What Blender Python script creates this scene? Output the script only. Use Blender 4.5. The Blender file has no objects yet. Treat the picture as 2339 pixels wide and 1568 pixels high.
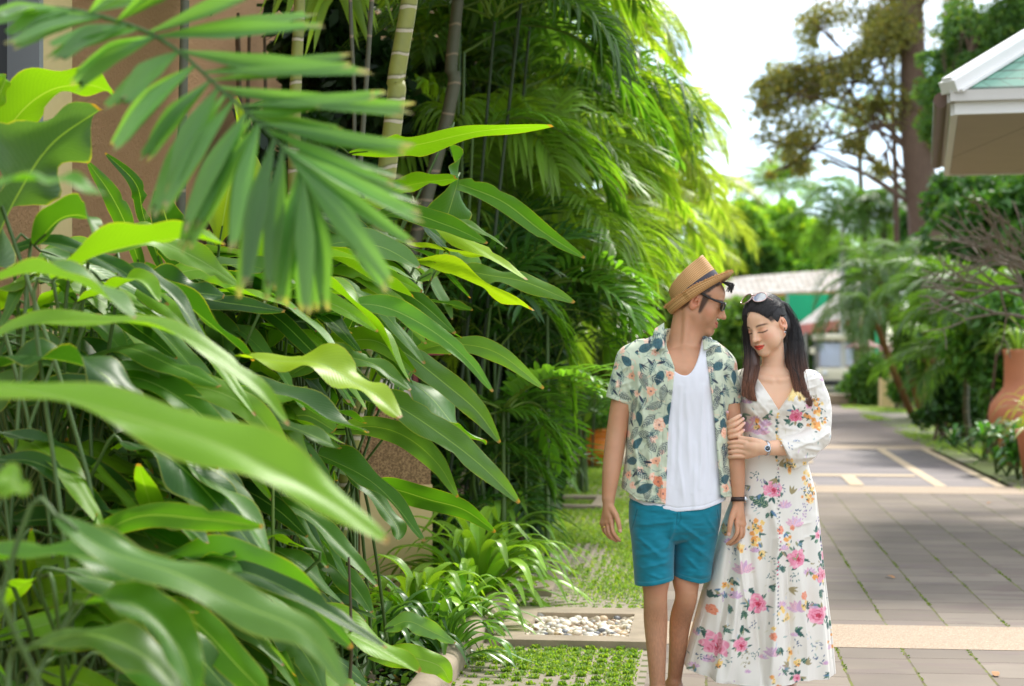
import bpy, math, random, os
import numpy as np
from mathutils import Vector, Matrix
random.seed(7)
rng = np.random.default_rng(11)
PI = math.pi
C = bpy.context.scene.collection
SC = bpy.context.scene

# ---------------------------------------------------------------- camera
FD = 4000.0            # focal length in reference pixels (picture 2339 x 1568)
CU, CV, CH = 1169.5, 784.0, 1.45
cam_d = bpy.data.cameras.new('camera'); cam = bpy.data.objects.new('camera', cam_d); C.objects.link(cam)
cam.location = (0, 0, CH); cam.rotation_euler = (PI/2, 0, 0)
cam_d.sensor_width = 36; cam_d.lens = 36*FD/2339.0
cam_d.clip_start = 0.1; cam_d.clip_end = 2000
cam_d.dof.use_dof = True; cam_d.dof.focus_distance = 7.1; cam_d.dof.aperture_fstop = 2.6
SC.camera = cam

# ---------------------------------------------------------------- sky and sun
SUN_EL, SUN_AZ = math.radians(48), math.radians(28)   # azimuth clockwise from +Y
w = bpy.data.worlds.new('World'); SC.world = w; w.use_nodes = True
nt = w.node_tree; nt.nodes.clear()
def wn(t, **k):
    n = nt.nodes.new(t)
    for a, b in k.items(): setattr(n, a, b)
    return n
out = wn('ShaderNodeOutputWorld'); bg = wn('ShaderNodeBackground'); bg.inputs[1].default_value = 0.15
sky = wn('ShaderNodeTexSky'); sky.sky_type = 'NISHITA'; sky.sun_disc = False
sky.sun_elevation = SUN_EL; sky.sun_rotation = SUN_AZ; sky.dust_density = 0.0; sky.air_density = 0.9; sky.ozone_density = 3.0
tc = wn('ShaderNodeTexCoord'); mp = wn('ShaderNodeMapping'); mp.inputs['Scale'].default_value = (2.2, 2.2, 5.0)
mp.inputs['Location'].default_value = (0.3, 0.1, 0.35)
nz = wn('ShaderNodeTexNoise'); nz.inputs['Scale'].default_value = 1.6; nz.inputs['Detail'].default_value = 6; nz.inputs['Roughness'].default_value = 0.52
cr = wn('ShaderNodeValToRGB'); cr.color_ramp.elements[0].position = 0.40; cr.color_ramp.elements[1].position = 0.60
cr.color_ramp.elements[0].color = (0.12, 0.12, 0.12, 1)
mx = wn('ShaderNodeMixRGB'); mx.inputs[2].default_value = (7.0, 7.3, 7.7, 1)
nt.links.new(tc.outputs['Generated'], mp.inputs[0]); nt.links.new(mp.outputs[0], nz.inputs[0])
sx_ = wn('ShaderNodeSeparateXYZ'); nt.links.new(tc.outputs['Generated'], sx_.inputs[0])
mr = wn('ShaderNodeMapRange'); mr.inputs[1].default_value = 0.0; mr.inputs[2].default_value = 0.32; mr.inputs[3].default_value = -0.10; mr.inputs[4].default_value = 0.06
nt.links.new(sx_.outputs[2], mr.inputs[0]); ad = wn('ShaderNodeMath', operation='ADD'); nt.links.new(nz.outputs[0], ad.inputs[0]); nt.links.new(mr.outputs[0], ad.inputs[1])   # clouds thin out towards the horizon
nt.links.new(ad.outputs[0], cr.inputs[0]); nt.links.new(cr.outputs[0], mx.inputs[0])
nt.links.new(sky.outputs[0], mx.inputs[1]); nt.links.new(mx.outputs[0], bg.inputs[0]); nt.links.new(bg.outputs[0], out.inputs[0])
sd = bpy.data.lights.new('sun', 'SUN'); sd.energy = 2.6; sd.angle = math.radians(11); sd.color = (1.0, 0.95, 0.86)
so = bpy.data.objects.new('sun', sd); C.objects.link(so)
sdir = Vector((math.sin(SUN_AZ)*math.cos(SUN_EL), math.cos(SUN_AZ)*math.cos(SUN_EL), math.sin(SUN_EL)))
so.rotation_euler = sdir.to_track_quat('Z', 'Y').to_euler(); so.location = (0, 0, 30)
SC.view_settings.view_transform = 'Standard'; SC.view_settings.look = 'None'
SC.view_settings.exposure = 0.88; SC.view_settings.gamma = 1.0
SC.cycles.max_bounces = 8; SC.cycles.transparent_max_bounces = 12; SC.cycles.use_denoising = True
SC.cycles.caustics_reflective = False; SC.cycles.caustics_refractive = False

# ---------------------------------------------------------------- helpers
def P(u, v, Z):
    """the world point that stands Z metres in front of the camera at picture point u, v"""
    return np.array([(u-CU)/FD*Z, Z, CH-(v-CV)/FD*Z])
TH = math.atan(443.5/FD)
DX, DY = math.sin(TH), math.cos(TH)        # direction in which the path runs
def ST(s, t, z=0.0):
    return np.array([s*DX+t*DY, s*DY-t*DX, z])
def G(u, v, z=0.0):
    """ground point (height z) seen at picture point u, v"""
    Z = FD*(CH-z)/(v-CV)
    return P(u, v, Z)
def st_of(x, y): return x*DX+y*DY, x*DY-y*DX

def tag(o, label=None, cat=None, group=None, kind=None):
    if label: o['label'] = label
    if cat: o['category'] = cat
    if group: o['group'] = group
    if kind: o['kind'] = kind
    return o
def empty(name, loc=(0, 0, 0), rz=0.0, label=None, cat=None, group=None):
    o = bpy.data.objects.new(name, None); C.objects.link(o); o.location = [float(a) for a in loc]; o.rotation_euler = (0, 0, rz)
    o.empty_display_size = 0.05
    return tag(o, label, cat, group)
def mk(name, V, F, mat=None, parent=None, uv=None, col=None, smooth=True, auto=None):
    """V (n,3); F (m,4) or (m,3) array, or list of tuples; uv per vertex; col per vertex (n,3)"""
    me = bpy.data.meshes.new(name)
    V = np.asarray(V, dtype=np.float32).reshape(-1, 3)
    if isinstance(F, np.ndarray):
        k = F.shape[1]; nf = len(F)
        loops = F.astype(np.int32).ravel(); starts = np.arange(0, nf*k, k, dtype=np.int32); tot = np.full(nf, k, dtype=np.int32)
    else:
        loops = np.fromiter((i for f in F for i in f), dtype=np.int32)
        tot = np.array([len(f) for f in F], dtype=np.int32); starts = np.concatenate([[0], np.cumsum(tot)[:-1]]).astype(np.int32); nf = len(F)
    me.vertices.add(len(V)); me.vertices.foreach_set('co', V.ravel())
    me.loops.add(len(loops)); me.loops.foreach_set('vertex_index', loops)
    me.polygons.add(nf); me.polygons.foreach_set('loop_start', starts); me.polygons.foreach_set('loop_total', tot)
    me.polygons.foreach_set('use_smooth', np.full(nf, smooth))
    me.update(calc_edges=True); me.validate(clean_customdata=False)
    if uv is not None:
        l = me.uv_layers.new(name='UVMap'); li = np.empty(len(me.loops), dtype=np.int32); me.loops.foreach_get('vertex_index', li)
        l.data.foreach_set('uv', np.asarray(uv, dtype=np.float32)[li].ravel())
    if col is not None:
        a = me.color_attributes.new(name='Col', type='FLOAT_COLOR', domain='POINT')
        c4 = np.ones((len(V), 4), dtype=np.float32); c4[:, :3] = col; a.data.foreach_set('color', c4.ravel())
    if mat: me.materials.append(mat)
    o = bpy.data.objects.new(name, me); C.objects.link(o)
    if parent: o.parent = parent
    return o
def mkw(name, V, F, mat, parent, **k):
    """vertices in world space, parent an Empty with location and z-rotation only"""
    V = np.asarray(V, dtype=np.float64).reshape(-1, 3)
    if parent is not None:
        V = V-np.array(parent.location)
        r = parent.rotation_euler[2]
        if abs(r) > 1e-9:
            c, s = math.cos(-r), math.sin(-r); V = V @ np.array([[c, s, 0], [-s, c, 0], [0, 0, 1]])
    return mk(name, V, F, mat, parent, **k)
def copy_tree(o, parent=None):
    c = o.copy(); C.objects.link(c)
    if parent: c.parent = parent
    for ch in list(o.children): copy_tree(ch, c)
    return c

class MB:
    """collects geometry for ONE mesh"""
    def __init__(s): s.V = []; s.F3 = []; s.F4 = []; s.n = 0; s.U = []; s.K = []
    def add(s, V, F, uv=None, col=None):
        V = np.asarray(V, float).reshape(-1, 3); F = np.asarray(F, int)
        s.V.append(V); (s.F4 if F.shape[1] == 4 else s.F3).append(F+s.n)
        s.U.append(np.zeros((len(V), 2)) if uv is None else np.asarray(uv, float))
        s.K.append(np.zeros((len(V), 3)) if col is None else np.broadcast_to(np.asarray(col, float), (len(V), 3)))
        s.n += len(V)
    def box(s, c, d, rz=0.0, R=None):
        c = np.asarray(c, float); h = np.asarray(d, float)/2
        q = np.array([[x, y, z] for x in (-1, 1) for y in (-1, 1) for z in (-1, 1)])*h
        if R is not None: q = q @ np.asarray(R).T
        elif rz: cc, ss = math.cos(rz), math.sin(rz); q = q @ np.array([[cc, ss, 0], [-ss, cc, 0], [0, 0, 1]])
        s.add(q+c, [[0, 1, 3, 2], [4, 6, 7, 5], [0, 4, 5, 1], [2, 3, 7, 6], [0, 2, 6, 4], [1, 5, 7, 3]])
    def tube(s, pts, rad, n=8, cap=True, col=None, flat=1.0):
        V, F, U = tube_arr(pts, rad, n, flat); s.add(V, F, U, col)
        if cap:
            for k, i0 in ((0, 0), (1, (len(pts)-1)*n)):
                ring = V[i0:i0+n]; c = ring.mean(0); vv = np.vstack([ring, c[None]])
                f = [[i, (i+1) % n, n] if k else [(i+1) % n, i, n] for i in range(n)]; s.add(vv, f, None, col)
    def lathe(s, prof, c=(0, 0, 0), n=32, col=None, sx=1, sy=1):
        a = np.linspace(0, 2*PI, n, endpoint=False); prof = np.asarray(prof, float); m = len(prof)
        V = np.stack([np.outer(prof[:, 0], np.cos(a))*sx, np.outer(prof[:, 0], np.sin(a))*sy, np.repeat(prof[:, 1:2], n, 1)], -1).reshape(-1, 3)+np.asarray(c)
        i = np.arange(m-1)[:, None]*n; j = np.arange(n)[None]; j2 = (j+1) % n
        F = np.stack([i+j, i+j2, i+n+j2, i+n+j], -1).reshape(-1, 4)
        U = np.stack([np.tile(np.linspace(0, 1, n), m), np.repeat(np.linspace(0, 1, m), n)], -1)
        s.add(V, F, U, col)
    def build(s, name, mat=None, parent=None, world=True, smooth=False, usecol=False):
        V = np.vstack(s.V)
        fs = []
        F = None
        if s.F4 and not s.F3: F = np.vstack(s.F4)
        elif s.F3 and not s.F4: F = np.vstack(s.F3)
        else: F = [tuple(f) for a in s.F4 for f in a.tolist()]+[tuple(f) for a in s.F3 for f in a.tolist()]
        fn = mkw if world else mk
        return fn(name, V, F, mat, parent, uv=np.vstack(s.U), col=np.vstack(s.K) if usecol else None, smooth=smooth)

def frames(pts):
    pts = np.asarray(pts, float); T = np.gradient(pts, axis=0); T /= np.linalg.norm(T, axis=1)[:, None]+1e-12
    up = np.array([0, 0, 1.0]); N = np.empty_like(T); n0 = np.cross(T[0], up)
    if np.linalg.norm(n0) < 1e-3: n0 = np.cross(T[0], [1, 0, 0.0])
    n0 /= np.linalg.norm(n0)
    for i in range(len(T)):
        n0 = n0-T[i]*np.dot(n0, T[i]); n0 /= np.linalg.norm(n0)+1e-12; N[i] = n0
    return T, N, np.cross(T, N)
def tube_arr(pts, rad, n=8, flat=1.0):
    pts = np.asarray(pts, float); m = len(pts); rad = np.broadcast_to(np.asarray(rad, float), (m,))
    T, N, B = frames(pts); a = np.linspace(0, 2*PI, n, endpoint=False)
    V = pts[:, None]+rad[:, None, None]*(np.cos(a)[None, :, None]*N[:, None]+flat*np.sin(a)[None, :, None]*B[:, None])
    i = np.arange(m-1)[:, None]*n; j = np.arange(n)[None]; j2 = (j+1) % n
    F = np.stack([i+j, i+j2, i+n+j2, i+n+j], -1).reshape(-1, 4)
    U = np.stack([np.tile(np.arange(n)/n, m), np.repeat(np.linspace(0, 1, m), n)], -1)
    return V.reshape(-1, 3), F, U
def spline(pts, n):
    """Catmull-Rom through pts"""
    p = np.asarray(pts, float)
    if len(p) == 2: return p[0]+(p[1]-p[0])*np.linspace(0, 1, n)[:, None]
    q = np.vstack([2*p[0]-p[1], p, 2*p[-1]-p[-2]]); m = len(p)-1
    t = np.linspace(0, m, n); i = np.minimum(t.astype(int), m-1); f = (t-i)[:, None]
    a, b, c, d = q[i], q[i+1], q[i+2], q[i+3]
    return 0.5*((2*b)+(-a+c)*f+(2*a-5*b+4*c-d)*f**2+(-a+3*b-3*c+d)*f**3)
def hashn(i, j, k, seed=0):
    n = (i.astype(np.int64)*374761393+j.astype(np.int64)*668265263+k.astype(np.int64)*2147483647+seed*1274126177) & 0xffffffff
    n = ((n ^ (n >> 13))*1274126177) & 0xffffffff
    return ((n ^ (n >> 16)) & 0xffff)/65535.0
def vnoise(x, y, z, seed=0):
    x, y, z = np.broadcast_arrays(x, y, z)
    xi, yi, zi = np.floor(x), np.floor(y), np.floor(z); fx, fy, fz = x-xi, y-yi, z-zi
    fx, fy, fz = [f*f*(3-2*f) for f in (fx, fy, fz)]; r = 0
    for a in (0, 1):
        for b in (0, 1):
            for c in (0, 1):
                r = r+hashn(xi+a, yi+b, zi+c, seed)*(fx if a else 1-fx)*(fy if b else 1-fy)*(fz if c else 1-fz)
    return r*2-1

# ---------------------------------------------------------------- materials
def srgb(r, g=None, b=None):
    if g is None: r, g, b = r
    f = lambda c: (c/255/12.92 if c/255 <= 0.04045 else ((c/255+0.055)/1.055)**2.4)
    return (f(r), f(g), f(b))
class NT:
    def __init__(s, name):
        s.m = bpy.data.materials.new(name); s.m.use_nodes = True; s.t = s.m.node_tree; s.t.nodes.clear()
        s.out = s.n('ShaderNodeOutputMaterial')
    def n(s, ty, _i=None, **k):
        nd = s.t.nodes.new(ty)
        for a, b in k.items(): setattr(nd, a, b)
        for a, b in (_i or {}).items():
            if hasattr(b, 'is_linked') or isinstance(b, bpy.types.NodeSocket): s.t.links.new(b, nd.inputs[a])
            else: nd.inputs[a].default_value = (tuple(b)+(1,) if isinstance(b, tuple) and len(b) == 3 and nd.inputs[a].type == 'RGBA' else b)
        return nd
    def l(s, a, b): s.t.links.new(a, b)
    def noise(s, vec, scale, detail=3, rough=0.5, dist=0.0):
        return s.n('ShaderNodeTexNoise', {'Vector': vec, 'Scale': scale, 'Detail': detail, 'Roughness': rough, 'Distortion': dist}).outputs[0]
    def mix(s, f, a, b, mode='MIX'):
        nd = s.n('ShaderNodeMixRGB', {0: f, 1: a, 2: b}, blend_type=mode); return nd.outputs[0]
    def math(s, op, a, b=0.0, c=None):
        d = {0: a, 1: b}
        if c is not None: d[2] = c
        return s.n('ShaderNodeMath', d, operation=op).outputs[0]
    def ramp(s, f, stops):
        nd = s.n('ShaderNodeValToRGB', {0: f}); e = nd.color_ramp.elements
        while len(e) < len(stops): e.new(0.5)
        for x, (p, c) in zip(e, stops): x.position = p; x.color = tuple(c)+(1,) if len(c) == 3 else c
        return nd.outputs[0]
    def bump(s, h, strength=0.3, dist=0.01):
        return s.n('ShaderNodeBump', {'Height': h, 'Strength': strength, 'Distance': dist}).outputs[0]
    def bsdf(s, color, rough=0.6, **k):
        d = {'Base Color': color, 'Roughness': rough}; d.update(k)
        return s.n('ShaderNodeBsdfPrincipled', d)
    def done(s, sh): s.l(sh, s.out.inputs[0]); return s.m
    def coord(s, which='Object'): return s.n('ShaderNodeTexCoord').outputs[which]
MATS = {}
def simple(name, col, rough=0.6, metal=0.0, nscale=0, var=0.15, bump=0.0, bscale=40.0, spec=0.5, bd=0.004):
    if name in MATS: return MATS[name]
    t = NT(name); oc = t.coord('Object'); c = tuple(col)
    if nscale:
        n = t.noise(oc, nscale, 5, 0.6)
        col = t.mix(n, tuple(x*(1-var*1.4) for x in c), tuple(min(1, x*(1+var*1.4)) for x in c))
    b = t.bsdf(col, rough, Metallic=metal, **{'Specular IOR Level': spec})
    if bump: t.l(t.bump(t.noise(oc, bscale, 4, 0.6), bump, bd), b.inputs['Normal'])
    MATS[name] = t.done(b.outputs[0]); return MATS[name]
def vcol_mat(name, rough=0.6, sss=0.0, bump=0.0, bscale=300, sheen=0.0, spec=0.5, weave=False, bd=0.001, trans=0.0):
    t = NT(name); a = t.n('ShaderNodeAttribute', attribute_name='Col'); oc = t.coord('Object')
    b = t.bsdf(a.outputs['Color'], rough, **{'Specular IOR Level': spec})
    if sss:
        b.inputs['Subsurface Weight'].default_value = sss; b.inputs['Subsurface Radius'].default_value = (1.0, 0.35, 0.2); b.inputs['Subsurface Scale'].default_value = 0.008
    if sheen: b.inputs['Sheen Weight'].default_value = sheen
    if bump: t.l(t.bump(t.noise(oc, bscale, 4, 0.6), bump, bd), b.inputs['Normal'])
    if trans:
        tr = t.n('ShaderNodeBsdfTranslucent', {'Color': a.outputs['Color']}); m = t.n('ShaderNodeMixShader', {0: trans, 1: b.outputs[0], 2: tr.outputs[0]})
        return t.done(m.outputs[0])
    return t.done(b.outputs[0])
# ================================================================ ground and paths
def lsheet(name, s0, s1, t0, t1, z, mat, kind='structure', n=1):
    """flat sheet in path coordinates (local x = t, local y = s)"""
    V = [[t0, s0, 0], [t1, s0, 0], [t1, s1, 0], [t0, s1, 0]]
    o = mk(name, V, np.array([[0, 1, 2, 3]]), mat, smooth=False); o.location = (0, 0, z); o.rotation_euler = (0, 0, -TH)
    if kind: o['kind'] = kind
    return o
def pathmat_slabs():
    t = NT('stone_slabs'); oc = t.coord('Object'); sp = t.n('ShaderNodeSeparateXYZ', {0: oc}); x, y = sp.outputs[0], sp.outputs[1]
    wob = t.math('MULTIPLY', t.math('SUBTRACT', t.noise(oc, 6, 3), .5), .012)
    xs = t.math('DIVIDE', t.math('ADD', x, wob), .307); col = t.math('FLOOR', xs); fx = t.math('SUBTRACT', xs, col)
    wn_ = t.n('ShaderNodeTexWhiteNoise', {'W': col}, noise_dimensions='1D').outputs[0]
    ys = t.math('ADD', t.math('DIVIDE', t.math('ADD', y, wob), .37), wn_); row = t.math('FLOOR', ys); fy = t.math('SUBTRACT', ys, row)
    cv = t.n('ShaderNodeCombineXYZ', {0: col, 1: row}); rn = t.n('ShaderNodeTexWhiteNoise', {'Vector': cv.outputs[0]}, noise_dimensions='2D').outputs[0]
    dx = t.math('MINIMUM', fx, t.math('SUBTRACT', 1.0, fx)); dy = t.math('MINIMUM', fy, t.math('SUBTRACT', 1.0, fy))
    n2 = t.noise(oc, 45, 3)
    jx = t.math('LESS_THAN', dx, t.math('ADD', .006, t.math('MULTIPLY', n2, .026))); jy = t.math('LESS_THAN', dy, t.math('ADD', .005, t.math('MULTIPLY', n2, .014)))
    base = t.mix(rn, srgb(126, 117, 107), srgb(150, 140, 128))
    base = t.mix(t.math('MULTIPLY', t.noise(oc, 14, 6, .7), .5), base, srgb(134, 119, 110))
    mp2 = t.n('ShaderNodeMapping', {'Vector': oc, 'Scale': (1.1, 3.2, 1)}); dm = t.n('ShaderNodeVectorMath', {0: mp2.outputs[0], 1: t.n('ShaderNodeCombineXYZ', {0: t.math('MULTIPLY', rn, 7.0), 1: t.math('MULTIPLY', rn, 3.0)}).outputs[0]}, operation='ADD')
    wet = t.ramp(t.noise(dm.outputs[0], 1.5, 2, .4), [(.55, (0, 0, 0)), (.60, (1, 1, 1))])
    base = t.mix(t.math('MULTIPLY', wet, .6), base, srgb(108, 88, 80))
    sl = t.ramp(t.noise(oc, 2.0, 4), [(.3, (.86, .86, .86)), (.7, (1.05, 1.04, 1.02))]); base = t.mix(1.0, base, sl, 'MULTIPLY')
    moss = t.mix(t.ramp(t.noise(oc, 9, 3), [(.4, (0, 0, 0)), (.6, (1, 1, 1))]), srgb(96, 84, 68), srgb(112, 118, 52))
    c = t.mix(t.math('MULTIPLY', jy, .95), base, srgb(84, 70, 58)); c = t.mix(jx, c, moss)
    b = t.bsdf(c, t.mix(wet, (.85, .85, .85), (.6, .6, .6)), **{'Specular IOR Level': .25}); hgt = t.math('SUBTRACT', t.math('MULTIPLY', t.noise(oc, 120, 4), .15), t.math('MAXIMUM', jx, t.math('MULTIPLY', jy, .6)))
    t.l(t.bump(hgt, .6, .006), b.inputs['Normal']); return t.done(b.outputs[0])
def agg_mat(name, c1, c2, c3, sc=130, bump_=.5):
    t = NT(name); oc = t.coord('Object'); v = t.n('ShaderNodeTexVoronoi', {'Vector': oc, 'Scale': sc})
    c = t.mix(t.ramp(v.outputs['Color'], [(.3, (0, 0, 0)), (.7, (1, 1, 1))]), c1, c2); c = t.mix(t.math('GREATER_THAN', v.outputs['Distance'], .62), c, c3)
    c = t.mix(t.math('MULTIPLY', t.noise(oc, 3, 5), .45), c, c3)
    b = t.bsdf(c, .75); t.l(t.bump(v.outputs['Distance'], bump_, .004), b.inputs['Normal']); return t.done(b.outputs[0])
slab_m = pathmat_slabs(); agg_m = agg_mat('exposed_aggregate', srgb(190, 170, 146), srgb(164, 138, 112), srgb(158, 138, 118))
agg2 = agg_mat('brown_aggregate', srgb(134, 118, 106), srgb(114, 100, 90), srgb(104, 90, 80), 60)
# soil / ground, reaches the horizon
t = NT('ground_soil'); oc = t.coord('Object'); n1 = t.noise(oc, .8, 6, .6); n2 = t.noise(oc, 30, 5, .7)
c = t.mix(t.ramp(n1, [(.45, (0, 0, 0)), (.6, (1, 1, 1))]), srgb(104, 84, 62), srgb(92, 108, 52)); c = t.mix(t.math('MULTIPLY', n2, .8), c, srgb(66, 56, 42))
b = t.bsdf(c, .95); t.l(t.bump(n2, .8, .03), b.inputs['Normal']); soil_m = t.done(b.outputs[0])
mk('ground', [[-600, -50, -.03], [600, -50, -.03], [600, 1500, -.03], [-600, 1500, -.03]], np.array([[0, 1, 2, 3]]), soil_m, smooth=False)['kind'] = 'structure'
lsheet('slab_path', -2, 8.46, -.26, 3.1, 0.0, slab_m); lsheet('slab_path', 9.15, 17.2, -.26, 3.1, 0.0, slab_m)
lsheet('aggregate_band', 8.46, 9.15, -.26, 3.1, .002, agg_m); lsheet('aggregate_band', 17.2, 18.05, -.26, 3.2, .002, agg_m); lsheet('aggregate_band', 24.3, 25.2, -.26, 3.1, .002, agg_m)
t = NT('plum_tile'); oc = t.coord('Object'); sp = t.n('ShaderNodeSeparateXYZ', {0: oc}); fy = t.math('FRACT', t.math('DIVIDE', sp.outputs[1], .22)); fx = t.math('FRACT', t.math('DIVIDE', sp.outputs[0], .3))
rn = t.n('ShaderNodeTexWhiteNoise', {'Vector': t.n('ShaderNodeCombineXYZ', {0: t.math('FLOOR', t.math('DIVIDE', sp.outputs[1], .22)), 1: t.math('FLOOR', t.math('DIVIDE', sp.outputs[0], .9))}).outputs[0]}, noise_dimensions='2D').outputs[0]
c = t.mix(rn, srgb(98, 88, 92), srgb(126, 114, 112)); c = t.mix(t.math('LESS_THAN', fy, .07), c, srgb(84, 74, 72)); tile_m = t.done(t.bsdf(c, .6).outputs[0])
lsheet('patterned_paving', 18.05, 24.3, -.26, 3.0, .0, tile_m)
crm = agg_mat('cream_inlay', srgb(212, 192, 162), srgb(196, 172, 140), srgb(184, 162, 134))
mb = MB()
def lpoly(pts, z):
    pts = [ST(s_, t_, z) for t_, s_ in pts]; n = len(pts); c = np.mean(pts, axis=0); mb.add(np.vstack([pts, c[None]]), [[i, (i+1) % n, n] for i in range(n)])
for a in ((2.9, 3.0, 18.05, 24.3), (2.3, 2.42, 18.05, 24.3), (-.26, -.1, 18.05, 24.3), (.3, .45, 18.05, 24.3)): lpoly([(a[0], a[2]), (a[1], a[2]), (a[1], a[3]), (a[0], a[3])], .004)
lpoly([(-.1, 19.3), (2.26, 19.3), (2.26, 19.6), (-.1, 19.6)], .006)
lpoly([(1.45, 18.05), (1.6, 18.05), (1.6, 19.3), (1.45, 19.3)], .008); lpoly([(.95, 18.05), (1.12, 18.05), (1.05, 19.3), (.85, 19.3)], .008)
lpoly([(.45+.75*math.cos(a)*(1+.25*math.sin(3*a)), 21.2+1.3*math.sin(a)) for a in np.linspace(0, 2*PI, 28)[:-1]], .010)
lpoly([(1.2+.18*math.cos(a), 23.2+.6*math.sin(a)) for a in np.linspace(0, 2*PI, 20)[:-1]], .014)
mb.build('paving_inlay', crm)['kind'] = 'structure'
lsheet('path', 25.2, 75, -.6, 3.25, -.004, agg2)
# grass pavers
t = NT('grass_pavers'); oc = t.coord('Object'); mpp = t.n('ShaderNodeMapping', {'Vector': oc, 'Rotation': (0, 0, PI/4), 'Scale': (10.5, 10.5, 10.5)}); sp = t.n('ShaderNodeSeparateXYZ', {0: mpp.outputs[0]})
fx = t.math('SUBTRACT', t.math('FRACT', sp.outputs[0]), .5); fy = t.math('SUBTRACT', t.math('FRACT', sp.outputs[1]), .5)
d = t.math('ADD', t.math('POWER', t.math('ABSOLUTE', fx), .75), t.math('POWER', t.math('ABSOLUTE', fy), .75))   # four-pointed cells
nn = t.noise(oc, 40, 4, .6); cell = t.math('LESS_THAN', t.math('ADD', d, t.math('MULTIPLY', nn, .12)), .56)
conc = t.mix(t.noise(oc, 25, 6, .7), srgb(168, 154, 138), srgb(136, 124, 110)); conc = t.mix(t.ramp(t.noise(oc, 1.3, 4), [(.5, (0, 0, 0)), (.75, (1, 1, 1))]), conc, srgb(126, 124, 92))
so_ = t.mix(t.noise(oc, 18, 4), srgb(86, 74, 52), srgb(96, 118, 44)); c = t.mix(cell, conc, so_); b = t.bsdf(c, .85); t.l(t.bump(t.math('SUBTRACT', t.math('MULTIPLY', nn, .2), cell), .8, .012), b.inputs['Normal']); gp_m = t.done(b.outputs[0])
lsheet('grass_pavers', 2, 9.8, -1.07, -.26, .0, gp_m); lsheet('grass_pavers', 9.8, 34, -1.68, -.26, -.002, gp_m)
# kerbs and pit frames
conc_m = simple('weathered_concrete', srgb(158, 143, 122), .9, nscale=5, var=.4, bump=.5, bscale=60)
def kerb(s0, s1, t0, name='kerb', w_=.13, h_=.1):
    mb = MB(); ss = np.linspace(s0, s1, 20); cs_ = [(0, -.05), (0, h_-.05)]+[(w_/2-w_/2*math.cos(a), h_-.05+.05*math.sin(a)**.7) for a in np.linspace(.15, PI-.15, 9)]+[(w_, h_-.05), (w_, -.05)]; V = []
    for s_ in ss:
        for a, b_ in cs_: V.append(ST(s_, t0+a+.004*math.sin(s_*3), b_))
    n = len(cs_); F = [[i*n+j, i*n+j+1, (i+1)*n+j+1, (i+1)*n+j] for i in range(19) for j in range(n-1)]; mb.add(V, F); mb.add(V[:n], [[0, i, i+1] for i in range(1, n-1)])
    return tag(mb.build(name, conc_m, smooth=True), kind='structure')
kerb(3, 9.5, -1.2); kerb(11.5, 34, -1.81)
mb = MB()
def frame_pit(s0, s1, t0, t1, w0=.15, w1=.2, h=.035):
    for (a, b_, c_, d_) in ((s0, s0+w0, t0, t1), (s1-w1, s1, t0, t1), (s0+w0, s1-w1, t0, t0+.14), (s0+w0, s1-w1, t1-.1, t1)):
        c0 = ST((a+b_)/2, (c_+d_)/2, h/2-.02); mb.box(c0, (d_-c_, b_-a, h+.04), -TH)
frame_pit(8.31, 9.36, -1.02, -.27); frame_pit(10.0, 11.45, -1.95, -.88, .12, .16); frame_pit(15.2, 16.3, -1.9, -.9)
mb.build('drain_frames', conc_m)['kind'] = 'structure'
# pebbles
def ico():
    import bmesh as _b; b = _b.new(); _b.ops.create_icosphere(b, subdivisions=2, radius=1); V = np.array([v.co[:] for v in b.verts]); F = np.array([[v.index for v in f.verts] for f in b.faces]); b.free(); return V, F
IV, IF = ico(); mb = MB(); rr = np.random.default_rng(5)
for (s0, s1, t0, t1, n) in ((8.44, 9.18, -.9, -.35, 1100), (10.1, 11.3, -1.8, -.97, 1100)):
    for i in range(n):
        a = rr.uniform(.011, .026); R_ = np.array(Matrix.Rotation(rr.uniform(0, 6), 3, 'Z') @ Matrix.Rotation(rr.normal(0, .5), 3, 'X')); k = rr.choice(6, p=[.42, .25, .12, .09, .06, .06])
        c = np.array([srgb(224, 208, 184), srgb(236, 228, 214), srgb(204, 176, 140), srgb(170, 166, 160), srgb(112, 114, 120), srgb(150, 120, 92)][k])*rr.uniform(.8, 1.1)
        lay = rr.random() < .75
        mb.add((IV*[a*1.25, a, a*.62]) @ R_.T*(1+.0)+ST(rr.uniform(s0, s1), rr.uniform(t0, t1), (-.012 if lay else .006)+rr.uniform(-.008, .008)), IF, None, np.minimum(c, .9))
tag(mb.build('pebbles', vcol_mat('pebble_stone', .55, bump=.2, bscale=80), smooth=True, usecol=True), kind='stuff')
V = [ST(8.4, -.95, -.022), ST(8.4, -.3, -.022), ST(11.4, -.3, -.022), ST(11.4, -1.9, -.022)]
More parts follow.
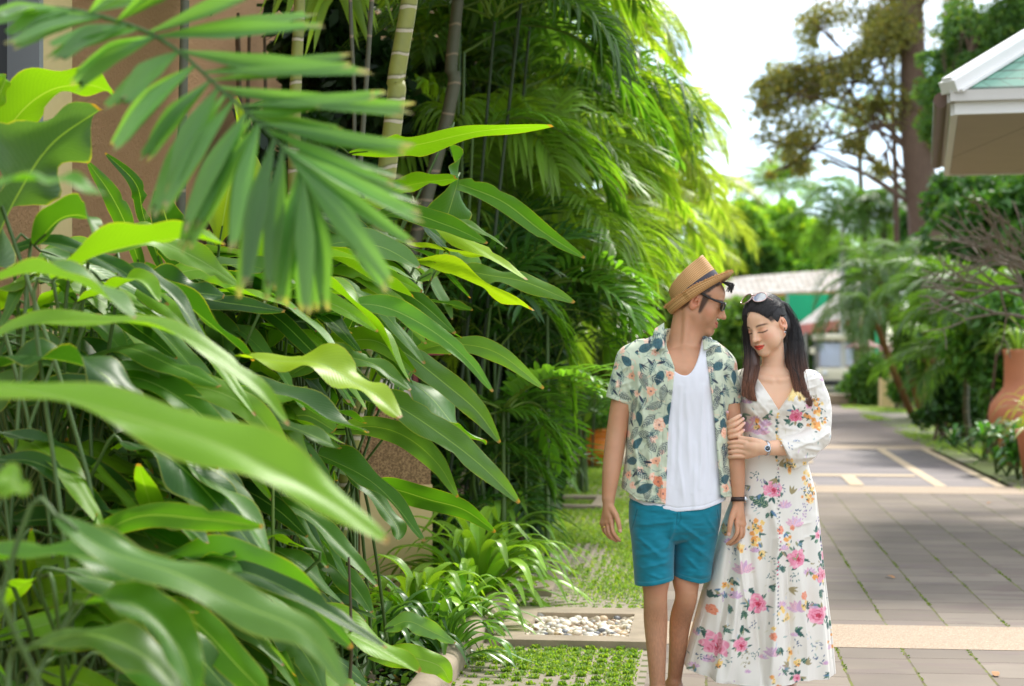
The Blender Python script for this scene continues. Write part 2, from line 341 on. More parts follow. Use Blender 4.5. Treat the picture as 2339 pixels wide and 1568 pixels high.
# grass on the pavers: blades, densest in patches
leaf_g = None
def grassmesh(n, s0, s1, t0, t1, dens, hmin, hmax, seed, cols, name, edge=None):
    rr = np.random.default_rng(seed); s_ = rr.uniform(s0, s1, n); t_ = rr.uniform(t0, t1, n); z_ = np.zeros(n)
    keep = dens(s_, t_)*1.0 > rr.random(n); s_, t_ = s_[keep], t_[keep]; n = len(s_)
    base = np.stack([s_*DX+t_*DY, s_*DY-t_*DX, np.zeros(n)], 1); a = rr.uniform(0, 2*PI, n); h_ = rr.uniform(hmin, hmax, n)*(.5+dens(s_, t_)); w_ = rr.uniform(.0025, .006, n)
    sd = np.stack([np.cos(a), np.sin(a), 0*a], 1)*w_[:, None]; ln = np.stack([np.cos(a+1.3), np.sin(a+1.3), 0*a], 1)*(h_*rr.uniform(.2, 1.3, n))[:, None]; up = np.array([0, 0, 1.0])*h_[:, None]
    V = np.stack([base-sd, base+sd, base+ln*.45+up*.7+sd*.8, base+ln*.45+up*.7-sd*.8, base+ln+up*.85], 1).reshape(-1, 3); i = np.arange(n)*5
    F = [None]; q = np.stack([i, i+1, i+2, i+3], -1); tr = np.stack([i+3, i+2, i+4, i+4], -1)
    c = np.array(cols)[rr.integers(0, len(cols), n)]*rr.uniform(.7, 1.25, n)[:, None]
    mbx = MB(); mbx.add(V, q, None, np.repeat(c, 5, 0)); mbx.F3.append(tr[:, :3]); o = mbx.build(name, grass_m, usecol=True, smooth=True); return tag(o, kind='stuff')
def foliage_mat(name, trans=.35, rough=.4, spec=.5, veins=False, tcol=(1.95, 1.9, .5)):
    t = NT(name); a = t.n('ShaderNodeAttribute', attribute_name='Col').outputs['Color']; oc = t.coord('Object'); c = a
    if veins:
        uv = t.coord('UV'); sp = t.n('ShaderNodeSeparateXYZ', {0: uv}); u_, v_ = sp.outputs[0], sp.outputs[1]; e = t.math('ABSOLUTE', t.math('SUBTRACT', v_, .5))
        w_ = t.math('SINE', t.math('ADD', t.math('ADD', t.math('MULTIPLY', u_, 230.0), t.math('MULTIPLY', e, -80.0)), t.math('MULTIPLY', t.noise(oc, 18, 3), 7.0))); vein = t.math('MULTIPLY', t.math('ADD', w_, 1.0), .5)
        rib = t.math('LESS_THAN', e, .018); edge = t.ramp(t.math('ADD', e, t.math('MULTIPLY', t.math('SUBTRACT', t.noise(oc, 14, 4), .5), .03)), [(.472, (0, 0, 0)), (.5, (1, 1, 1))])
        c = t.mix(t.math('MULTIPLY', vein, .13), c, t.mix(1.0, c, (1.5, 1.35, 1.2), 'MULTIPLY'))
        c = t.mix(t.math('MULTIPLY', t.noise(oc, 5, 4), .45), c, t.mix(1.0, c, (.62, .72, .7), 'MULTIPLY'))
        c = t.mix(t.math('MULTIPLY', rib, .75), c, (.30, .46, .10)); c = t.mix(t.math('MULTIPLY', edge, .75), c, (.42, .42, .05))
        tip = t.ramp(t.math('ADD', u_, t.math('MULTIPLY', t.noise(oc, 20, 3), .02)), [(.99, (0, 0, 0)), (1.0, (1, 1, 1))]); c = t.mix(tip, c, (.35, .2, .05))
        spot = t.ramp(t.noise(oc, 16, 2), [(.76, (0, 0, 0)), (.79, (1, 1, 1))]); c = t.mix(t.math('MULTIPLY', spot, .6), c, (.30, .24, .05))
    b = t.bsdf(c, rough, **{'Specular IOR Level': spec})
    if veins: t.l(t.bump(t.math('SUBTRACT', t.math('ADD', t.math('MULTIPLY', vein, .22), t.math('MULTIPLY', t.noise(oc, 30, 3), .6)), t.math('MULTIPLY', t.math('LESS_THAN', e, .025), 1.0)), .35, .004), b.inputs['Normal'])
    tr = t.n('ShaderNodeBsdfTranslucent', {'Color': t.mix(1.0, c, tuple(tcol), 'MULTIPLY')})
    m = t.n('ShaderNodeMixShader', {0: trans, 1: b.outputs[0], 2: tr.outputs[0]}); return t.done(m.outputs[0])
grass_m = foliage_mat('grass_blades', .4, .6, .3)
GC = [(.20, .36, .05), (.26, .42, .06), (.15, .29, .04), (.32, .42, .09), (.24, .36, .12)]
def dn(s_, t_):
    n = vnoise(s_*1.1, t_*2.6, s_*0, 71)+.5*vnoise(s_*4, t_*6, s_*0, 72)
    cell = ((s_+t_)*7.42 % 1-.5)**2+((s_-t_)*7.42 % 1-.5)**2
    d = np.clip(.35+1.2*n, 0, 1)*np.where(cell < .045, 1, .02+.7*np.clip(n-.42, 0, 1)); pit = ((s_ > 8.3) & (s_ < 9.38)) | ((s_ > 10) & (s_ < 11.45) & (t_ < -.86)) | ((s_ > 15.2) & (s_ < 16.3) & (t_ < -.88))
    return d*~pit
grassmesh(110000, 6.6, 9.9, -1.07, -.3, lambda s_, t_: dn(s_, t_)*.8, .007, .02, 1, GC, 'grass')
grassmesh(190000, 9.4, 21, -1.68, -.3, lambda s_, t_: np.clip(dn(s_, t_)*1.0+.5*np.clip(s_-9.5, 0, 1)*np.clip(.4+1.3*vnoise(s_*.9, t_*2.2, s_*0, 81), 0, 1), 0, 1)*(1-((s_ > 10) & (s_ < 11.45) & (t_ < -.86))), .008, .026, 2, GC, 'grass')
grassmesh(60000, 14, 45, 3.05, 5.6, lambda s_, t_: np.clip(.35+1.1*vnoise(s_*.8, t_*1.6, s_*0, 73)-.3*(s_ < 20), 0, 1), .02, .05, 3, GC, 'grass')
# moss tufts in the slab joints
def dj(s_, t_):
    f = (t_/.307) % 1; return ((f < .03) | (f > .97))*np.clip(vnoise(s_*3, t_*5, s_*0, 75)*1.2, 0, .5)*~((s_ > 8.46) & (s_ < 9.15))
grassmesh(160000, 6.8, 13, -.2, 3.0, dj, .004, .010, 4, [(.10, .18, .03), (.2, .26, .05)], 'moss')
# gravelly verge to the right of the path
t = NT('gravel_verge'); oc = t.coord('Object'); v = t.n('ShaderNodeTexVoronoi', {'Vector': oc, 'Scale': 30}); c = t.mix(t.ramp(v.outputs['Color'], [(.3, (0, 0, 0)), (.7, (1, 1, 1))]), srgb(140, 134, 122), srgb(112, 104, 92)); c = t.mix(t.ramp(t.noise(oc, .7, 5), [(.42, (0, 0, 0)), (.58, (1, 1, 1))]), c, srgb(124, 134, 76)); b = t.bsdf(c, .9); t.l(t.bump(v.outputs['Distance'], .6, .01), b.inputs['Normal']); grv = t.done(b.outputs[0])
lsheet('verge', 10, 60, 3.1, 7, -.006, grv)
# ================================================================ plant tools
def unit(a): a = np.asarray(a, float); return a/(np.linalg.norm(a, axis=-1, keepdims=True)+1e-12)
LT = np.linspace(0, 1, 200)
def blade(pts, wd, up=(0, 0, 1), roll=0.0, fold=.25, curl=.15, und=.0, n=14, m=7, prof='lance', seed=0, twist=0.0):
    """leaf blade along spine pts, width wd (m). returns V, F, UV"""
    p = spline(pts, n); T = unit(np.gradient(p, axis=0)); t = np.linspace(0, 1, n); up = np.asarray(up, float)
    B = unit(np.cross(T, up)); N = np.cross(B, T)
    r = roll+twist*t; c, s = np.cos(r)[:, None], np.sin(r)[:, None]; B, N = B*c+N*s, N*c-B*s
    if prof == 'lance': w = np.sin(PI*np.clip(t*.97+.015, 0, 1)**.85)**.7
    elif prof == 'oval': w = np.sin(PI*np.clip(t*.96+.02, 0, 1)**.7)**.55
    elif prof == 'strap': w = np.clip(t/.1, 0, 1)**.5*np.clip((1-t)/.45, 0, 1)**.7*.9+.02
    elif prof == 'leaflet': w = np.clip(t/.25, 0.08, 1)**.7*np.clip((1-t)/.35, 0, 1)**.8+.01
    elif prof == 'jagged': w = np.clip(t/.45, .1, 1)**.75*np.clip(1-.62*np.clip((t-.5)/.5, 0, 1)**1.3, .3, 1)
    w = w*wd/2
    s_ = np.linspace(-1, 1, m)[None, :, None]; ph = seed*1.7; WW = np.repeat(w[:, None], m, 1)
    if n >= 24 and seed % 2:
        r9 = np.random.default_rng(seed)
        for q in range(int(r9.integers(1, 4))):
            k9 = int(r9.integers(7, n-5)); half = (np.arange(m) > m//2) if r9.random() < .5 else (np.arange(m) < m//2); am = r9.uniform(.12, .4); WW[k9, half] *= 1-am; WW[k9+1, half] *= 1-am*.45
    off = np.abs(s_)*math.sin(fold)-curl*s_**2+und*np.sin(t*17+ph)[:, None, None]*s_**2+und*.7*np.sin(t*9+2*ph)[:, None, None]*s_*np.abs(s_)
    P3 = p[:, None]+B[:, None]*s_*WW[..., None]*math.cos(fold)+N[:, None]*off*WW[..., None]
    if prof == 'jagged': P3[-1] += T[-1]*np.random.default_rng(seed).uniform(-.7, .2, (m, 1))*wd
    i = np.arange(n-1)[:, None]*m; j = np.arange(m-1)[None]; F = np.stack([i+j, i+j+1, i+m+j+1, i+m+j], -1).reshape(-1, 4)
    return P3.reshape(-1, 3), F, np.stack([np.repeat(t, m), np.tile(np.linspace(0, 1, m), n)], -1)
leaf_m = foliage_mat('broad_leaf', .40, .42, .36, veins=True)
palm_m = foliage_mat('palm_leaf', .5, .42, .5)
bush_m = foliage_mat('shrub_leaf', .35, .45, .4)
far_m = foliage_mat('far_leaf', .45, .6, .3)
def stem_mat(): return simple('green_stem', (.07, .13, .025), .5, nscale=14, var=.35)
GREENS = {'deep': (.035, .115, .012), 'mid': (.08, .22, .016), 'bright': (.18, .37, .014), 'lime': (.32, .48, .02), 'pale': (.125, .26, .055), 'grey': (.10, .21, .08)}
def cards(C_, D_, S_, cols, rr, asp=.45, fold=.25):
    """n leaf-shaped faces: centres, directions, lengths"""
    n = len(C_); D_ = unit(D_); R_ = unit(rr.normal(size=(n, 3))); B_ = unit(np.cross(D_, R_)); N_ = np.cross(B_, D_); S = S_[:, None]
    V = np.stack([C_-D_*S*.5, C_+B_*S*asp*.5-N_*S*fold*.2, C_+D_*S*.5-N_*S*fold*.5, C_-B_*S*asp*.5-N_*S*fold*.2], 1).reshape(-1, 3)
    F = np.arange(n*4).reshape(-1, 4); return V, F, np.repeat(cols, 4, 0)
def crown(name, blobs, n, size, base, parent, rr, mat=None, droop=.4, asp=.45, var=.35, shell=.55, gap=-.38):
    """leaf clumps through ellipsoid blobs: (centre, radii)"""
    ws = np.array([b[1][0]*b[1][1]+b[1][0]*b[1][2] for b in blobs]); ks = rr.choice(len(blobs), n, p=ws/ws.sum()); cen = np.array([b[0] for b in blobs])[ks]; rad = np.array([b[1] for b in blobs])[ks]
    d = unit(rr.normal(size=(n, 3))); r = rr.random(n)**shell; C_ = cen+d*rad*r[:, None]*(1+.22*vnoise(d[:, 0]*3+ks, d[:, 1]*3, d[:, 2]*3, 9))[:, None]
    cl = vnoise(C_[:, 0]*1.6/size/8, C_[:, 1]*1.6/size/8, C_[:, 2]*1.6/size/8, 12); keep = cl > gap; C_, d, cl = C_[keep], d[keep], cl[keep]; n = len(C_)
    D_ = d+rr.normal(size=(n, 3))*.7+np.array([0, 0, -droop]); S_ = size*rr.uniform(.6, 1.3, n)
    cols = np.array(base)[None]*np.exp(rr.normal(0, var*.5, n))[:, None]*(1+.25*cl)[:, None]; yl = rr.random(n) < .12; cols[yl] *= [1.7, 1.25, .8]
    V, F, c = cards(C_, D_, S_, cols, rr, asp); return mkw(name, V, F, mat or bush_m, parent, col=c)
bark_m = None
def bark(name, c1, c2, sc=9):
    t = NT(name); oc = t.coord('Object'); m2 = t.n('ShaderNodeMapping', {'Vector': oc, 'Scale': (3, 3, .6)}); n = t.noise(m2.outputs[0], sc, 6, .7); b = t.bsdf(t.mix(n, c1, c2), .9); t.l(t.bump(n, .8, .02), b.inputs['Normal']); return t.done(b.outputs[0])
bark_m = bark('rough_bark', srgb(70, 54, 44), srgb(120, 98, 82)); bark_g = bark('grey_bark', srgb(120, 108, 92), srgb(168, 156, 138), 14)
def tree(label, blobs_px, Z, base_uv, base_w, n, size, colr, seed, group=None, trunk_pts=None, name='tree', dz=.6, mat=None, cat='tree', yr=None, gap=-.3, lk=.28):
    """blobs_px: (u, v, r px[, dy])"""
    rr = np.random.default_rng(seed); b0 = P(base_uv[0], CV, Z); b0[2] = 0; root = empty(name, b0, 0, label, cat, group)
    blobs = [(P(b[0], b[1], Z)+np.array([0, b[3] if len(b) > 3 else 0, 0]), (b[2]/FD*Z, b[2]/FD*Z*(yr or 1.0), b[2]/FD*Z*.85)) for b in blobs_px]
    crown('crown', blobs, n, size, colr, root, rr, mat or far_m, gap=gap)
    top = np.mean([b[0] for b in blobs], 0); tp = [P(*q, Z) for q in trunk_pts] if trunk_pts else [b0, b0*.5+np.array([top[0], top[1], top[2]*.9])*.5, top]
    r0 = base_w/FD*Z/2; mb = MB(); mb.tube(spline(tp, 12), np.linspace(r0, r0*.45, 12), 10); tp_ = spline(tp, 12)
    for b in blobs:
        k = int(rr.integers(3, 11)); a = tp_[k]; mid = (a+b[0])/2+np.array([0, 0, .08*np.linalg.norm(b[0]-a)]); mb.tube(spline([a, mid, b[0]], 6), np.linspace(r0*lk, r0*.04, 6), 6, cap=False)
        for q in range(3):
            e = b[0]+unit(rr.normal(size=3))*b[1][0]*.8; mb.tube([mid*.4+b[0]*.6, e], [r0*.08, r0*.02], 4, cap=False)
    mb.build('trunk', bark_m, root, smooth=True); return root
# palm fronds -----------------------------------------------------------
def frond_mesh(name, L=1.8, n=34, ll=.55, lw=.04, droop=.6, arch=1.0, seed=0, colr=GREENS['mid'], vee=.35, hang=.35, prof='leaflet', fan=55, segs=5, mat=None):
    rr = np.random.default_rng(seed); t = np.linspace(0, 1, 24); ang = .95-arch*t*1.5; x = np.cumsum(np.cos(ang))*L/24; z = np.cumsum(np.sin(ang))*L/24; rac = np.stack([x, .04*L*np.sin(t*3+seed), z], 1)
    mb = MB(); mb.tube(rac, np.linspace(.014, .003, 24)*L/1.8, 5, cap=False, col=np.array([.24, .34, .07])); T, N, B = frames(rac)
    for i in range(n):
        f = .16+.84*i/(n-1); q = f*23; k = min(int(q), 22); p = rac[k]*(1-q+k)+rac[k+1]*(q-k); tg = T[k]; up = unit(np.cross(np.array([0, 1.0, 0]), -tg)); up = up if up[2] > 0 or abs(up[2]) < .1 else -up
        l_ = ll*(.45+.55*math.sin(PI*min(1, f*.85+.1)))*(1-.35*max(0, f-.75)/.25); a = math.radians(fan)*(1-.45*f)+.08
        for sd in (-1, 1):
            sv = np.array([0, sd*1.0, 0]); d = unit(tg*math.cos(a)+sv*math.sin(a)+up*vee+rr.normal(0, .06, 3)); e = p+d*l_*rr.uniform(.85, 1.1); hg = hang*l_*rr.uniform(.6, 1.4)
            pts = [p, p+d*l_*.5+np.array([0, 0, -hg*.12]), e+np.array([0, 0, -hg])]; V, F, U = blade(pts, lw*rr.uniform(.8, 1.15)*(1-.3*f), up=up, fold=.35, curl=0, n=segs+1, m=3, prof=prof, seed=int(rr.integers(1e6)))
            mb.add(V, F, U, np.array(colr)*math.exp(rr.normal(0, .18))*(1+.25*(rr.random() < .1)))
    me_o = mb.build(name, mat or palm_m, None, usecol=True, smooth=True, world=False); me = me_o.data; bpy.data.objects.remove(me_o); return me
FR = {}
def fronds(kind):
    if kind in FR: return FR[kind]
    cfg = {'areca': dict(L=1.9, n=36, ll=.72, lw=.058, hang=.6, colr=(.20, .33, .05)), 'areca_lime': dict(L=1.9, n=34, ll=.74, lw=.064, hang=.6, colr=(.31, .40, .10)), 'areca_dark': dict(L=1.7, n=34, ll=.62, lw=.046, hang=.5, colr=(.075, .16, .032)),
           'broad': dict(L=1.5, n=17, ll=.5, lw=.085, colr=(.13, .30, .04), prof='jagged', hang=.2), 'date': dict(L=1.3, n=46, ll=.30, lw=.018, colr=(.085, .17, .06), arch=1.25, hang=.5, segs=3), 'coco': dict(L=3.0, n=40, ll=.8, lw=.07, colr=(.16, .28, .06), hang=.7, segs=4),
           'lady': dict(L=.9, n=12, ll=.42, lw=.04, colr=(.05, .14, .03), hang=.3)}[kind]
    FR[kind] = [frond_mesh('frond', seed=i*7+3, arch=cfg.get('arch', 1.0)*(.75+.2*i), **{k: v for k, v in cfg.items() if k != 'arch'}) for i in range(4)]; return FR[kind]
def add_frond(root, kind, loc, az, tilt, sc, rr):
    me = fronds(kind)[int(rr.integers(4))]; o = bpy.data.objects.new('frond', me); C.objects.link(o); o.parent = root; o.location = [float(a) for a in np.asarray(loc)-np.array(root.location)]
    o.rotation_euler = (rr.normal(0, .15), float(-tilt), float(az)); o.scale = (sc,)*3; return o
def palm(label, base, crowns, kind, nf, sc, rr_seed, trunk_m=None, tr=.045, group=None, name='palm_tree', az0=0, az1=2*PI, tilt=(-.5, .55), cat='palm', lean=None):
    """crowns: list of crown-centre world points; one stem each"""
    rr = np.random.default_rng(rr_seed); base = np.array(base, float); root = empty(name, base, 0, label, cat, group)
    for c in crowns:
        c = np.array(c, float); b = base+np.array([(c[0]-base[0])*.35+rr.normal(0, .05), (c[1]-base[1])*.35+rr.normal(0, .08), 0]); b[2] = 0
        mb = MB(); mb.tube(spline([b, (b+c)/2+rr.normal(0, .03, 3), c], 14), np.linspace(tr, tr*.75, 14), 10); mb.build('trunk', trunk_m or ring_m, root, smooth=True)
        for i in range(nf):
            az = az0+(az1-az0)*(i+rr.uniform(-.3, .3))/nf; add_frond(root, kind, c, az, rr.uniform(*tilt), sc*rr.uniform(.8, 1.15), rr)
    return root
t = NT('ringed_palm_stem'); oc = t.coord('Object'); sp = t.n('ShaderNodeSeparateXYZ', {0: oc}); wz = t.math('ADD', t.math('MULTIPLY', sp.outputs[2], 9.0), t.math('MULTIPLY', t.noise(oc, 8, 3), .5)); fr = t.math('FRACT', wz)
rg_ = t.ramp(fr, [(0.0, (1, 1, 1)), (.10, (1, 1, 1)), (.16, (0, 0, 0))]); dk = t.ramp(fr, [(.14, (1, 1, 1)), (.26, (0, 0, 0))])
c = t.mix(t.noise(oc, 12, 5), srgb(150, 150, 62), srgb(112, 116, 60)); c = t.mix(t.math('MULTIPLY', dk, .6), c, srgb(60, 52, 40)); c = t.mix(rg_, c, srgb(178, 166, 140)); b = t.bsdf(c, .55); t.l(t.bump(rg_, .6, .006), b.inputs['Normal']); ring_m = t.done(b.outputs[0])
t = NT('dark_palm_stem'); oc = t.coord('Object'); sp = t.n('ShaderNodeSeparateXYZ', {0: oc}); fr = t.math('FRACT', t.math('ADD', t.math('MULTIPLY', sp.outputs[2], 5.5), t.math('MULTIPLY', t.noise(oc, 6, 3), .4))); rg_ = t.ramp(fr, [(0.0, (1, 1, 1)), (.06, (1, 1, 1)), (.1, (0, 0, 0))])
c = t.mix(t.noise(oc, 20, 5), srgb(74, 80, 58), srgb(98, 92, 74)); c = t.mix(rg_, c, srgb(140, 122, 100)); b = t.bsdf(c, .6); t.l(t.bump(rg_, .5, .005), b.inputs['Normal']); dark_m = t.done(b.outputs[0])

# ================================================================ building behind the plants on the left
t = NT('tan_stucco'); oc = t.coord('Object'); n = t.noise(oc, 45, 4, .7); c = t.mix(t.noise(oc, 1.2, 5), srgb(180, 138, 94), srgb(164, 124, 82)); c = t.mix(t.math('MULTIPLY', n, .4), c, srgb(140, 104, 74)); b = t.bsdf(c, .9); t.l(t.bump(n, 1.0, .02), b.inputs['Normal']); stucco = t.done(b.outputs[0])
cream_m = simple('cream_paint', srgb(214, 190, 134), .7, nscale=5, var=.08, bump=.15, bscale=120)
alu = simple('grey_aluminium', srgb(150, 150, 150), .4, .3)
bld = empty('building', ST(14, -3.3), 0, 'tan stucco building with a dark window, half hidden behind the big leaves', 'building')
def sbox(mb, s0, s1, t0, t1, z0, z1): mb.box(ST((s0+s1)/2, (t0+t1)/2, (z0+z1)/2), (t1-t0, s1-s0, z1-z0), -TH)
def s_at(u, t_):      # s where the plane t = t_ shows at picture column u
    k = (u-CU)/FD; Z = t_/(k*DY-DX); return k*Z*DX+Z*DY
sa_, sb_ = s_at(112, -3), s_at(160, -3); mb = MB(); mb_w = MB()
sbox(mb_w, sb_, 40, -3.3, -3, 0, 5.5); mb_w.build('wall', stucco, bld); mb_w = MB(); sbox(mb_w, 2, sa_-.12, -3.3, -3, 0, 2.28); sbox(mb_w, 2, sa_-.12, -3.3, -3, 5.0, 5.5); mb_w.build('wall', stucco, bld)
sbox(mb, sa_-.12, sb_, -3.25, -2.99, 0, 5.5); mb.build('corner_pilaster', cream_m, bld)
mb = MB(); sbox(mb, 5.2, sa_-.16, -3.16, -3.13, 2.34, 4.96); mb.build('window_pane', simple('dark_glass', (.008, .007, .006), .06), bld)
mb = MB(); sbox(mb, sa_-.17, sa_-.121, -3.14, -2.98, 2.28, 5); sbox(mb, 5.2, sa_-.17, -3.14, -2.98, 2.28, 2.34); sbox(mb, 6.3, 6.35, -3.12, -3.0, 2.34, 4.96); mb.build('window_frame', alu, bld)
mb = MB(); sbox(mb, s_at(1085, -3.0), s_at(1130, -3.0), -3.0, -2.9, 0, 4.2); mb.build('pilaster', cream_m, bld)

# pillar with lantern ----------------------------------------------------
t = NT('brown_aggregate_capital'); oc = t.coord('Object'); v = t.n('ShaderNodeTexVoronoi', {'Vector': oc, 'Scale': 140}); c = t.mix(t.ramp(v.outputs['Color'], [(.3, (0, 0, 0)), (.7, (1, 1, 1))]), srgb(176, 142, 100), srgb(120, 92, 62)); b = t.bsdf(c, .85); t.l(t.bump(v.outputs['Distance'], .7, .005), b.inputs['Normal']); capm = t.done(b.outputs[0])
maroon = simple('maroon_wood', srgb(118, 38, 34), .5, nscale=10, var=.2)
def lantern_pillar(u, Z, w_, zcap0, zcap1, label, name='pillar', rz=0.22, lan=True, group='garden pillars with red lanterns', lanlab=None):
    b = P(u, CV, Z); b[2] = 0; root = empty(name, b, rz, label, 'pillar', group); h = w_/2
    m1 = MB(); m1.box((0, 0, zcap0/2), (w_, w_, zcap0)); m1.build('shaft', cream_m, root, world=False)
    m2 = MB(); hh = zcap1-zcap0; m2.box((0, 0, zcap0+hh*.36), (w_*.96, w_*.96, hh*.72)); m2.box((0, 0, zcap0+hh*.76), (w_*1.06, w_*1.06, hh*.08)); m2.box((0, 0, zcap0+hh*.84), (w_*1.16, w_*1.16, hh*.08)); m2.box((0, 0, zcap0+hh*.94), (w_*1.26, w_*1.26, hh*.12)); m2.build('capital', capm, root, world=False)
    if lan:
        l = empty('lantern', b+np.array([0, 0, zcap1]), rz, lanlab or 'maroon wooden lantern on the cream pillar among the broad leaves', 'lantern', 'maroon lanterns on pillars'); k = w_/.44
        m3 = MB(); 
        for x in (-1, 1):
            for y in (-1, 1): m3.box((x*.13*k, y*.13*k, .17*k), (.03*k, .03*k, .34*k))
        m3.box((0, 0, .02*k), (.32*k, .32*k, .04*k)); m3.box((0, 0, .33*k), (.30*k, .30*k, .03*k)); m3.build('lantern_frame', maroon, l, world=False)
        m4 = MB(); m4.box((0, 0, .17*k), (.22*k, .22*k, .26*k)); m4.build('lantern_glass', simple('frosted_glass', (.75, .7, .6), .3), l, world=False)
        m5 = MB(); e = .27*k
        m5.add([[-e, -e, .35*k], [e, -e, .35*k], [e, e, .35*k], [-e, e, .35*k], [-.07*k, -.07*k, .50*k], [.07*k, -.07*k, .50*k], [.07*k, .07*k, .50*k], [-.07*k, .07*k, .50*k]], [[0, 1, 5, 4], [1, 2, 6, 5], [2, 3, 7, 6], [3, 0, 4, 7], [4, 5, 6, 7], [3, 2, 1, 0]]); m5.box((0, 0, .52*k), (.1*k, .1*k, .05*k)); m5.box((0, 0, .345*k), (.56*k, .56*k, .02*k)); m5.build('lantern_roof', maroon, l, world=False)
    return root
lantern_pillar(893, 10.3, .42, .63, 1.06, 'cream square pillar with rough brown capital among the broad leaves', rz=.10+.12)

# big broad leaves --------------------------------------------------------
def px_leaf(pts, Zs, wpx):
    """picture polyline + depth range to world points, width in metres"""
    n = len(pts); Z = np.linspace(Zs[0], Zs[1], n) if len(Zs) == 2 else np.array(Zs); W_ = np.array([P(u, v, z) for (u, v), z in zip(pts, Z)]); return W_, wpx/FD*np.mean(Z)
def ginger(label, leaves, seed, stems=True, mat=None, group='broad-leaved ginger plants', ru=None):
    """leaves: (pts, Zs, width px, tone, roll deg, prof)"""
    rr = np.random.default_rng(seed); lim = [(500, 1250), (700, 1150), (1000, 830), (1300, 800), (1380, 930), (1600, 900)]
    if seed >= 50: leaves = [l for l in leaves if max(q[0] for q in l[0]) < np.interp(l[0][-1][1], *zip(*lim))]
    ws = [px_leaf(l[0], l[1], l[2]) for l in leaves]; c0 = np.mean([w_[0][0] for w_ in ws], 0); ru = ru or min(CU+c0[0]/c0[1]*FD, 700); c0[0] = (ru-CU)/FD*c0[1]; root = empty('ginger_plant', (c0[0], c0[1], 0), 0, label, 'plant', group); ms = MB()
    for (l, (pw, wd)) in zip(leaves, ws):
        tone = GREENS[l[3]]; roll = math.radians(l[4] if len(l) > 4 else rr.uniform(-30, 30)); pr = l[5] if len(l) > 5 else 'lance'
        tm = unit(pw[-1]-pw[0]); u0 = unit(np.array([0, -.7, 1.0])); B0 = unit(np.cross(tm, u0)); N0 = np.cross(B0, tm); B0 = B0*math.cos(roll)+N0*math.sin(roll); vd = unit(pw.mean(0)-np.array([0, 0, CH])); wd = wd/max(.5, math.sqrt(max(0, 1-np.dot(B0, vd)**2)))
        V, F, U = blade(pw, wd, up=u0, roll=roll, fold=rr.uniform(.2, .5), curl=rr.uniform(0, .35), und=rr.uniform(.12, .3), n=30, m=9, prof=pr, seed=int(rr.integers(1000)), twist=rr.uniform(-.3, .3))
        o = mkw('leaf', V, F, mat or leaf_m, root, uv=U, col=np.tile(np.array(tone)*math.exp(rr.normal(0, .12)), (len(V), 1)))
        a = pw[0]; d = unit(pw[0]-pw[1]); L_ = np.linalg.norm(pw[-1]-pw[0]); g = np.array([c0[0]+rr.normal(0, .18), c0[1]+rr.normal(0, .15), 0]); b_ = a+d*.12*L_+np.array([0, 0, -.05]);
        if stems and a[2] > .1: ms.tube(spline([g, g*.5+b_*.5+np.array([(g[0]-b_[0])*.2, 0, .0]), b_, a, a*.6+pw[1]*.4], 16), np.linspace(.008, .0035, 16), 6, cap=False)
    if stems and ms.V: ms.build('stems', stem_mat(), root, smooth=True)
    return root
# ================================================================ left side: the leaves
R3 = np.random.default_rng(77)
# trunks of slender palms against the wall
def stems_palm(label, uvs, Z, wpx, kind, seed, mat, fr_, nf=5, gu=740):
    p = [P(u, v, Z) for u, v in uvs]; g = P(min(uvs[-1][0], gu), CV, Z); g[2] = 0; root = empty('palm_tree', g, 0, label, 'palm', 'slender palms by the wall'); rr = np.random.default_rng(seed)
    d = p[0]-p[-1]; top = p[0]+d*1.1; mb = MB(); r = wpx/FD*Z/2; mb.tube(spline([g]+p[::-1]+[top], 16), np.linspace(r*1.15, r*.9, 16), 12); mb.build('trunk', mat, root, smooth=True)
    for i in range(nf): add_frond(root, fr_, top, rr.uniform(0, 2*PI), rr.uniform(-.6, .3), 1.1, rr)
stems_palm('ringed yellow-green palm trunk, the thickest of the three by the wall', [(937, -10), (905, 180), (893, 320)], 8.6, 40, 'areca', 1, ring_m, 'areca')
stems_palm('thin ringed palm trunk in front of the tan wall, left of the two others', [(685, -10), (676, 180), (672, 400)], 8.8, 27, 'areca', 2, ring_m, 'areca')
stems_palm('dark grey-green palm trunk with pale rings, right of the thick yellow-green one', [(1046, 0), (1030, 150), (1014, 300)], 10.9, 28, 'areca', 3, dark_m, 'areca_dark')
for k, (a, b, w_, lb) in enumerate([((850, -10), (826, 330), 11, 'thin dark stem just left of the thick ringed trunk'), ((800, -10), (806, 420), 9, 'thinnest dark stem left of the thick ringed trunk'), ((415, 380), (405, 900), 22, 'dark stem standing at the edge of the tan wall')]):
    stems_palm(lb, [a, b], 9.2 if k < 2 else 8.2, w_, 'areca', 10+k, dark_m, 'lady' if k < 2 else 'areca_dark', 2)

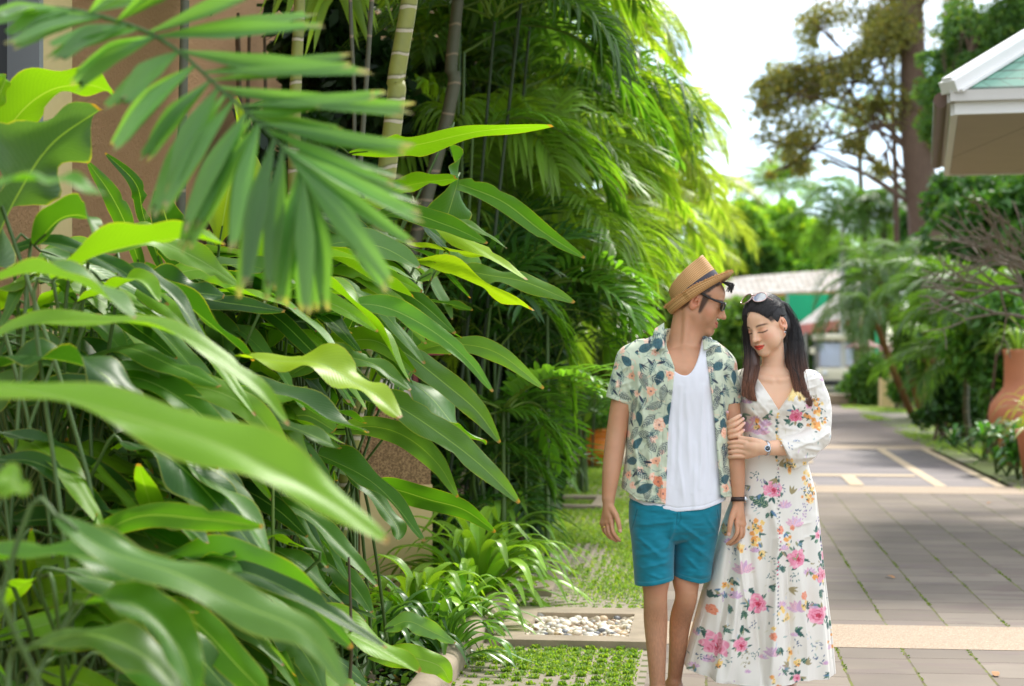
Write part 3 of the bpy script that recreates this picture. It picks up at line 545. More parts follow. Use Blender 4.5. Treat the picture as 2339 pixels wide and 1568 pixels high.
ginger('row of sharp bright leaves arching over the path beside the lantern pillar', [
    ([(800, 352), (900, 338), (960, 330), (1100, 300), (1262, 288)], (8.2, 7.0), 66, 'bright', 58),
    ([(840, 460), (930, 425), (1042, 408)], (8.0, 7.2), 60, 'bright', 50, 'oval'),
    ([(1040, 420), (1060, 425), (1150, 462), (1240, 530), (1335, 590)], (8.2, 7.2), 50, 'mid', -25),
    ([(950, 476), (1060, 510), (1158, 568)], (8.2, 7.5), 30, 'pale', 20),
    ([(1025, 330), (1045, 400), (1032, 460), (1000, 560), (985, 640)], (8.0, 7.8), 78, 'mid', 80),
    ([(790, 455), (900, 478), (1000, 515), (1080, 560), (1205, 640)], (7.8, 6.9), 56, 'lime', 10),
    ([(760, 520), (880, 545), (1000, 570), (1110, 585)], (8.0, 7.5), 60, 'lime', 35),
    ([(820, 560), (900, 590), (1000, 615), (1110, 660), (1216, 710)], (7.6, 6.8), 88, 'lime', 42),
    ([(1020, 610), (1110, 628), (1200, 645), (1312, 692)], (7.8, 6.9), 56, 'pale', -15),
    ([(690, 570), (780, 600), (860, 645), (945, 680)], (7.2, 6.6), 84, 'bright', 45)], 1)
ginger('dense pale-topped leaves hanging over the cream pillar', [
    ([(700, 735), (780, 700), (870, 700), (970, 745), (1060, 815), (1126, 895)], (6.4, 6.2), 48, 'mid', -20),
    ([(690, 630), (790, 655), (880, 720), (970, 832)], (6.8, 6.5), 38, 'pale', 20),
    ([(930, 812), (1000, 790), (1080, 790), (1150, 815), (1242, 888)], (7.4, 6.8), 52, 'pale', -30),
    ([(850, 770), (930, 810), (1020, 880), (1090, 940), (1142, 1012)], (7.0, 6.6), 66, 'pale', -25),
    ([(800, 800), (900, 850), (980, 905), (1050, 985), (1108, 1005)], (7.4, 7.0), 96, 'mid', 40),
    ([(830, 890), (920, 935), (1010, 995), (1100, 1065), (1186, 1150)], (6.8, 6.5), 74, 'pale', -20),
    ([(750, 985), (850, 975), (930, 1000), (1000, 1060), (1046, 1136)], (7.4, 7.0), 58, 'pale', -25),
    ([(620, 1000), (740, 1045), (860, 1110), (970, 1237)], (7.0, 6.8), 58, 'mid', 10),
    ([(830, 1110), (900, 1118), (980, 1142), (1060, 1165), (1132, 1216)], (7.6, 7.2), 56, 'mid', -30),
    ([(780, 1060), (850, 1130), (905, 1200), (908, 1235)], (7.2, 7.0), 46, 'mid', 10),
    ([(500, 830), (620, 760), (700, 740), (790, 690)], (7.0, 7.0), 66, 'deep', 50),
    ([(690, 830), (760, 790), (860, 780), (950, 850)], (7.2, 6.8), 60, 'bright', -30),
    ([(640, 960), (700, 950), (765, 985)], (6.3, 6.1), 86, 'pale', -20, 'oval')], 2)
ginger('plant with a long yellow-green striped leaf in the middle of the broad leaves', [
    ([(540, 815), (640, 825), (730, 830), (800, 870), (860, 905), (915, 955)], (5.6, 5.3), 74, 'lime', 20),
    ([(400, 900), (520, 880), (640, 900), (750, 960), (840, 990)], (6.0, 5.6), 70, 'deep', 30),
    ([(470, 960), (500, 880), (510, 780), (480, 700)], (6.6, 6.4), 66, 'pale', 60),
    ([(560, 900), (610, 820), (600, 730), (560, 660)], (6.6, 6.6), 90, 'mid', 70),
    ([(700, 1000), (640, 920), (600, 860), (590, 780)], (6.6, 6.4), 80, 'bright', 60),
    ([(500, 1010), (560, 940), (660, 910), (700, 900)], (6.2, 6.0), 60, 'pale', 10)], 3)
ginger('low plant with broad drooping leaves in front of the pillar foot', [
    ([(350, 1305), (450, 1300), (560, 1320), (680, 1370), (782, 1466)], (5.6, 5.4), 86, 'pale', 15),
    ([(500, 1370), (600, 1385), (720, 1415), (850, 1475), (958, 1537)], (6.0, 5.7), 92, 'bright', 20),
    ([(560, 1410), (640, 1440), (700, 1500), (740, 1580)], (5.8, 5.6), 80, 'pale', 0),
    ([(640, 1260), (720, 1270), (800, 1330), (850, 1400)], (6.6, 6.4), 60, 'mid', 0),
    ([(430, 1200), (520, 1160), (560, 1120), (540, 1090)], (6.6, 6.4), 90, 'mid', 70),
    ([(700, 1290), (740, 1220), (800, 1190), (870, 1230)], (6.6, 6.4), 72, 'deep', 40),
    ([(880, 1440), (930, 1420), (980, 1440), (1040, 1470)], (6.6, 6.6), 44, 'pale', -20),
    ([(840, 1500), (920, 1500), (1000, 1520), (1030, 1560)], (6.6, 6.6), 60, 'bright', -20)], 4)
ginger('nearest plant, its long blurred leaf crossing the picture from the left edge', [
    ([(-120, 880), (60, 895), (250, 940), (450, 1000), (620, 1070), (760, 1150), (885, 1240)], (3.2, 3.1), 104, 'bright', 15),
    ([(-60, 1130), (0, 1090), (40, 1110), (70, 1125)], (3.0, 3.0), 50, 'bright', 15),
    ([(-100, 1300), (60, 1270), (200, 1275), (330, 1310), (480, 1350)], (3.6, 3.5), 90, 'mid', 25),
    ([(130, 1180), (250, 1260), (400, 1310), (560, 1385), (700, 1450), (800, 1580)], (3.5, 3.3), 92, 'pale', 5),
    ([(180, 1380), (300, 1380), (400, 1470), (450, 1590)], (3.6, 3.4), 112, 'mid', 20),
    ([(60, 1480), (200, 1450), (330, 1500), (420, 1600)], (3.6, 3.4), 110, 'pale', 10)], 5)
ginger('blurred plant by the left edge with leaves bending to the right', [
    ([(-80, 800), (60, 745), (200, 735), (340, 745), (470, 800), (580, 880), (658, 972)], (4.3, 4.1), 62, 'bright', 10),
    ([(-60, 660), (60, 625), (160, 640), (240, 680), (305, 728)], (4.2, 4.0), 100, 'pale', 30),
    ([(120, 640), (220, 585), (340, 555), (440, 545), (512, 560)], (4.7, 4.6), 74, 'bright', 45),
    ([(-30, 600), (40, 450), (120, 330), (230, 250)], (5.2, 5.2), 210, 'grey', 65, 'oval'),
    ([(-40, 420), (30, 280), (110, 210), (200, 195), (262, 215)], (5.4, 5.3), 110, 'bright', 60),
    ([(-30, 300), (-10, 240), (10, 190), (15, 170)], (5.2, 5.2), 60, 'bright', 70),
    ([(180, 690), (260, 660), (320, 640), (365, 690)], (5.2, 5.0), 60, 'bright', 20),
    ([(80, 560), (140, 500), (200, 500), (215, 560)], (5.2, 5.0), 90, 'mid', 50),
    ([(-100, 420), (60, 412), (150, 415), (240, 445)], (3.0, 3.0), 46, 'mid', 15),
    ([(-40, 850), (100, 820), (240, 860), (300, 960)], (4.8, 4.6), 130, 'deep', 30)], 6)
ginger('upright leaves in front of the tan wall', [
    ([(330, 640), (290, 520), (250, 440), (200, 370)], (6.2, 6.0), 50, 'mid', 60),
    ([(380, 640), (330, 500), (310, 420), (240, 350)], (6.4, 6.2), 40, 'deep', 60),
    ([(500, 560), (520, 450), (545, 340), (540, 220)], (6.6, 6.4), 86, 'lime', 80),
    ([(420, 640), (400, 560), (380, 500), (360, 430)], (6.4, 6.2), 90, 'deep', 60),
    ([(560, 700), (600, 600), (640, 520), (640, 480)], (6.8, 6.6), 70, 'bright', 60),
    ([(330, 760), (360, 700), (350, 640), (330, 600)], (6.2, 6.0), 60, 'mid', 60)], 7)
# filler clumps behind: many leaves leaning to the path
for k, (uc, vc, Zc, n, su, sv, lb) in enumerate([(120, 1050, 6.2, 36, 190, 260, 'shaded clump of broad leaves at the far left'), (420, 1150, 7.2, 46, 170, 220, 'shaded clump of broad leaves left of the striped leaf'), (570, 1180, 7.8, 34, 130, 200, 'clump of broad leaves left of the cream pillar'),
        (560, 800, 7.6, 26, 190, 120, 'mid-height clump under the hanging palm frond'), (820, 720, 8.6, 24, 150, 130, 'clump of broad leaves under the thick ringed trunk'), (240, 850, 7.0, 24, 170, 120, 'clump of broad leaves below the tan wall'), (250, 1350, 5.2, 34, 220, 170, 'low dense clump of broad leaves at the bottom left'), (620, 1420, 6.6, 34, 170, 130, 'low clump of broad leaves left of the near kerb'), (520, 980, 6.8, 30, 200, 120, 'clump of broad leaves behind the striped leaf')]):
    L_ = []
    for i in range(n):
        u, v = uc+R3.normal(0, su*.6), vc+R3.normal(0, sv*.6); a = R3.uniform(-.9, 1.0); ln = R3.uniform(180, 360)*7/Zc; dr = R3.uniform(20, 90); up_ = R3.random() < .3
        if up_: pts = [(u, v+ln*.5), (u+R3.uniform(-30, 40), v), (u+R3.uniform(-60, 90), v-ln*.45)]
        else: pts = [(u-ln*.5*math.cos(a), v-ln*.5*math.sin(a)*.5), (u, v-dr*.3), (u+ln*.3*math.cos(a), v+ln*.3*math.sin(a)*.5+dr*.2), (u+ln*.5*math.cos(a), v+ln*.5*math.sin(a)*.5+dr)]
        L_.append((pts, (Zc+R3.uniform(-.5, .5), Zc+R3.uniform(-.5, .5)), R3.uniform(36, 70)*7/Zc, R3.choice(['deep', 'mid', 'mid', 'bright', 'pale', 'deep']), R3.uniform(-20, 60)))
    rt = ginger(lb, L_, 50+k)
for k, (u0, u1, v0, v1, Zc, n, lb) in enumerate([(0, 330, 560, 900, 5.6, 36, 'cascade of arching leaves below the tan wall at the left'), (300, 700, 620, 900, 6.4, 46, 'cascade of arching leaves under the tip of the hanging frond'), (680, 950, 480, 860, 7.3, 40, 'cascade of arching leaves under the lime-coloured leaves'), (0, 350, 900, 1300, 5.2, 26, 'cascade of arching leaves at the left, half way down'), (330, 700, 880, 1200, 6.2, 40, 'cascade of arching leaves below the striped leaf'), (0, 420, 1250, 1560, 4.6, 22, 'cascade of arching leaves in the bottom left corner'), (420, 820, 1230, 1560, 5.9, 38, 'cascade of arching leaves left of the kerb')]):
    L_ = []
    for i in range(n):
        u, v = R3.uniform(u0, u1)-60, R3.uniform(v0, v1); ln = R3.uniform(200, 380)*6.5/Zc; a = R3.uniform(-.35, .75); s_g = 1 if R3.random() < .85 else -.6
        pts = [(u, v), (u+ln*.35*s_g, v+ln*.35*math.sin(a)-ln*.10), (u+ln*.7*s_g, v+ln*.7*math.sin(a)+ln*.02), (u+ln*s_g, v+ln*math.sin(a)+ln*R3.uniform(.1, .4))]
        L_.append((pts, (Zc+R3.uniform(-.3, .6), Zc+R3.uniform(-.5, .4)), R3.uniform(36, 68)*6.5/Zc, R3.choice(['deep', 'mid', 'mid', 'bright', 'pale', 'deep', 'bright']), R3.uniform(-35, 50)))
    ginger(lb, L_, 150+k)
# thin upright stems low down
mb = MB(); root = empty('cane_thicket', G(520, 1420), 0, 'thicket of thin green and brown canes under the broad leaves', 'plant')
for i in range(80):
    Z = R3.uniform(5.8, 8.6); u = R3.uniform(-40, 780) if i < 70 else R3.uniform(400, 760); a = P(u, CV, Z); a[2] = 0; b = a+np.array([R3.normal(0, .12), R3.normal(0, .1), R3.uniform(.5, 1.1)])
    c = np.array([(.14, .22, .04), (.10, .15, .035), (.24, .17, .06), (.10, .07, .04)][R3.choice(4, p=[.45, .25, .15, .15])])*R3.uniform(.6, 1.2)
    mb.tube(spline([a, (a+b)/2+R3.normal(0, .02, 3), b], 6), np.linspace(.009, .004, 6)*R3.uniform(.6, 1.3), 5, cap=False, col=c)
tag(mb.build('canes', vcol_mat('cane', .6), root, usecol=True, smooth=True), kind='stuff')

# foreground palm frond hanging from the top left ---------------------------
root = empty('palm_tree', P(-150, 300, 3.7)*np.array([1, 1, 0]), 0, 'blurred palm frond with blunt-ended leaflets hanging in from the top left', 'palm')
rac = spline([P(u, v, Z) for u, v, Z in [(-60, 60, 3.9), (120, 20, 3.85), (300, 60, 3.8), (404, 115, 3.75), (505, 205, 3.7), (590, 280, 3.65), (650, 345, 3.62), (690, 400, 3.6)]], 40)
mb = MB(); mb.tube(rac, np.linspace(.006, .002, 40), 8, col=(.10, .19, .06))
mb.tube([P(-150, CV, 3.95)*np.array([1, 1, 0]), P(-140, 300, 3.95), rac[0]], [.03, .02, .01], 8, col=(.2, .3, .07))
LF = [  # root on the rachis (u, v), tip (u, v), width px, sag px
    ((270, 60), (430, -60), 50, 10), ((330, 75), (640, -40), 46, -10), ((350, 85), (728, 34), 52, -14), ((404, 120), (845, 168), 48, -22), ((470, 175), (800, 130), 40, -12), ((505, 205), (946, 244), 40, -26), ((545, 238), (870, 215), 34, -16),
    ((583, 272), (944, 335), 40, -24), ((600, 300), (920, 410), 38, -20), ((640, 335), (962, 470), 40, -16), ((650, 350), (940, 560), 40, -10), ((670, 370), (900, 655), 44, 10), ((682, 385), (850, 600), 34, 8),
    ((688, 395), (742, 706), 44, 20), ((685, 395), (690, 712), 42, 6), ((680, 390), (650, 700), 44, -10), ((640, 340), (618, 672), 40, -6), ((622, 318), (560, 660), 40, -16), ((590, 280), (530, 575), 40, -14), ((585, 275), (415, 575), 50, -26),
    ((560, 255), (440, 520), 44, -20), ((520, 220), (345, 500), 46, -24), ((500, 200), (390, 440), 44, -20), ((480, 185), (330, 370), 44, -18), ((440, 150), (255, 345), 46, -26), ((404, 118), (275, 250), 46, -20), ((350, 90), (165, 200), 52, -22),
    ((300, 65), (130, 145), 50, -20), ((240, 45), (36, 110), 50, -22), ((180, 30), (10, 90), 46, -20), ((120, 20), (-60, 60), 44, -10), ((200, 32), (330, -80), 40, 0), ((560, 255), (790, 300), 36, -20)]
LF = LF+[((a[0]+6, a[1]+8), (b[0]*.93+c_[0]*.07+R3.uniform(-16, 16), b[1]*.96+c_[1]*.04+R3.uniform(-12, 26)), w_*.85, sg*.6) for (a, b, w_, sg), (_, c_, _, _) in zip(LF, LF[1:]+LF[:1])]
LF = LF+[((a[0]-4, a[1]+3), (b[0]*.88+c_[0]*.12+R3.uniform(-22, 22), b[1]*.9+c_[1]*.1+R3.uniform(-26, 16)), w_*.8, sg*.8) for (a, b, w_, sg), (_, c_, _, _) in list(zip(LF, LF[1:]+LF[:1]))[::2]]
for k, (a, b, w_, sg) in enumerate(LF):
    j = np.argmin([np.hypot(*(np.array([CU+q[0]/q[1]*FD, CV+(CH-q[2])/q[1]*FD])-a)) for q in rac]); p0 = rac[j]; Z0 = p0[1]; Z1 = Z0+R3.uniform(-.18, .12); p1 = P(b[0], b[1], Z1); mid = (p0+p1)/2; dv = np.array([b[0]-a[0], b[1]-a[1]]); nrm = np.array([-dv[1], dv[0]])/np.hypot(*dv); mid = P(CU+mid[0]/mid[1]*FD+nrm[0]*-sg*.6, CV+(CH-mid[2])/mid[1]*FD+nrm[1]*-sg*.6, mid[1])
    V, F, U = blade([p0, mid, p1], w_*1.35/FD*Z0, up=np.array([.1, -.8, .75]), roll=R3.uniform(-.3, .3), fold=.45, curl=0, n=14, m=6, prof='jagged', seed=k, und=.04)
    tt = np.repeat(np.linspace(0, 1, 14), 6)[:, None]; cc = np.array((.13, .28, .075))*math.exp(R3.normal(0, .15)); cc = cc*(1-.0*tt); dry = np.clip((tt-.93)/.07, 0, 1); mb.add(V, F, U, cc*(1-dry)+np.array((.36, .30, .16))*dry)
mb.build('frond', palm_m, root, usecol=True, smooth=True)

# areca palms receding along the path --------------------------------------
def pc(u, v, Z): return P(u, v, Z)
ARE = [('dark feathery palm behind the ringed trunks', 960, 10.8, [(1130, 50), (1200, -80)], 'areca_dark', 11, .7), ('tall palm whose fronds arch over the top centre', 1040, 13, [(1210, 60), (1190, -100)], 'areca', 13, .72),
       ('palm with low feathery fronds beside the broad leaves', 1020, 12, [(1170, 540), (1100, 400)], 'areca', 12, .72), ('palm with sunlit yellow-green fronds near the sky', 1150, 16, [(1270, 60), (1300, 280)], 'areca_lime', 14, .72),
       ('palm with pale drooping fronds above the man', 1260, 18, [(1370, 420), (1400, 300)], 'areca_lime', 14, .72), ('palm with deep green fronds left of the straw hat', 1200, 15, [(1290, 460), (1250, 640)], 'areca', 13, .75),
       ('farther palm showing above the straw hat', 1380, 24, [(1440, 400), (1480, 510)], 'areca_lime', 13, .85), ('farthest palm of the row, behind the straw hat', 1450, 32, [(1510, 540), (1490, 630)], 'areca_lime', 13, .95), ('small palm by the kerb behind the fern-like fronds', 1180, 14, [(1250, 760)], 'areca', 11, .7),
       ('palm behind the man, at shoulder height', 1330, 20, [(1370, 600), (1330, 660)], 'areca', 12, .75), ('dark palm against the wall top', 1060, 14, [(1080, 140), (1220, 240)], 'areca_dark', 13, .9)]
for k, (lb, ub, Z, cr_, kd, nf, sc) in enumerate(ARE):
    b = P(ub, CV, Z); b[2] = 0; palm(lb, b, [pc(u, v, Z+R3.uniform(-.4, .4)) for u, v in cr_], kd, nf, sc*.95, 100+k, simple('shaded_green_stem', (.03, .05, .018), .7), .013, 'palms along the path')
def px_frond(root, spine, Z, ll_px, lw_px, colr, seed, n=34, hang=.75, out=.45, prof='leaflet'):
    r6 = np.random.default_rng(seed); Zs = np.linspace(Z[0], Z[1], len(spine)); rac = spline([P(u, v, z) for (u, v), z in zip(spine, Zs)], 40); T = unit(np.gradient(rac, axis=0)); m6 = MB(); m6.tube(rac, np.linspace(.011, .003, 40)*Zs.mean()/12, 6, cap=False, col=np.array([.16, .24, .05])); zm = Zs.mean()
    for i in range(n):
        f = .10+.90*i/(n-1); k = f*39; j = min(int(k), 38); p = rac[j]*(1-k+j)+rac[j+1]*(k-j); tg = T[j]; S_ = unit(np.cross(tg, [0, 0, 1.0])); U_ = np.cross(S_, tg); l_ = ll_px/FD*zm*(.5+.5*math.sin(PI*min(1, f*.8+.15)))*(1-.45*max(0, f-.7)/.3)
        for sd in (-1, 1):
            d = unit(tg*(.45+.75*f)+S_*sd*out+U_*r6.uniform(-.05, .25)+r6.normal(0, .05, 3)); q = unit(d+np.array([0, 0, -hang*r6.uniform(.5, 1.1)])); p1 = p+d*l_*.35; p2 = p1+unit(d+q)*l_*.3; p3 = p2+unit(q+np.array([0, 0, -hang*.5]))*l_*.35
            V, F, U = blade([p, p1, p2, p3], lw_px/FD*zm*r6.uniform(.8, 1.15), up=U_, fold=.4, curl=0, n=8, m=4, prof=prof, seed=int(r6.integers(1e6))); m6.add(V, F, U, np.array(colr)*math.exp(r6.normal(0, .2)))
    return m6.build('frond', palm_m, root, usecol=True, smooth=True)
HF = [('palm leaning out over the top of the picture', 1120, 11.5, [([(1060, 120), (1180, 60), (1320, 90), (1450, 220), (1540, 360)], (11.2, 12.5), 150, 15, (.10, .23, .035)), ([(1080, 300), (1200, 270), (1330, 340), (1430, 500)], (11, 11.6), 150, 15, (.15, .30, .04)), ([(1050, 20), (1180, -20), (1320, 20), (1420, 120)], (11.2, 12), 150, 15, (.13, .27, .04))]),
      ('palm with long pale fronds in the middle of the row', 1180, 13.5, [([(1180, 560), (1290, 470), (1400, 500), (1480, 640)], (13, 13.8), 150, 14, (.24, .40, .06)), ([(1160, 420), (1290, 330), (1430, 350), (1560, 480)], (13, 14.5), 160, 14, (.26, .41, .06)), ([(1120, 620), (1210, 560), (1300, 610), (1350, 720)], (11.5, 11.8), 130, 14, (.10, .22, .04)), ([(1200, 200), (1350, 150), (1480, 210), (1560, 330)], (13, 14.5), 160, 15, (.32, .45, .06))]),
      ('golden-green palm nearest the open sky', 1330, 17, [([(1300, 80), (1390, 40), (1470, 70), (1560, 160)], (16, 17.5), 110, 13, (.30, .40, .09)), ([(1320, 260), (1430, 190), (1530, 240), (1590, 340)], (16, 17.5), 100, 13, (.30, .41, .09)), ([(1380, 400), (1500, 340), (1600, 400), (1650, 510)], (17, 19), 120, 12, (.28, .39, .09)), ([(1360, 520), (1480, 470), (1590, 530), (1640, 640)], (18, 20), 110, 12, (.30, .42, .08)), ([(1300, 10), (1370, -30), (1430, -10), (1490, 60)], (16, 17), 90, 13, (.28, .38, .08))]),
      ('low palm whose fronds droop towards the kerb', 1140, 11.2, [([(1120, 700), (1220, 690), (1290, 790), (1312, 960)], (11, 11), 120, 14, (.15, .31, .035)), ([(1100, 950), (1180, 940), (1250, 980), (1295, 1050)], (10.8, 10.8), 100, 13, (.13, .28, .035)), ([(1180, 640), (1280, 680), (1370, 740), (1400, 830)], (12, 12.4), 110, 15, (.22, .38, .05)), ([(1090, 1010), (1160, 1020), (1230, 1070), (1260, 1130)], (10.9, 10.9), 90, 12, (.10, .23, .035))])]
for k, (lb, ub, Z, fs) in enumerate(HF):
    b = P(ub, CV, Z); b[2] = 0; rt = empty('palm_tree', b, 0, lb, 'palm', 'palms along the path'); m6 = MB()
    for j, (sp_, Zz, l1, l2, cc_) in enumerate(fs):
        px_frond(rt, sp_, Zz, l1, l2, cc_, 700+k*10+j); s0 = P(*sp_[0], Zz[0]); m6.tube(spline([b+R3.normal(0, .04, 3)*[1, 1, 0], (b+s0)/2+np.array([-.1, 0, 0]), s0], 10), np.linspace(.016, .010, 10), 6, cap=False)
    m6.build('stem', stem_mat(), rt, smooth=True)
# broad short fronds near the kerb
for k, (u, v, Z, az, tl, sc, lb) in enumerate([(1250, 650, 11.5, -.2, -.5, 1.0, 'low palm with broad drooping leaflets right of the broad leaves'), (1150, 940, 10.8, .1, -.35, .95, 'lowest palm frond clump over the kerb')]):
    c = P(u, v, Z); b = c*np.array([1, 1, 0]); rt = empty('palm_shrub', b, 0, lb, 'palm'); mb = MB(); mb.tube([b, c], [.02, .012], 7); mb.build('stem', stem_mat(), rt, smooth=True); rr = np.random.default_rng(k+9)
    for i in range(8): add_frond(rt, 'broad', c, az+rr.uniform(-1.1, 1.0)+(2.6 if i > 5 else 0), tl+rr.uniform(-.35, .35), sc*rr.uniform(.5, .72), rr)
for k, (u, v, Z, lb) in enumerate([(1130, 740, 11.2, 'fan-leaved lady palm beside the lantern'), (1200, 800, 12, 'second fan-leaved lady palm, nearer the kerb'), (1050, 1180, 11, 'dark lady palm right of the cream pillar'), (1130, 1090, 12, 'low dark shrub palm between pillar and kerb'), (1160, 620, 11.5, 'fan-leaved lady palm under the long bright leaf')]):
    c = P(u, v, Z); b = c*np.array([1, 1, 0]); rt = empty('lady_palm', b, 0, lb, 'palm', 'lady palms'); mb = MB(); mb.tube([b, c], [.014, .01], 6); mb.build('stem', stem_mat(), rt, smooth=True); rr = np.random.default_rng(k+29)
    for i in range(11): add_frond(rt, 'lady', c+rr.normal(0, .1, 3), rr.uniform(0, 6.28), rr.uniform(-.5, .6), rr.uniform(.7, 1.1), rr)
# backdrop shrubs filling behind the palms; near-black ones added, shade in their leaf colour
rr = np.random.default_rng(31)
for k, (u, v, r, Z, c, lb) in enumerate([(1180, 880, 130, 13, (.035, .085, .02), 'dark leafy shrub behind the cream pillar'), (1350, 830, 120, 27, (.10, .20, .035), 'leafy shrub behind the orange pot'), (1230, 380, 180, 17, (.06, .15, .03), 'tall dark bush filling the gap behind the palms'), (1480, 650, 130, 27, (.12, .22, .05), 'sunlit bush left of the straw hat'), (1120, 480, 200, 15, (.025, .07, .018), 'dark bush against the wall'), (1480, 880, 110, 26, (.09, .17, .04), 'leafy bush behind the man'), (1010, 200, 200, 15.5, (.02, .055, .015), 'bush with deep shade in its leaf colour behind the ringed trunks'), (1170, 1000, 90, 12.3, (.07, .16, .03), 'low dark shrub behind the kerb lilies'), (1215, 935, 70, 15.5, (.10, .22, .035), 'shrub with drooping leaves half way along the kerb'), (1200, 700, 110, 12.8, (.03, .08, .02), 'dark shrub right of the red lantern'), (1350, 930, 55, 24, (.12, .25, .05), 'light green shrub behind the orange pot'), (1240, 790, 80, 15.8, (.035, .095, .022), 'dark shrub between the palms at shoulder height'), (600, 60, 150, 10.4, (.012, .035, .010), 'added near-black bush, shade put into its leaf colour, behind the hanging frond'), (790, 120, 170, 11.6, (.014, .042, .010), 'added bush with deep shade in its leaf colour, left of the thick ringed trunk'), (930, 330, 150, 12.2, (.02, .06, .014), 'added bush with deep shade in its leaf colour, under the thick ringed trunk'), (760, 420, 120, 10.6, (.016, .05, .012), 'added dark bush, shade in its leaf colour, between the frond and the lime-coloured leaves')]):
    c0 = P(u, v, Z); b = c0*np.array([1, 1, 0]); rt = empty('shrub', b, 0, lb, 'shrub', 'shrubs behind the palms'); R_ = r/FD*Z; hgt = c0[2]
    bl = [(c0+np.array([rr.normal(0, R_*.35), rr.normal(0, R_*.3), rr.normal(0, R_*.35)]), (R_*.6, R_*.5, R_*.6)) for i in range(7)]+[(np.array([c0[0], c0[1], max(.3, hgt*.4)]), (R_*.7, R_*.5, max(.3, hgt*.45)))]
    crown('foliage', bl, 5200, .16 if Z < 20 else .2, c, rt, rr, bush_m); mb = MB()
    for q in range(4): mb.tube([b+rr.normal(0, .1, 3)*[1, 1, 0], bl[q][0]], [.03, .01], 5)
    mb.build('stem', bark_m, rt)
# lilies along the kerb -----------------------------------------------------
def lily(base, label, n, L, w_, colr, seed, h0=.9, name='lily_plant', grp='spider lilies along the kerb', spread=1.0):
    rr = np.random.default_rng(seed); base = np.array(base, float); base[2] = 0; rt = empty(name, base, 0, label, 'plant', grp); mb = MB()
    for i in range(n):
        a = rr.uniform(0, 2*PI); f = (i/n)**.8*spread; l_ = L*rr.uniform(.75, 1.1); e = math.radians(86-70*f+rr.uniform(-8, 8)); d = np.array([math.cos(a)*math.cos(e), math.sin(a)*math.cos(e), math.sin(e)]); hd = np.array([math.cos(a), math.sin(a), 0])
        b0 = base+hd*.02; p1 = b0+d*l_*.5; p2 = p1+unit(d+hd*.6+np.array([0, 0, -.35-.5*f]))*l_*.3; p3 = p2+unit(hd+np.array([0, 0, -.5-1.1*f]))*l_*.24; p3[2] = max(p3[2], .01)
        V, F, U = blade([b0, p1, p2, p3], w_*rr.uniform(.8, 1.15), roll=0, fold=.45, curl=.2, n=14, m=5, prof='strap', seed=i); mb.add(V, F, U, np.array(colr)*math.exp(rr.normal(0, .2)))
    mb.build('leaves', leaf_s, rt, usecol=True, smooth=True); return rt
leaf_s = foliage_mat('strap_leaf', .36, .34, .5)
lily(G(960, 1445), 'bright strap-leaved lily at the foot of the cream pillar', 50, .52, .07, (.27, .46, .05), 1)
lily(G(1085, 1380), 'large bright lily arching over the kerb by the pebble pit', 84, .72, .074, (.25, .44, .05), 2)
lily(G(1130, 1300), 'lily spilling over the second pebble pit', 70, .76, .066, (.22, .42, .06), 3)
for k, (u, v) in enumerate([(1150, 1215), (1080, 1230), (1190, 1150), (1215, 1125), (1235, 1100)]): lily(G(u, v), ['lily beside the concrete kerb, behind the pebble pits', 'dark green lily right of the cream pillar', 'lily half way along the kerb', 'farther lily near the orange pot', 'farthest lily, next to the orange pot'][k], 34, .66, .05, (.15, .32, .05), 20+k)
lily(G(870, 1520), 'low striped-leaf plant at the bottom left of the path', 40, .5, .05, (.09, .20, .05), 31, name='strap_leaf_plant', grp=None); lily(G(780, 1500), 'dark low strap-leaved plant under the broad leaves', 34, .5, .045, (.06, .15, .035), 32, name='strap_leaf_plant', grp=None)
lily(G(1010, 1520), 'dark strap-leaved plant hanging over the near kerb', 46, .42, .05, (.12, .27, .04), 34, name='strap_leaf_plant', grp=None); lily(G(1060, 1445), 'bright strap-leaved plant between the kerb and the pebble pit', 50, .44, .05, (.20, .38, .05), 35, name='strap_leaf_plant', grp=None)
lily(G(950, 1500), 'small strap-leaved plant next to the near kerb', 26, .42, .045, (.10, .22, .05), 33, name='strap_leaf_plant', grp=None)
# ground cover near the kerb
rr = np.random.default_rng(8); n = 5200; s_ = rr.uniform(7, 12.5, n); t_ = rr.uniform(-2.3, -1.22, n)-(s_ > 9.5)*.6; C_ = np.stack([s_*DX+t_*DY, s_*DY-t_*DX, rr.uniform(0, .06, n)], 1)
V, F, c = cards(C_, rr.normal(size=(n, 3))*[1, 1, .4], rr.uniform(.02, .06, n), np.array([(.05, .12, .03), (.09, .16, .04), (.16, .12, .06)])[rr.choice(3, n, p=[.5, .35, .15])], rr, .7); tag(mkw('ground_cover', V, F, bush_m, None, col=c), kind='stuff')
# terracotta pot left of the man
terr = simple('glazed_orange_clay', srgb(206, 122, 40), .35, nscale=6, var=.2, bump=.2, bscale=12)
b = G(1366, 1066); rt = empty('clay_pot', b, 0, 'glazed orange clay pot with a plant behind the arm of the man', 'pot')
mb = MB(); mb.lathe([(0, .0), (.14, .0), (.20, .06), (.285, .17), (.29, .25), (.23, .31), (.20, .335), (.235, .37), (.25, .385), (.24, .40), (.2, .39), (.19, .34), (.2, .3), (0, .28)], n=40); mb.build('pot', terr, rt, world=False, smooth=True)
mb = MB(); mb.lathe([(0, .30), (.14, .30), (.16, .33), (.20, .41), (.22, .43), (.21, .45), (.17, .43), (0, .40)], n=32); mb.build('inner_bowl', terr, rt, world=False, smooth=True)
crown('foliage', [(b+np.array([0, 0, .55]), (.3, .3, .25))], 700, .1, (.08, .2, .04), rt, rr, bush_m)
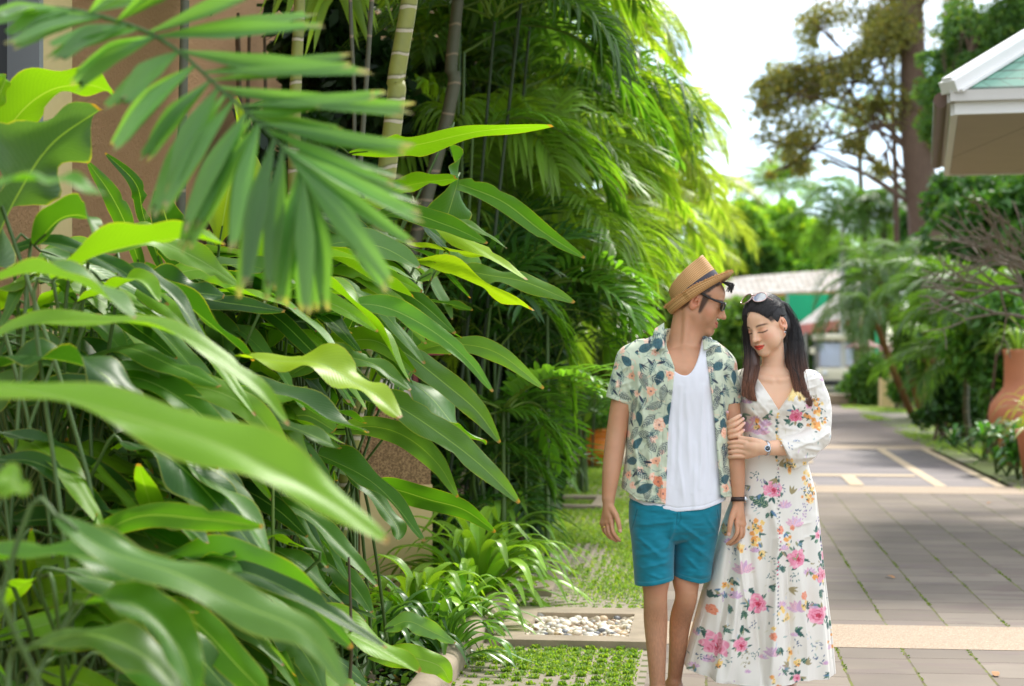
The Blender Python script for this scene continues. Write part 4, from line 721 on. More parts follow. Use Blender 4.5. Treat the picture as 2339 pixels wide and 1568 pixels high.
# ================================================================ right side and background
rr = np.random.default_rng(55)
white_p = simple('white_painted_wood', srgb(232, 230, 228), .5, nscale=4, var=.05); grey_p = simple('grey_painted_wood', srgb(196, 192, 186), .6, nscale=4, var=.06)
soff = NT('soffit_boards'); oc = soff.coord('Object'); sp = soff.n('ShaderNodeSeparateXYZ', {0: oc}); fr = soff.math('FRACT', soff.math('MULTIPLY', sp.outputs[0], 1.1)); c = soff.mix(soff.math('LESS_THAN', fr, .012), soff.mix(soff.noise(oc, 3, 4), srgb(180, 164, 146), srgb(168, 152, 134)), srgb(120, 104, 88)); soff = soff.done(soff.bsdf(c, .7).outputs[0])
t = NT('green_roof_tiles'); uv = t.coord('UV'); sp = t.n('ShaderNodeSeparateXYZ', {0: uv}); fy = t.math('FRACT', t.math('MULTIPLY', sp.outputs[1], 15.0)); row = t.math('FLOOR', t.math('MULTIPLY', sp.outputs[1], 15.0)); fx = t.math('FRACT', t.math('ADD', t.math('MULTIPLY', sp.outputs[0], 28.0), t.math('MULTIPLY', row, .5)))
rn = t.n('ShaderNodeTexWhiteNoise', {'Vector': t.n('ShaderNodeCombineXYZ', {0: row, 1: t.math('FLOOR', t.math('ADD', t.math('MULTIPLY', sp.outputs[0], 28.0), t.math('MULTIPLY', row, .5)))}).outputs[0]}, noise_dimensions='2D').outputs[0]
c = t.mix(rn, srgb(120, 168, 146), srgb(96, 144, 124)); c = t.mix(t.math('LESS_THAN', fy, .16), c, srgb(74, 96, 82)); c = t.mix(t.math('LESS_THAN', fx, .05), c, srgb(70, 92, 78)); b = t.bsdf(c, .4); t.l(t.bump(t.math('ADD', fy, t.math('MULTIPLY', t.math('LESS_THAN', fx, .06), -.6)), .8, .02), b.inputs['Normal']); tile_g = t.done(b.outputs[0])
A0 = P(2180, 262, 12.3); B0_ = P(2162, 401, 16.8); ez = A0[2]; yv = unit(np.array([B0_[0]-A0[0], B0_[1]-A0[1], 0])); xv = np.array([yv[1], -yv[0], 0]); zv = np.array([0, 0, 1.0]); DP = np.hypot(*(B0_-A0)[:2]); WP = 6.0
def pp(x, y, z): return np.array([A0[0], A0[1], 0])+xv*x+yv*y+zv*z
RP = np.stack([xv, yv, zv], 1)
pav = empty('pavilion', pp(WP/2, DP/2, 0), 0, 'white garden pavilion with green tiled roof at the top right', 'pavilion')
mb = MB(); mb.box(pp(WP/2, DP/2, ez+.03), (WP-.06, DP-.06, .04), R=RP); mb.build('soffit', soff, pav)
mb = MB()
for (x, y, w_, d_) in ((WP/2, 0, WP, .05), (WP/2, DP, WP, .05), (0, DP/2, .05, DP-.06), (WP, DP/2, .05, DP-.06)): mb.box(pp(x, y, ez+.04), (w_, d_, .085), R=RP)
mb.build('fascia', white_p, pav)
mb = MB()
for (x, y, w_, d_) in ((WP/2, -.02, WP+.06, .06), (WP/2, DP+.02, WP+.06, .06), (-.02, DP/2, .06, DP-.03), (WP+.02, DP/2, .06, DP-.03)): mb.box(pp(x, y, ez+.125), (w_, d_, .08), R=RP); mb.box(pp(x, y-(.015 if y <= 0 else 0), ez+.09), (w_, d_+.03, .014), R=RP)
mb.build('frieze', grey_p, pav)
# hipped roof with white hip caps
h0 = ez+.175; pitch = math.tan(math.radians(36)); e = .03; run = DP/2+e; rh = run*pitch*.62
c_ = [pp(-e, -e, h0), pp(WP+e, -e, h0), pp(WP+e, DP+e, h0), pp(-e, DP+e, h0)]; k = .62
r_ = [pp(-e+run*k, -e+run*k, h0+rh), pp(WP+e-run*k, -e+run*k, h0+rh), pp(WP+e-run*k, DP+e-run*k, h0+rh), pp(-e+run*k, DP+e-run*k, h0+rh)]
mb = MB()
for i in range(4):
    j = (i+1) % 4; lw_ = np.linalg.norm(c_[j]-c_[i]); mb.add([c_[i], c_[j], r_[j], r_[i]], [[0, 1, 2, 3]], [[0, 0], [lw_/4, 0], [lw_/4, 1], [0, 1]])
c2 = [q+zv*-.03 for q in c_]; mb.add(c_+c2, [[i, i+4, (i+1) % 4+4, (i+1) % 4] for i in range(4)])
roof = mb.build('roof', tile_g, pav)
def capbar(a, b, w_, h_, up=zv):
    d = unit(b-a); s = unit(np.cross(d, up)); u = np.cross(s, d); L = np.linalg.norm(b-a); R_ = np.stack([s, d, u], 1); m = MB(); m.box((a+b)/2+u*h_*.2, (w_, L, h_), R=R_); m.box((a+b)/2+u*(h_*.2+h_*.5+.012), (w_*.6, L*.99, .026), R=R_); m.box((a+b)/2+u*(h_*-.3), (w_*1.35, L*.985, .02), R=R_); return m
for i in range(4):
    m = capbar(c_[i]+(c_[i]-r_[i])*.005, r_[i], .15, .085)
    m.build('hip_cap', white_p, pav)
# upper tier
u0, u1 = h0+rh+.02, h0+rh+.3; x0, x1, y0, y1 = -e+run*k+.15, WP+e-run*k-.15, -e+run*k+.15, DP+e-run*k-.15
mb = MB(); mb.box(pp((x0+x1)/2, (y0+y1)/2, (u0+u1)/2-.05), (x1-x0, y1-y0, u1-u0+.1), R=RP); mb.build('clerestory', grey_p, pav)
c3 = [pp(x0-.3, y0-.3, u1), pp(x1+.3, y0-.3, u1), pp(x1+.3, y1+.3, u1), pp(x0-.3, y1+.3, u1)]; ym = (y0+y1)/2; r3 = [pp(x0+.9, ym, u1+.9), pp(x1-.9, ym, u1+.9)]
mb = MB(); mb.add([c3[0], c3[1], r3[1], r3[0]], [[0, 1, 2, 3]], [[0, 0], [1, 0], [1, .6], [0, .6]]); mb.add([c3[2], c3[3], r3[0], r3[1]], [[0, 1, 2, 3]], [[0, 0], [1, 0], [1, .6], [0, .6]]); mb.add([c3[3], c3[0], r3[0]], [[0, 1, 2]]); mb.add([c3[1], c3[2], r3[1]], [[0, 1, 2]]); mb.add(c3, [[3, 2, 1, 0]]); mb.build('upper_roof', tile_g, pav)
for a, b in ((c3[0], r3[0]), (c3[3], r3[0]), (c3[1], r3[1]), (c3[2], r3[1]), (r3[0], r3[1])): capbar(a+(a-b)*.03 if a is not r3[0] else a, b, .14, .08).build('hip_cap', white_p, pav)
mb = MB(); mb.tube([pp(-.09, .12, ez+.12), pp(-.09, DP, ez+.12)], [.055, .055], 10); mb.build('gutter', simple('brown_gutter', srgb(96, 70, 54), .5), pav, smooth=True)
for x, y in ((.9, .9), (WP-.9, .9), (.9, DP-.9), (WP-.9, DP-.9)):
    if x > 1 or True:
        mb = MB(); mb.box(pp(x+(1.6 if x < 1 else 0), y, ez/2), (.24, .24, ez), R=RP); mb.build('column', white_p, pav)

# tall terracotta vase ----------------------------------------------------
clay = simple('terracotta', srgb(190, 120, 88), .7, nscale=3, var=.12, bump=.15, bscale=30)
b = P(2326, CV, 20.8); b[2] = 0; rt = empty('tall_vase', b, 0, 'tall terracotta vase with a round belly and cylindrical neck', 'vase')
mb = MB(); mb.lathe([(0, 0), (.14, 0), (.17, .1), (.25, .3), (.325, .46), (.35, .6), (.325, .72), (.24, .84), (.175, .93), (.165, 1.02), (.165, 1.28), (.18, 1.34), (.18, 1.38), (.16, 1.38), (.15, 1.3), (0, 1.26)], n=48); mb.build('vase_body', clay, rt, world=False, smooth=True)
lf = lily(b+np.array([0, 0, 0]), 'spiky bromeliad growing in the mouth of the tall vase', 60, .62, .035, (.14, .24, .05), 60, name='bromeliad', grp=None); lf.location[2] = 1.30
b2 = P(2385, CV, 18.2); b2[2] = 0; rt = empty('clay_pot', b2, 0, 'small terracotta pot cut by the right edge of the picture', 'pot'); mb = MB(); mb.lathe([(0, 0), (.2, 0), (.27, .45), (.29, .5), (.29, .55), (.25, .55), (.24, .48), (0, .45)], n=32); mb.build('pot', clay, rt, world=False, smooth=True)
lf = lily(b2, 'yellow-green spiky plant in the small pot at the right edge', 60, .75, .035, (.30, .36, .06), 61, name='bromeliad', grp=None); lf.location[2] = .45
for k, (u, v, lb) in enumerate([(2275, 1082, 'glossy dracaena at the foot of the tall vase'), (2325, 1096, 'glossy dracaena right beside the small pot'), (2245, 1052, 'low glossy dracaena left of the tall vase'), (2300, 1088, 'dracaena in front of the belly of the vase')]):
    b = G(u, v); r5 = np.random.default_rng(k+90); rt = empty('dracaena', b, 0, lb, 'plant', 'dracaenas by the vase'); mb = MB(); ms = MB()
    for q in range(6):
        c = b+np.array([r5.normal(0, .16), r5.normal(0, .12), r5.uniform(.15, .5)]); ms.tube([b, c], [.012, .008], 5)
        for i in range(16):
            a = r5.uniform(0, 6.28); el = r5.uniform(-.1, 1.1); l_ = r5.uniform(.18, .3); d = np.array([math.cos(a)*math.cos(el), math.sin(a)*math.cos(el), math.sin(el)]); V, F, U = blade([c, c+d*l_*.6, c+d*l_-np.array([0, 0, l_*.25])], .06, fold=.3, n=7, m=3, seed=i); mb.add(V, F, U, np.array((.05, .16, .03))*math.exp(r5.normal(0, .35)))
    mb.build('leaves', leaf_s, rt, usecol=True, smooth=True); ms.build('stem', stem_mat(), rt)

# bare frangipani ---------------------------------------------------------
b = P(2470, CV, 16.5); b[2] = 0; rt = empty('frangipani_tree', b, 0, 'bare frangipani tree with knobbly grey branches at the right edge', 'tree'); mb = MB(); r5 = np.random.default_rng(17)
def fbranch(p, d, r, dep, L):
    e = p+d*L; mid = (p+e)/2+r5.normal(0, .03*L, 3); mb.tube(spline([p, mid, e], 5), np.linspace(r, r*.8, 5), 7)
    if dep == 0: return
    for q in range(2):
        d2 = unit(d+r5.normal(0, .42, 3)+np.array([-.16, 0, .10])); fbranch(e, d2, r*.72, dep-1, L*.86)
mb.tube(spline([b, b+np.array([-.05, 0, .6]), b+np.array([-.1, 0, 2.1])], 6), np.linspace(.09, .06, 6), 10)
for a in [(-.98, .1, .02), (-.9, -.2, .25), (-.6, .3, .75), (-.95, -.1, .5), (-.95, 0, .12), (-.9, .3, .35), (-.4, .3, 1.1)]: fbranch(b+np.array([-.1, 0, r5.uniform(1.35, 2.1)]), unit(np.array(a)), .024, 4, .38)
mb.build('branches', bark('frangipani_bark', srgb(116, 104, 94), srgb(160, 148, 136), 12), rt, smooth=True)

# shrubs and hedges on the right -------------------------------------------
def bush(label, spec, Z, n, size, colr, seed, name='shrub', cat='shrub', grp='shrubs on the right of the path', mat=None):
    """spec: list of (u, v, ru, rv) px"""
    r5 = np.random.default_rng(seed); c0 = np.mean([P(u, v, Z) for u, v, _, _ in spec], 0); b = c0*np.array([1, 1, 0]); rt = empty(name, b, 0, label, cat, grp)
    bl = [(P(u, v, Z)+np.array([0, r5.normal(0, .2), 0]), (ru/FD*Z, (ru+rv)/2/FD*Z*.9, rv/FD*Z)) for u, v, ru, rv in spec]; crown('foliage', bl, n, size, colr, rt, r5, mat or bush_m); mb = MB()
    for q in bl[:5]: mb.tube([b+r5.normal(0, .15, 3)*[1, 1, 0], q[0]], [.03, .01], 5)
    mb.build('stem', bark_m, rt); return rt
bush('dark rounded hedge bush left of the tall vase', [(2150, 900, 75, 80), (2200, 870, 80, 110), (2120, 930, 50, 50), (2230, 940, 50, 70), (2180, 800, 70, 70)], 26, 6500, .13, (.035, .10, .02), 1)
bush('bright broad-leaved shrub behind the tall vase', [(2240, 800, 80, 80), (2300, 880, 70, 90), (2330, 760, 60, 80), (2260, 720, 60, 60)], 22, 4000, .17, (.07, .19, .03), 2)
bush('mixed green shrub behind the bare frangipani', [(2200, 650, 110, 90), (2300, 620, 100, 110), (2250, 520, 110, 90), (2160, 560, 70, 80), (2330, 480, 80, 80)], 27, 8000, .19, (.05, .135, .025), 3)
bush('dense tall shrubbery under the pavilion roof', [(2230, 460, 110, 60), (2180, 480, 80, 50), (2320, 450, 90, 70), (2160, 430, 40, 40)], 30, 4500, .2, (.045, .12, .03), 4)
bush('clipped shrub left of the cream stump', [(1985, 860, 45, 60), (1960, 880, 40, 45), (1990, 900, 35, 35)], 41, 3600, .16, (.07, .17, .03), 5)
bush('low shrub right of the cream stump', [(2070, 890, 38, 45), (2090, 860, 40, 50), (2060, 840, 30, 40)], 38, 3000, .16, (.065, .17, .03), 6)
bush('shrub in front of the golf cart', [(1930, 870, 26, 40), (1945, 895, 26, 26)], 44, 2000, .15, (.09, .19, .05), 7)
bush('large dark shrub below the feathery palm', [(2120, 800, 60, 90), (2080, 780, 50, 60), (2140, 700, 70, 70)], 34, 5000, .2, (.045, .12, .025), 8)
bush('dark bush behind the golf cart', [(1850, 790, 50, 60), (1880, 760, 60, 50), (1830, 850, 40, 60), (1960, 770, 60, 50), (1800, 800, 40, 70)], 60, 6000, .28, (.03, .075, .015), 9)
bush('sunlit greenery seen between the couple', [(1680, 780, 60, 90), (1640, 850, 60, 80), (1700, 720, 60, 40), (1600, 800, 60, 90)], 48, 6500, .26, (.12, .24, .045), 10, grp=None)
bush('green hedge seen under the pale arch', [(1840, 690, 70, 24), (1760, 700, 60, 30), (1690, 700, 60, 30), (1900, 690, 50, 24)], 66, 4500, .3, (.16, .32, .05), 11, grp=None)
# fern-like fronds mid right
for k, (u, v, Z, kd, sc, nf, lb) in enumerate([(2260, 740, 23, 'areca_dark', .85, 12, 'arching fern palm left of the bromeliad'), (2210, 850, 24, 'areca_dark', .75, 11, 'low fern palm above the dark hedge bush'), (2150, 700, 27, 'areca_dark', .7, 10, 'light green fern palm under the brown palm stem')]):
    c = P(u, v, Z); palm(lb, c*np.array([1, 1, 0]), [c], kd, nf, sc, 300+k, dark_m, .05, 'fern palms on the right', az0=2.0, az1=5.4)
t = NT('brown_palm_stem'); oc = t.coord('Object'); n = t.noise(oc, 9, 5, .7); b = t.bsdf(t.mix(n, srgb(96, 66, 40), srgb(150, 112, 66)), .85); t.l(t.bump(n, .8, .02), b.inputs['Normal']); brown_m = t.done(b.outputs[0])
for k, (u, v, Z, sc, nf, lb) in enumerate([(2010, 645, 33, 1.15, 30, 'grey-green date palm drooping over the path end'), (2075, 600, 34, 1.05, 24, 'date palm with a brown stem, right of the drooping one'), (1995, 720, 32, 1.05, 24, 'lowest date palm, its fronds hanging to the cream stump')]):
    c = P(u, v, Z); bb = P(u+135, CV, Z+3); bb[2] = 0; palm(lb, bb, [c], 'date', nf, sc, 320+k, brown_m, .075, 'date palms at the end of the path', tilt=(-.9, .5))
for k, (u, v, lb) in enumerate([(1925, 520, 'left dark palm on the skyline'), (1975, 490, 'tallest dark palm on the skyline'), (2020, 520, 'right dark palm on the skyline')]):
    c = P(u, v, 52); palm(lb, P(u, CV, 52)*np.array([1, 1, 0]), [c], 'areca_dark', 13, 1.15, 340+k, simple('white_stem', srgb(190, 190, 184), .7) if k == 0 else dark_m, .1, 'dark palms on the skyline', tilt=(-.6, .3))
c = P(1785, 440, 95); palm('pale coconut palm standing above the far trees', c*np.array([1, 1, 0]), [c], 'coco', 15, 1.05, 360, dark_m, .16, None, tilt=(-.5, .75))
c = P(1960, 280, 60); palm('coconut palm half hidden by the big tree', P(2010, CV, 60)*np.array([1, 1, 0]), [c], 'coco', 8, .7, 361, dark_m, .12, None)
# far trees
FT = [('bright round tree on the far left of the skyline', [(1690, 500, 50), (1660, 540, 60), (1720, 540, 50), (1640, 600, 50)], 80, (.16, .30, .05)), ('dark green round tree on the far skyline', [(1725, 490, 34), (1740, 530, 36)], 88, (.07, .17, .04)), ('lime-green tree under the coconut palm', [(1790, 500, 50), (1830, 540, 60), (1770, 570, 60), (1850, 600, 50)], 84, (.20, .36, .05)),
      ('light green tree left of the dark palms', [(1890, 560, 50), (1870, 620, 50), (1920, 600, 45)], 78, (.16, .32, .05)), ('far tree behind the pale arch', [(1720, 610, 60), (1800, 630, 50), (1680, 650, 50)], 82, (.10, .24, .04)), ('far tree right of the dark palms', [(1990, 580, 60), (2050, 560, 50), (1960, 640, 60)], 75, (.13, .27, .05)),
      ('shaded tree between far trees', [(1745, 590, 36), (1760, 640, 40)], 74, (.06, .15, .03)), ('dense tree behind the right shrubbery', [(2100, 600, 60), (2160, 540, 70), (2080, 520, 45), (2240, 480, 80)], 50, (.05, .14, .03)), ('dense far tree at the left end of the skyline', [(1570, 640, 70), (1590, 720, 70), (1620, 560, 50)], 70, (.11, .24, .05))]
for k, (lb, bl, Z, c) in enumerate(FT):
    tree(lb, bl, Z, (np.mean([q[0] for q in bl]), 0), 26, 5200, .50, c, 400+k, 'trees on the skyline')
# big tree --------------------------------------------------------------
tree('big dark-barked tree with loose leafy sprays against the white sky', [(1745, 235, 60), (1725, 310, 42), (1780, 180, 55), (1850, 190, 70), (1800, 330, 58), (1850, 270, 80), (1900, 160, 100), (1990, 90, 120), (2000, 240, 90), (1830, 385, 30), (1885, 368, 12), (1730, 195, 26), (2090, 50, 120), (2170, 130, 95), (2120, 280, 55), (2140, 200, 70), (1985, 330, 42), (2010, 390, 30), (1940, 330, 30), (1870, 60, 60), (1760, 400, 14), (2110, -40, 120), (1960, -40, 120), (2150, 330, 50)], 40,
     (2130, 0), 92, 52000, .12, (.19, .20, .07), 500, None, [(2128, 900), (2118, 560), (2100, 400), (2086, 230), (2085, 60), (2070, -120)], dz=.4, gap=-.10, lk=.11)
tree('dark leafy tree behind the pavilion roof', [(2160, 210, 70), (2140, 290, 50), (2190, 340, 60), (2190, 60, 90), (2150, 120, 60), (2230, 60, 90), (2300, 0, 90), (2200, 160, 70), (2250, 130, 80), (2180, 240, 60), (2150, 290, 40), (2330, 90, 70)], 34, (2200, 0), 50, 30000, .125, (.08, .17, .045), 501, None, [(2215, 900), (2215, 500), (2200, 250), (2230, 80)], gap=-.05)
tree('slender pale trunk left of the big tree', [(2045, 60, 40), (2040, -30, 60)], 42, (2046, 0), 16, 1500, .2, (.07, .12, .03), 502, None, [(2048, 900), (2047, 480), (2040, 250), (2040, 40)])

# pale arch roof, canopy, cart, pillars --------------------------------------
wth = NT('weathered_sheet'); oc = wth.coord('Object'); sp = wth.n('ShaderNodeSeparateXYZ', {0: oc}); n = wth.noise(oc, 3, 6, .7); cc = wth.mix(wth.ramp(n, [(.4, (0, 0, 0)), (.65, (1, 1, 1))]), srgb(184, 178, 170), srgb(150, 138, 124)); b = wth.bsdf(cc, .8); wth.l(wth.bump(wth.math('SINE', wth.math('MULTIPLY', sp.outputs[0], 30.0)), .5, .02), b.inputs['Normal']); wth = wth.done(b.outputs[0])
Za = 58; cols_ = [(1560, 655, 672), (1640, 640, 684), (1700, 632, 676), (1760, 627, 670), (1820, 622, 667), (1880, 618, 665), (1915, 616, 663)]
rt = empty('entrance_roof', P(1740, CV, Za)*np.array([1, 1, 0]), 0, 'long pale weathered roof spanning the far end of the path', 'roof'); V = []; nn = 31
us = np.linspace(1560, 1930, nn); vt = np.interp(us, [q[0] for q in cols_], [q[1] for q in cols_]); vb = np.interp(us, [q[0] for q in cols_], [q[2] for q in cols_])
for i in range(nn): V += [P(us[i], vb[i], Za), P(us[i], vt[i], Za+1.6), P(us[i], vb[i]-1, Za+3.2), P(us[i], vb[i]+4, Za+.1)]
F = [[i*4+j, (i+1)*4+j, (i+1)*4+(j+1) % 4, i*4+(j+1) % 4] for i in range(nn-1) for j in range(4)]
m = MB(); m.add(V, F); m.build('roof_sheet', wth, rt, smooth=False)
m = MB()
for i in range(nn-1): 
    a, b = P(us[i], vb[i]+6, Za+.05), P(us[i+1], vb[i+1]+6, Za+.05); m.tube([a, b], [.06, .06], 6)
m.build('eave_board', simple('ochre_board', srgb(178, 138, 82), .7), rt)
m = MB()
for u in (1570, 1925): m.tube([P(u, CV, Za+1.5)*np.array([1, 1, 0]), P(u, 670, Za+1.5)], [.14, .14], 10)
m.build('post', simple('white_stem2', srgb(180, 176, 168), .7), rt, smooth=True)
rt = empty('green_screen', P(1860, CV, 56)*np.array([1, 1, 0]), 0, 'emerald green fabric screen under the pale roof', 'screen'); m = MB(); m.box((P(1850, 702, 56)), (1.55, .05, .85)); m.build('fabric', simple('emerald_cloth', srgb(22, 168, 118), .7, nscale=2, var=.1), rt)
m = MB(); [m.tube([P(u, CV, 56)*np.array([1, 1, 0]), P(u, 670, 56)], [.04, .04], 6) for u in (1798, 1902)]; m.build('pole', alu, rt)
rt = empty('green_pole', P(2003, CV, 50)*np.array([1, 1, 0]), 0, 'thin emerald green pole among the palm fronds', 'pole'); m = MB(); m.tube([P(2003, CV, 50)*np.array([1, 1, 0]), P(2003, 655, 50)], [.05, .05], 8); m.lathe([(0, 0), (.08, .02), (0, .1)], P(2003, 655, 50), 10); m.build('pole_body', simple('emerald_paint', srgb(40, 170, 110), .5), rt, smooth=True)
# canopy with scalloped pink fringe
rt = empty('canopy', P(1940, CV, 54)*np.array([1, 1, 0]), 0, 'peaked white canopy with a pink scalloped fringe behind the golf cart', 'canopy'); Zc = 54
ap = P(1955, 640, Zc+1.6); e4 = [P(1822, 742, Zc), P(2085, 712, Zc+.4), P(2060, 705, Zc+3.2), P(1840, 735, Zc+3.2)]; m = MB(); m.add([ap]+e4, [[0, 1, 2], [0, 2, 3], [0, 3, 4], [0, 4, 1]]); m.build('canopy_cloth', simple('white_canvas', srgb(226, 214, 206), .8, nscale=2, var=.12), rt)
m = MB()
for a, b in zip(e4, e4[1:]+e4[:1]):
    n = 14
    for i in range(n):
        p, q = a+(b-a)*i/n, a+(b-a)*(i+1)/n; mid = (p+q)/2; m.add([p, q, q-zv*.24, mid-zv*.36, p-zv*.24], [[0, 1, 2, 4], [4, 2, 3, 3]][:1]); m.add([p-zv*.24, q-zv*.24, mid-zv*.36], [[0, 1, 2]])
m.build('fringe', simple('pink_fringe', srgb(206, 130, 122), .8, nscale=3, var=.35), rt)
m = MB(); [m.tube([q*np.array([1, 1, 0]), q], [.05, .05], 6) for q in e4]; m.build('pole', simple('white_stem3', srgb(190, 186, 178), .7), rt)
# golf cart
Zg = 52.0; b = P(1911, CV, Zg); b[2] = 0; gc = empty('golf_cart', b, -TH, 'white golf cart with a cream roof parked at the far end of the path', 'golf cart')
cw = simple('cream_plastic', srgb(226, 218, 192), .35); blk = simple('black_rubber', (.015, .015, .016), .7); W2 = .58
import bmesh as _bm
def rbox(name, c, d, mat, par, bev=.05, seg=3):
    bm = _bm.new(); _bm.ops.create_cube(bm, size=1); _bm.ops.scale(bm, vec=d, verts=bm.verts); _bm.ops.bevel(bm, geom=bm.edges[:], offset=bev, segments=seg, profile=.6, affect='EDGES'); _bm.ops.translate(bm, vec=c, verts=bm.verts)
    me = bpy.data.meshes.new(name); bm.to_mesh(me); bm.free(); me.materials.append(mat); [setattr(p, 'use_smooth', True) for p in me.polygons]; o = bpy.data.objects.new(name, me); C.objects.link(o); o.parent = par; return o
rbox('roof', (0, .85, 1.62), (1.30, 1.9, .20), cw, gc, .09); rbox('body', (0, .15, .50), (1.16, .8, .42), cw, gc, .12, 4); rbox('chassis', (0, 1.0, .34), (1.08, 2.1, .16), blk, gc, .04); rbox('bumper', (0, -.30, .27), (1.04, .16, .15), blk, gc, .05); rbox('seat', (0, 1.15, .74), (1.0, .5, .14), simple('tan_vinyl', srgb(150, 130, 104), .5), gc, .05); rbox('seat_back', (0, 1.42, 1.0), (1.0, .12, .4), MATS['tan_vinyl'], gc, .05)
wsm = NT('cart_windscreen'); b1 = wsm.n('ShaderNodeBsdfTransparent', {0: (.9, .93, 1.0)}); b2 = wsm.bsdf((.62, .68, .82), .12); mm_ = wsm.n('ShaderNodeMixShader', {0: .8, 1: b1.outputs[0], 2: b2.outputs[0]}); wsm = wsm.done(mm_.outputs[0])
rbox('windscreen', (0.02, .12, 1.10), (1.02, .03, .72), wsm, gc, .01, 1)
m = MB()
for x in (-.54, .54):
    for y0_, y1_ in ((.06, .10), (1.6, 1.55)): m.tube([(x, y0_, .6), (x, y1_, 1.56)], [.022, .022], 8)
m.build('frame', alu, gc, world=False, smooth=True)
for x in (-.36, .36):
    m = MB(); m.lathe([(0, -.02), (.08, -.015), (.09, .01), (0, .01)], n=18); V_ = np.vstack(m.V)[:, [0, 2, 1]]+np.array([x, -.27, .56]); m.V = [V_]; m.build('headlight', simple('lamp_lens', (.8, .8, .78), .1), gc, world=False, smooth=True)
for x in (-.48, .48):
    for y in (.1, 1.75):
        m = MB(); m.lathe([(.0, -.09), (.14, -.09), (.21, -.07), (.23, 0), (.21, .07), (.14, .09), (0, .09)], n=22); V_ = np.vstack(m.V)[:, [2, 0, 1]]+np.array([x, y, .23]); m.V = [V_]; m.build('wheel', blk, gc, world=False, smooth=True)
m = MB(); m.tube([(-.28, .45, .72), (-.28, .62, .98)], [.02, .02], 6); th_ = np.linspace(0, 2*PI, 17); m.tube([(-.28+.17*math.cos(a), .62+.08*math.sin(a), .98+.14*math.sin(a)) for a in th_], .015, 6, cap=False); m.build('steering_wheel', blk, gc, world=False, smooth=True)
rbox('mirror', (-.70, .05, 1.22), (.16, .06, .20), cw, gc, .03)
# far pillars and stump
lantern_pillar(1972, 46, .62, .62, .85, 'cream pillar with a red lantern right of the golf cart', rz=.1, lanlab='red lantern on the pillar right beside the golf cart')
lantern_pillar(2040, 44, .5, .62, .85, 'cream pillar with a red lantern half hidden by drooping fronds', rz=.1, lanlab='red lantern half hidden by drooping date palm fronds')
lantern_pillar(2155, 33, .55, .95, 1.15, 'cream pillar with a red lantern among the right shrubs', rz=.1, lanlab='red lantern roof showing among the shrubs on the right')
b = P(2031, CV, 39.5); b[2] = 0; rt = empty('garden_post', b, 0, 'short cream stone post with a split slanting top beside the path', 'post')
m = MB()
for (x, w_, h1, h2) in ((-.11, .18, .66, .50), (.10, .22, .34, .46)):
    m.add([[x-w_/2, -.17, 0], [x+w_/2, -.17, 0], [x+w_/2, .17, 0], [x-w_/2, .17, 0], [x-w_/2, -.15, h1], [x+w_/2, -.15, h2], [x+w_/2, .15, h2], [x-w_/2, .15, h1]], [[0, 1, 5, 4], [1, 2, 6, 5], [2, 3, 7, 6], [3, 0, 4, 7], [4, 5, 6, 7]])
m.build('post_body', cream_m, rt, world=False)
for k, (u, v, w_, lb) in enumerate([(2102, 905, .9, 'low stone block at the foot of the shrubs'), (1905+20, 915, 1.3, 'pale kerb stone near the golf cart')]):
    b = G(u, v+10); rt = empty('stone_block', b, -TH, lb, 'stone'); rbox('block', (0, 0, .12), (w_*.7, .5, .26), conc_m, rt, .03)
for k, (u, v, a, lb) in enumerate([(2262, 1150, .4, 'orange dry leaf lying on the slabs just before the cream band'), (2276, 1541, 1.3, 'small brown dry leaf on the slabs at the bottom right'), (2034, 1319, 2.2, 'small pale dry leaf in the middle of the slab path')]):
    b = G(u, v, .006); rt = empty('fallen_leaf', b, a, lb, 'leaf', 'dry leaves fallen on the path'); V, F, U = blade([(-.035, 0, 0), (0, .004, .012), (.035, 0, .004)], .034, fold=.2, curl=.2, n=10, m=5, prof='oval', seed=2); mk('leaf_blade', V, F, simple('dry_leaf', (.42, .20, .07), .7, nscale=30, var=.4), rt)
for o in list(bpy.data.objects):
    if o.parent is None and o.name.startswith('bromeliad'): o['category'] = 'plant'
# ================================================================ people
ZM = 7.04                                   # distance of the couple
KP = FD/ZM                                  # reference pixels per metre there
def W(u, v, dy=0.0): return P(u, v, ZM+dy)
def to_uv(V): return CU+V[:, 0]*KP, CV+(CH-V[:, 2])*KP
def uv_lin(X, Z): return CU+X*KP, CV+(CH-Z)*KP

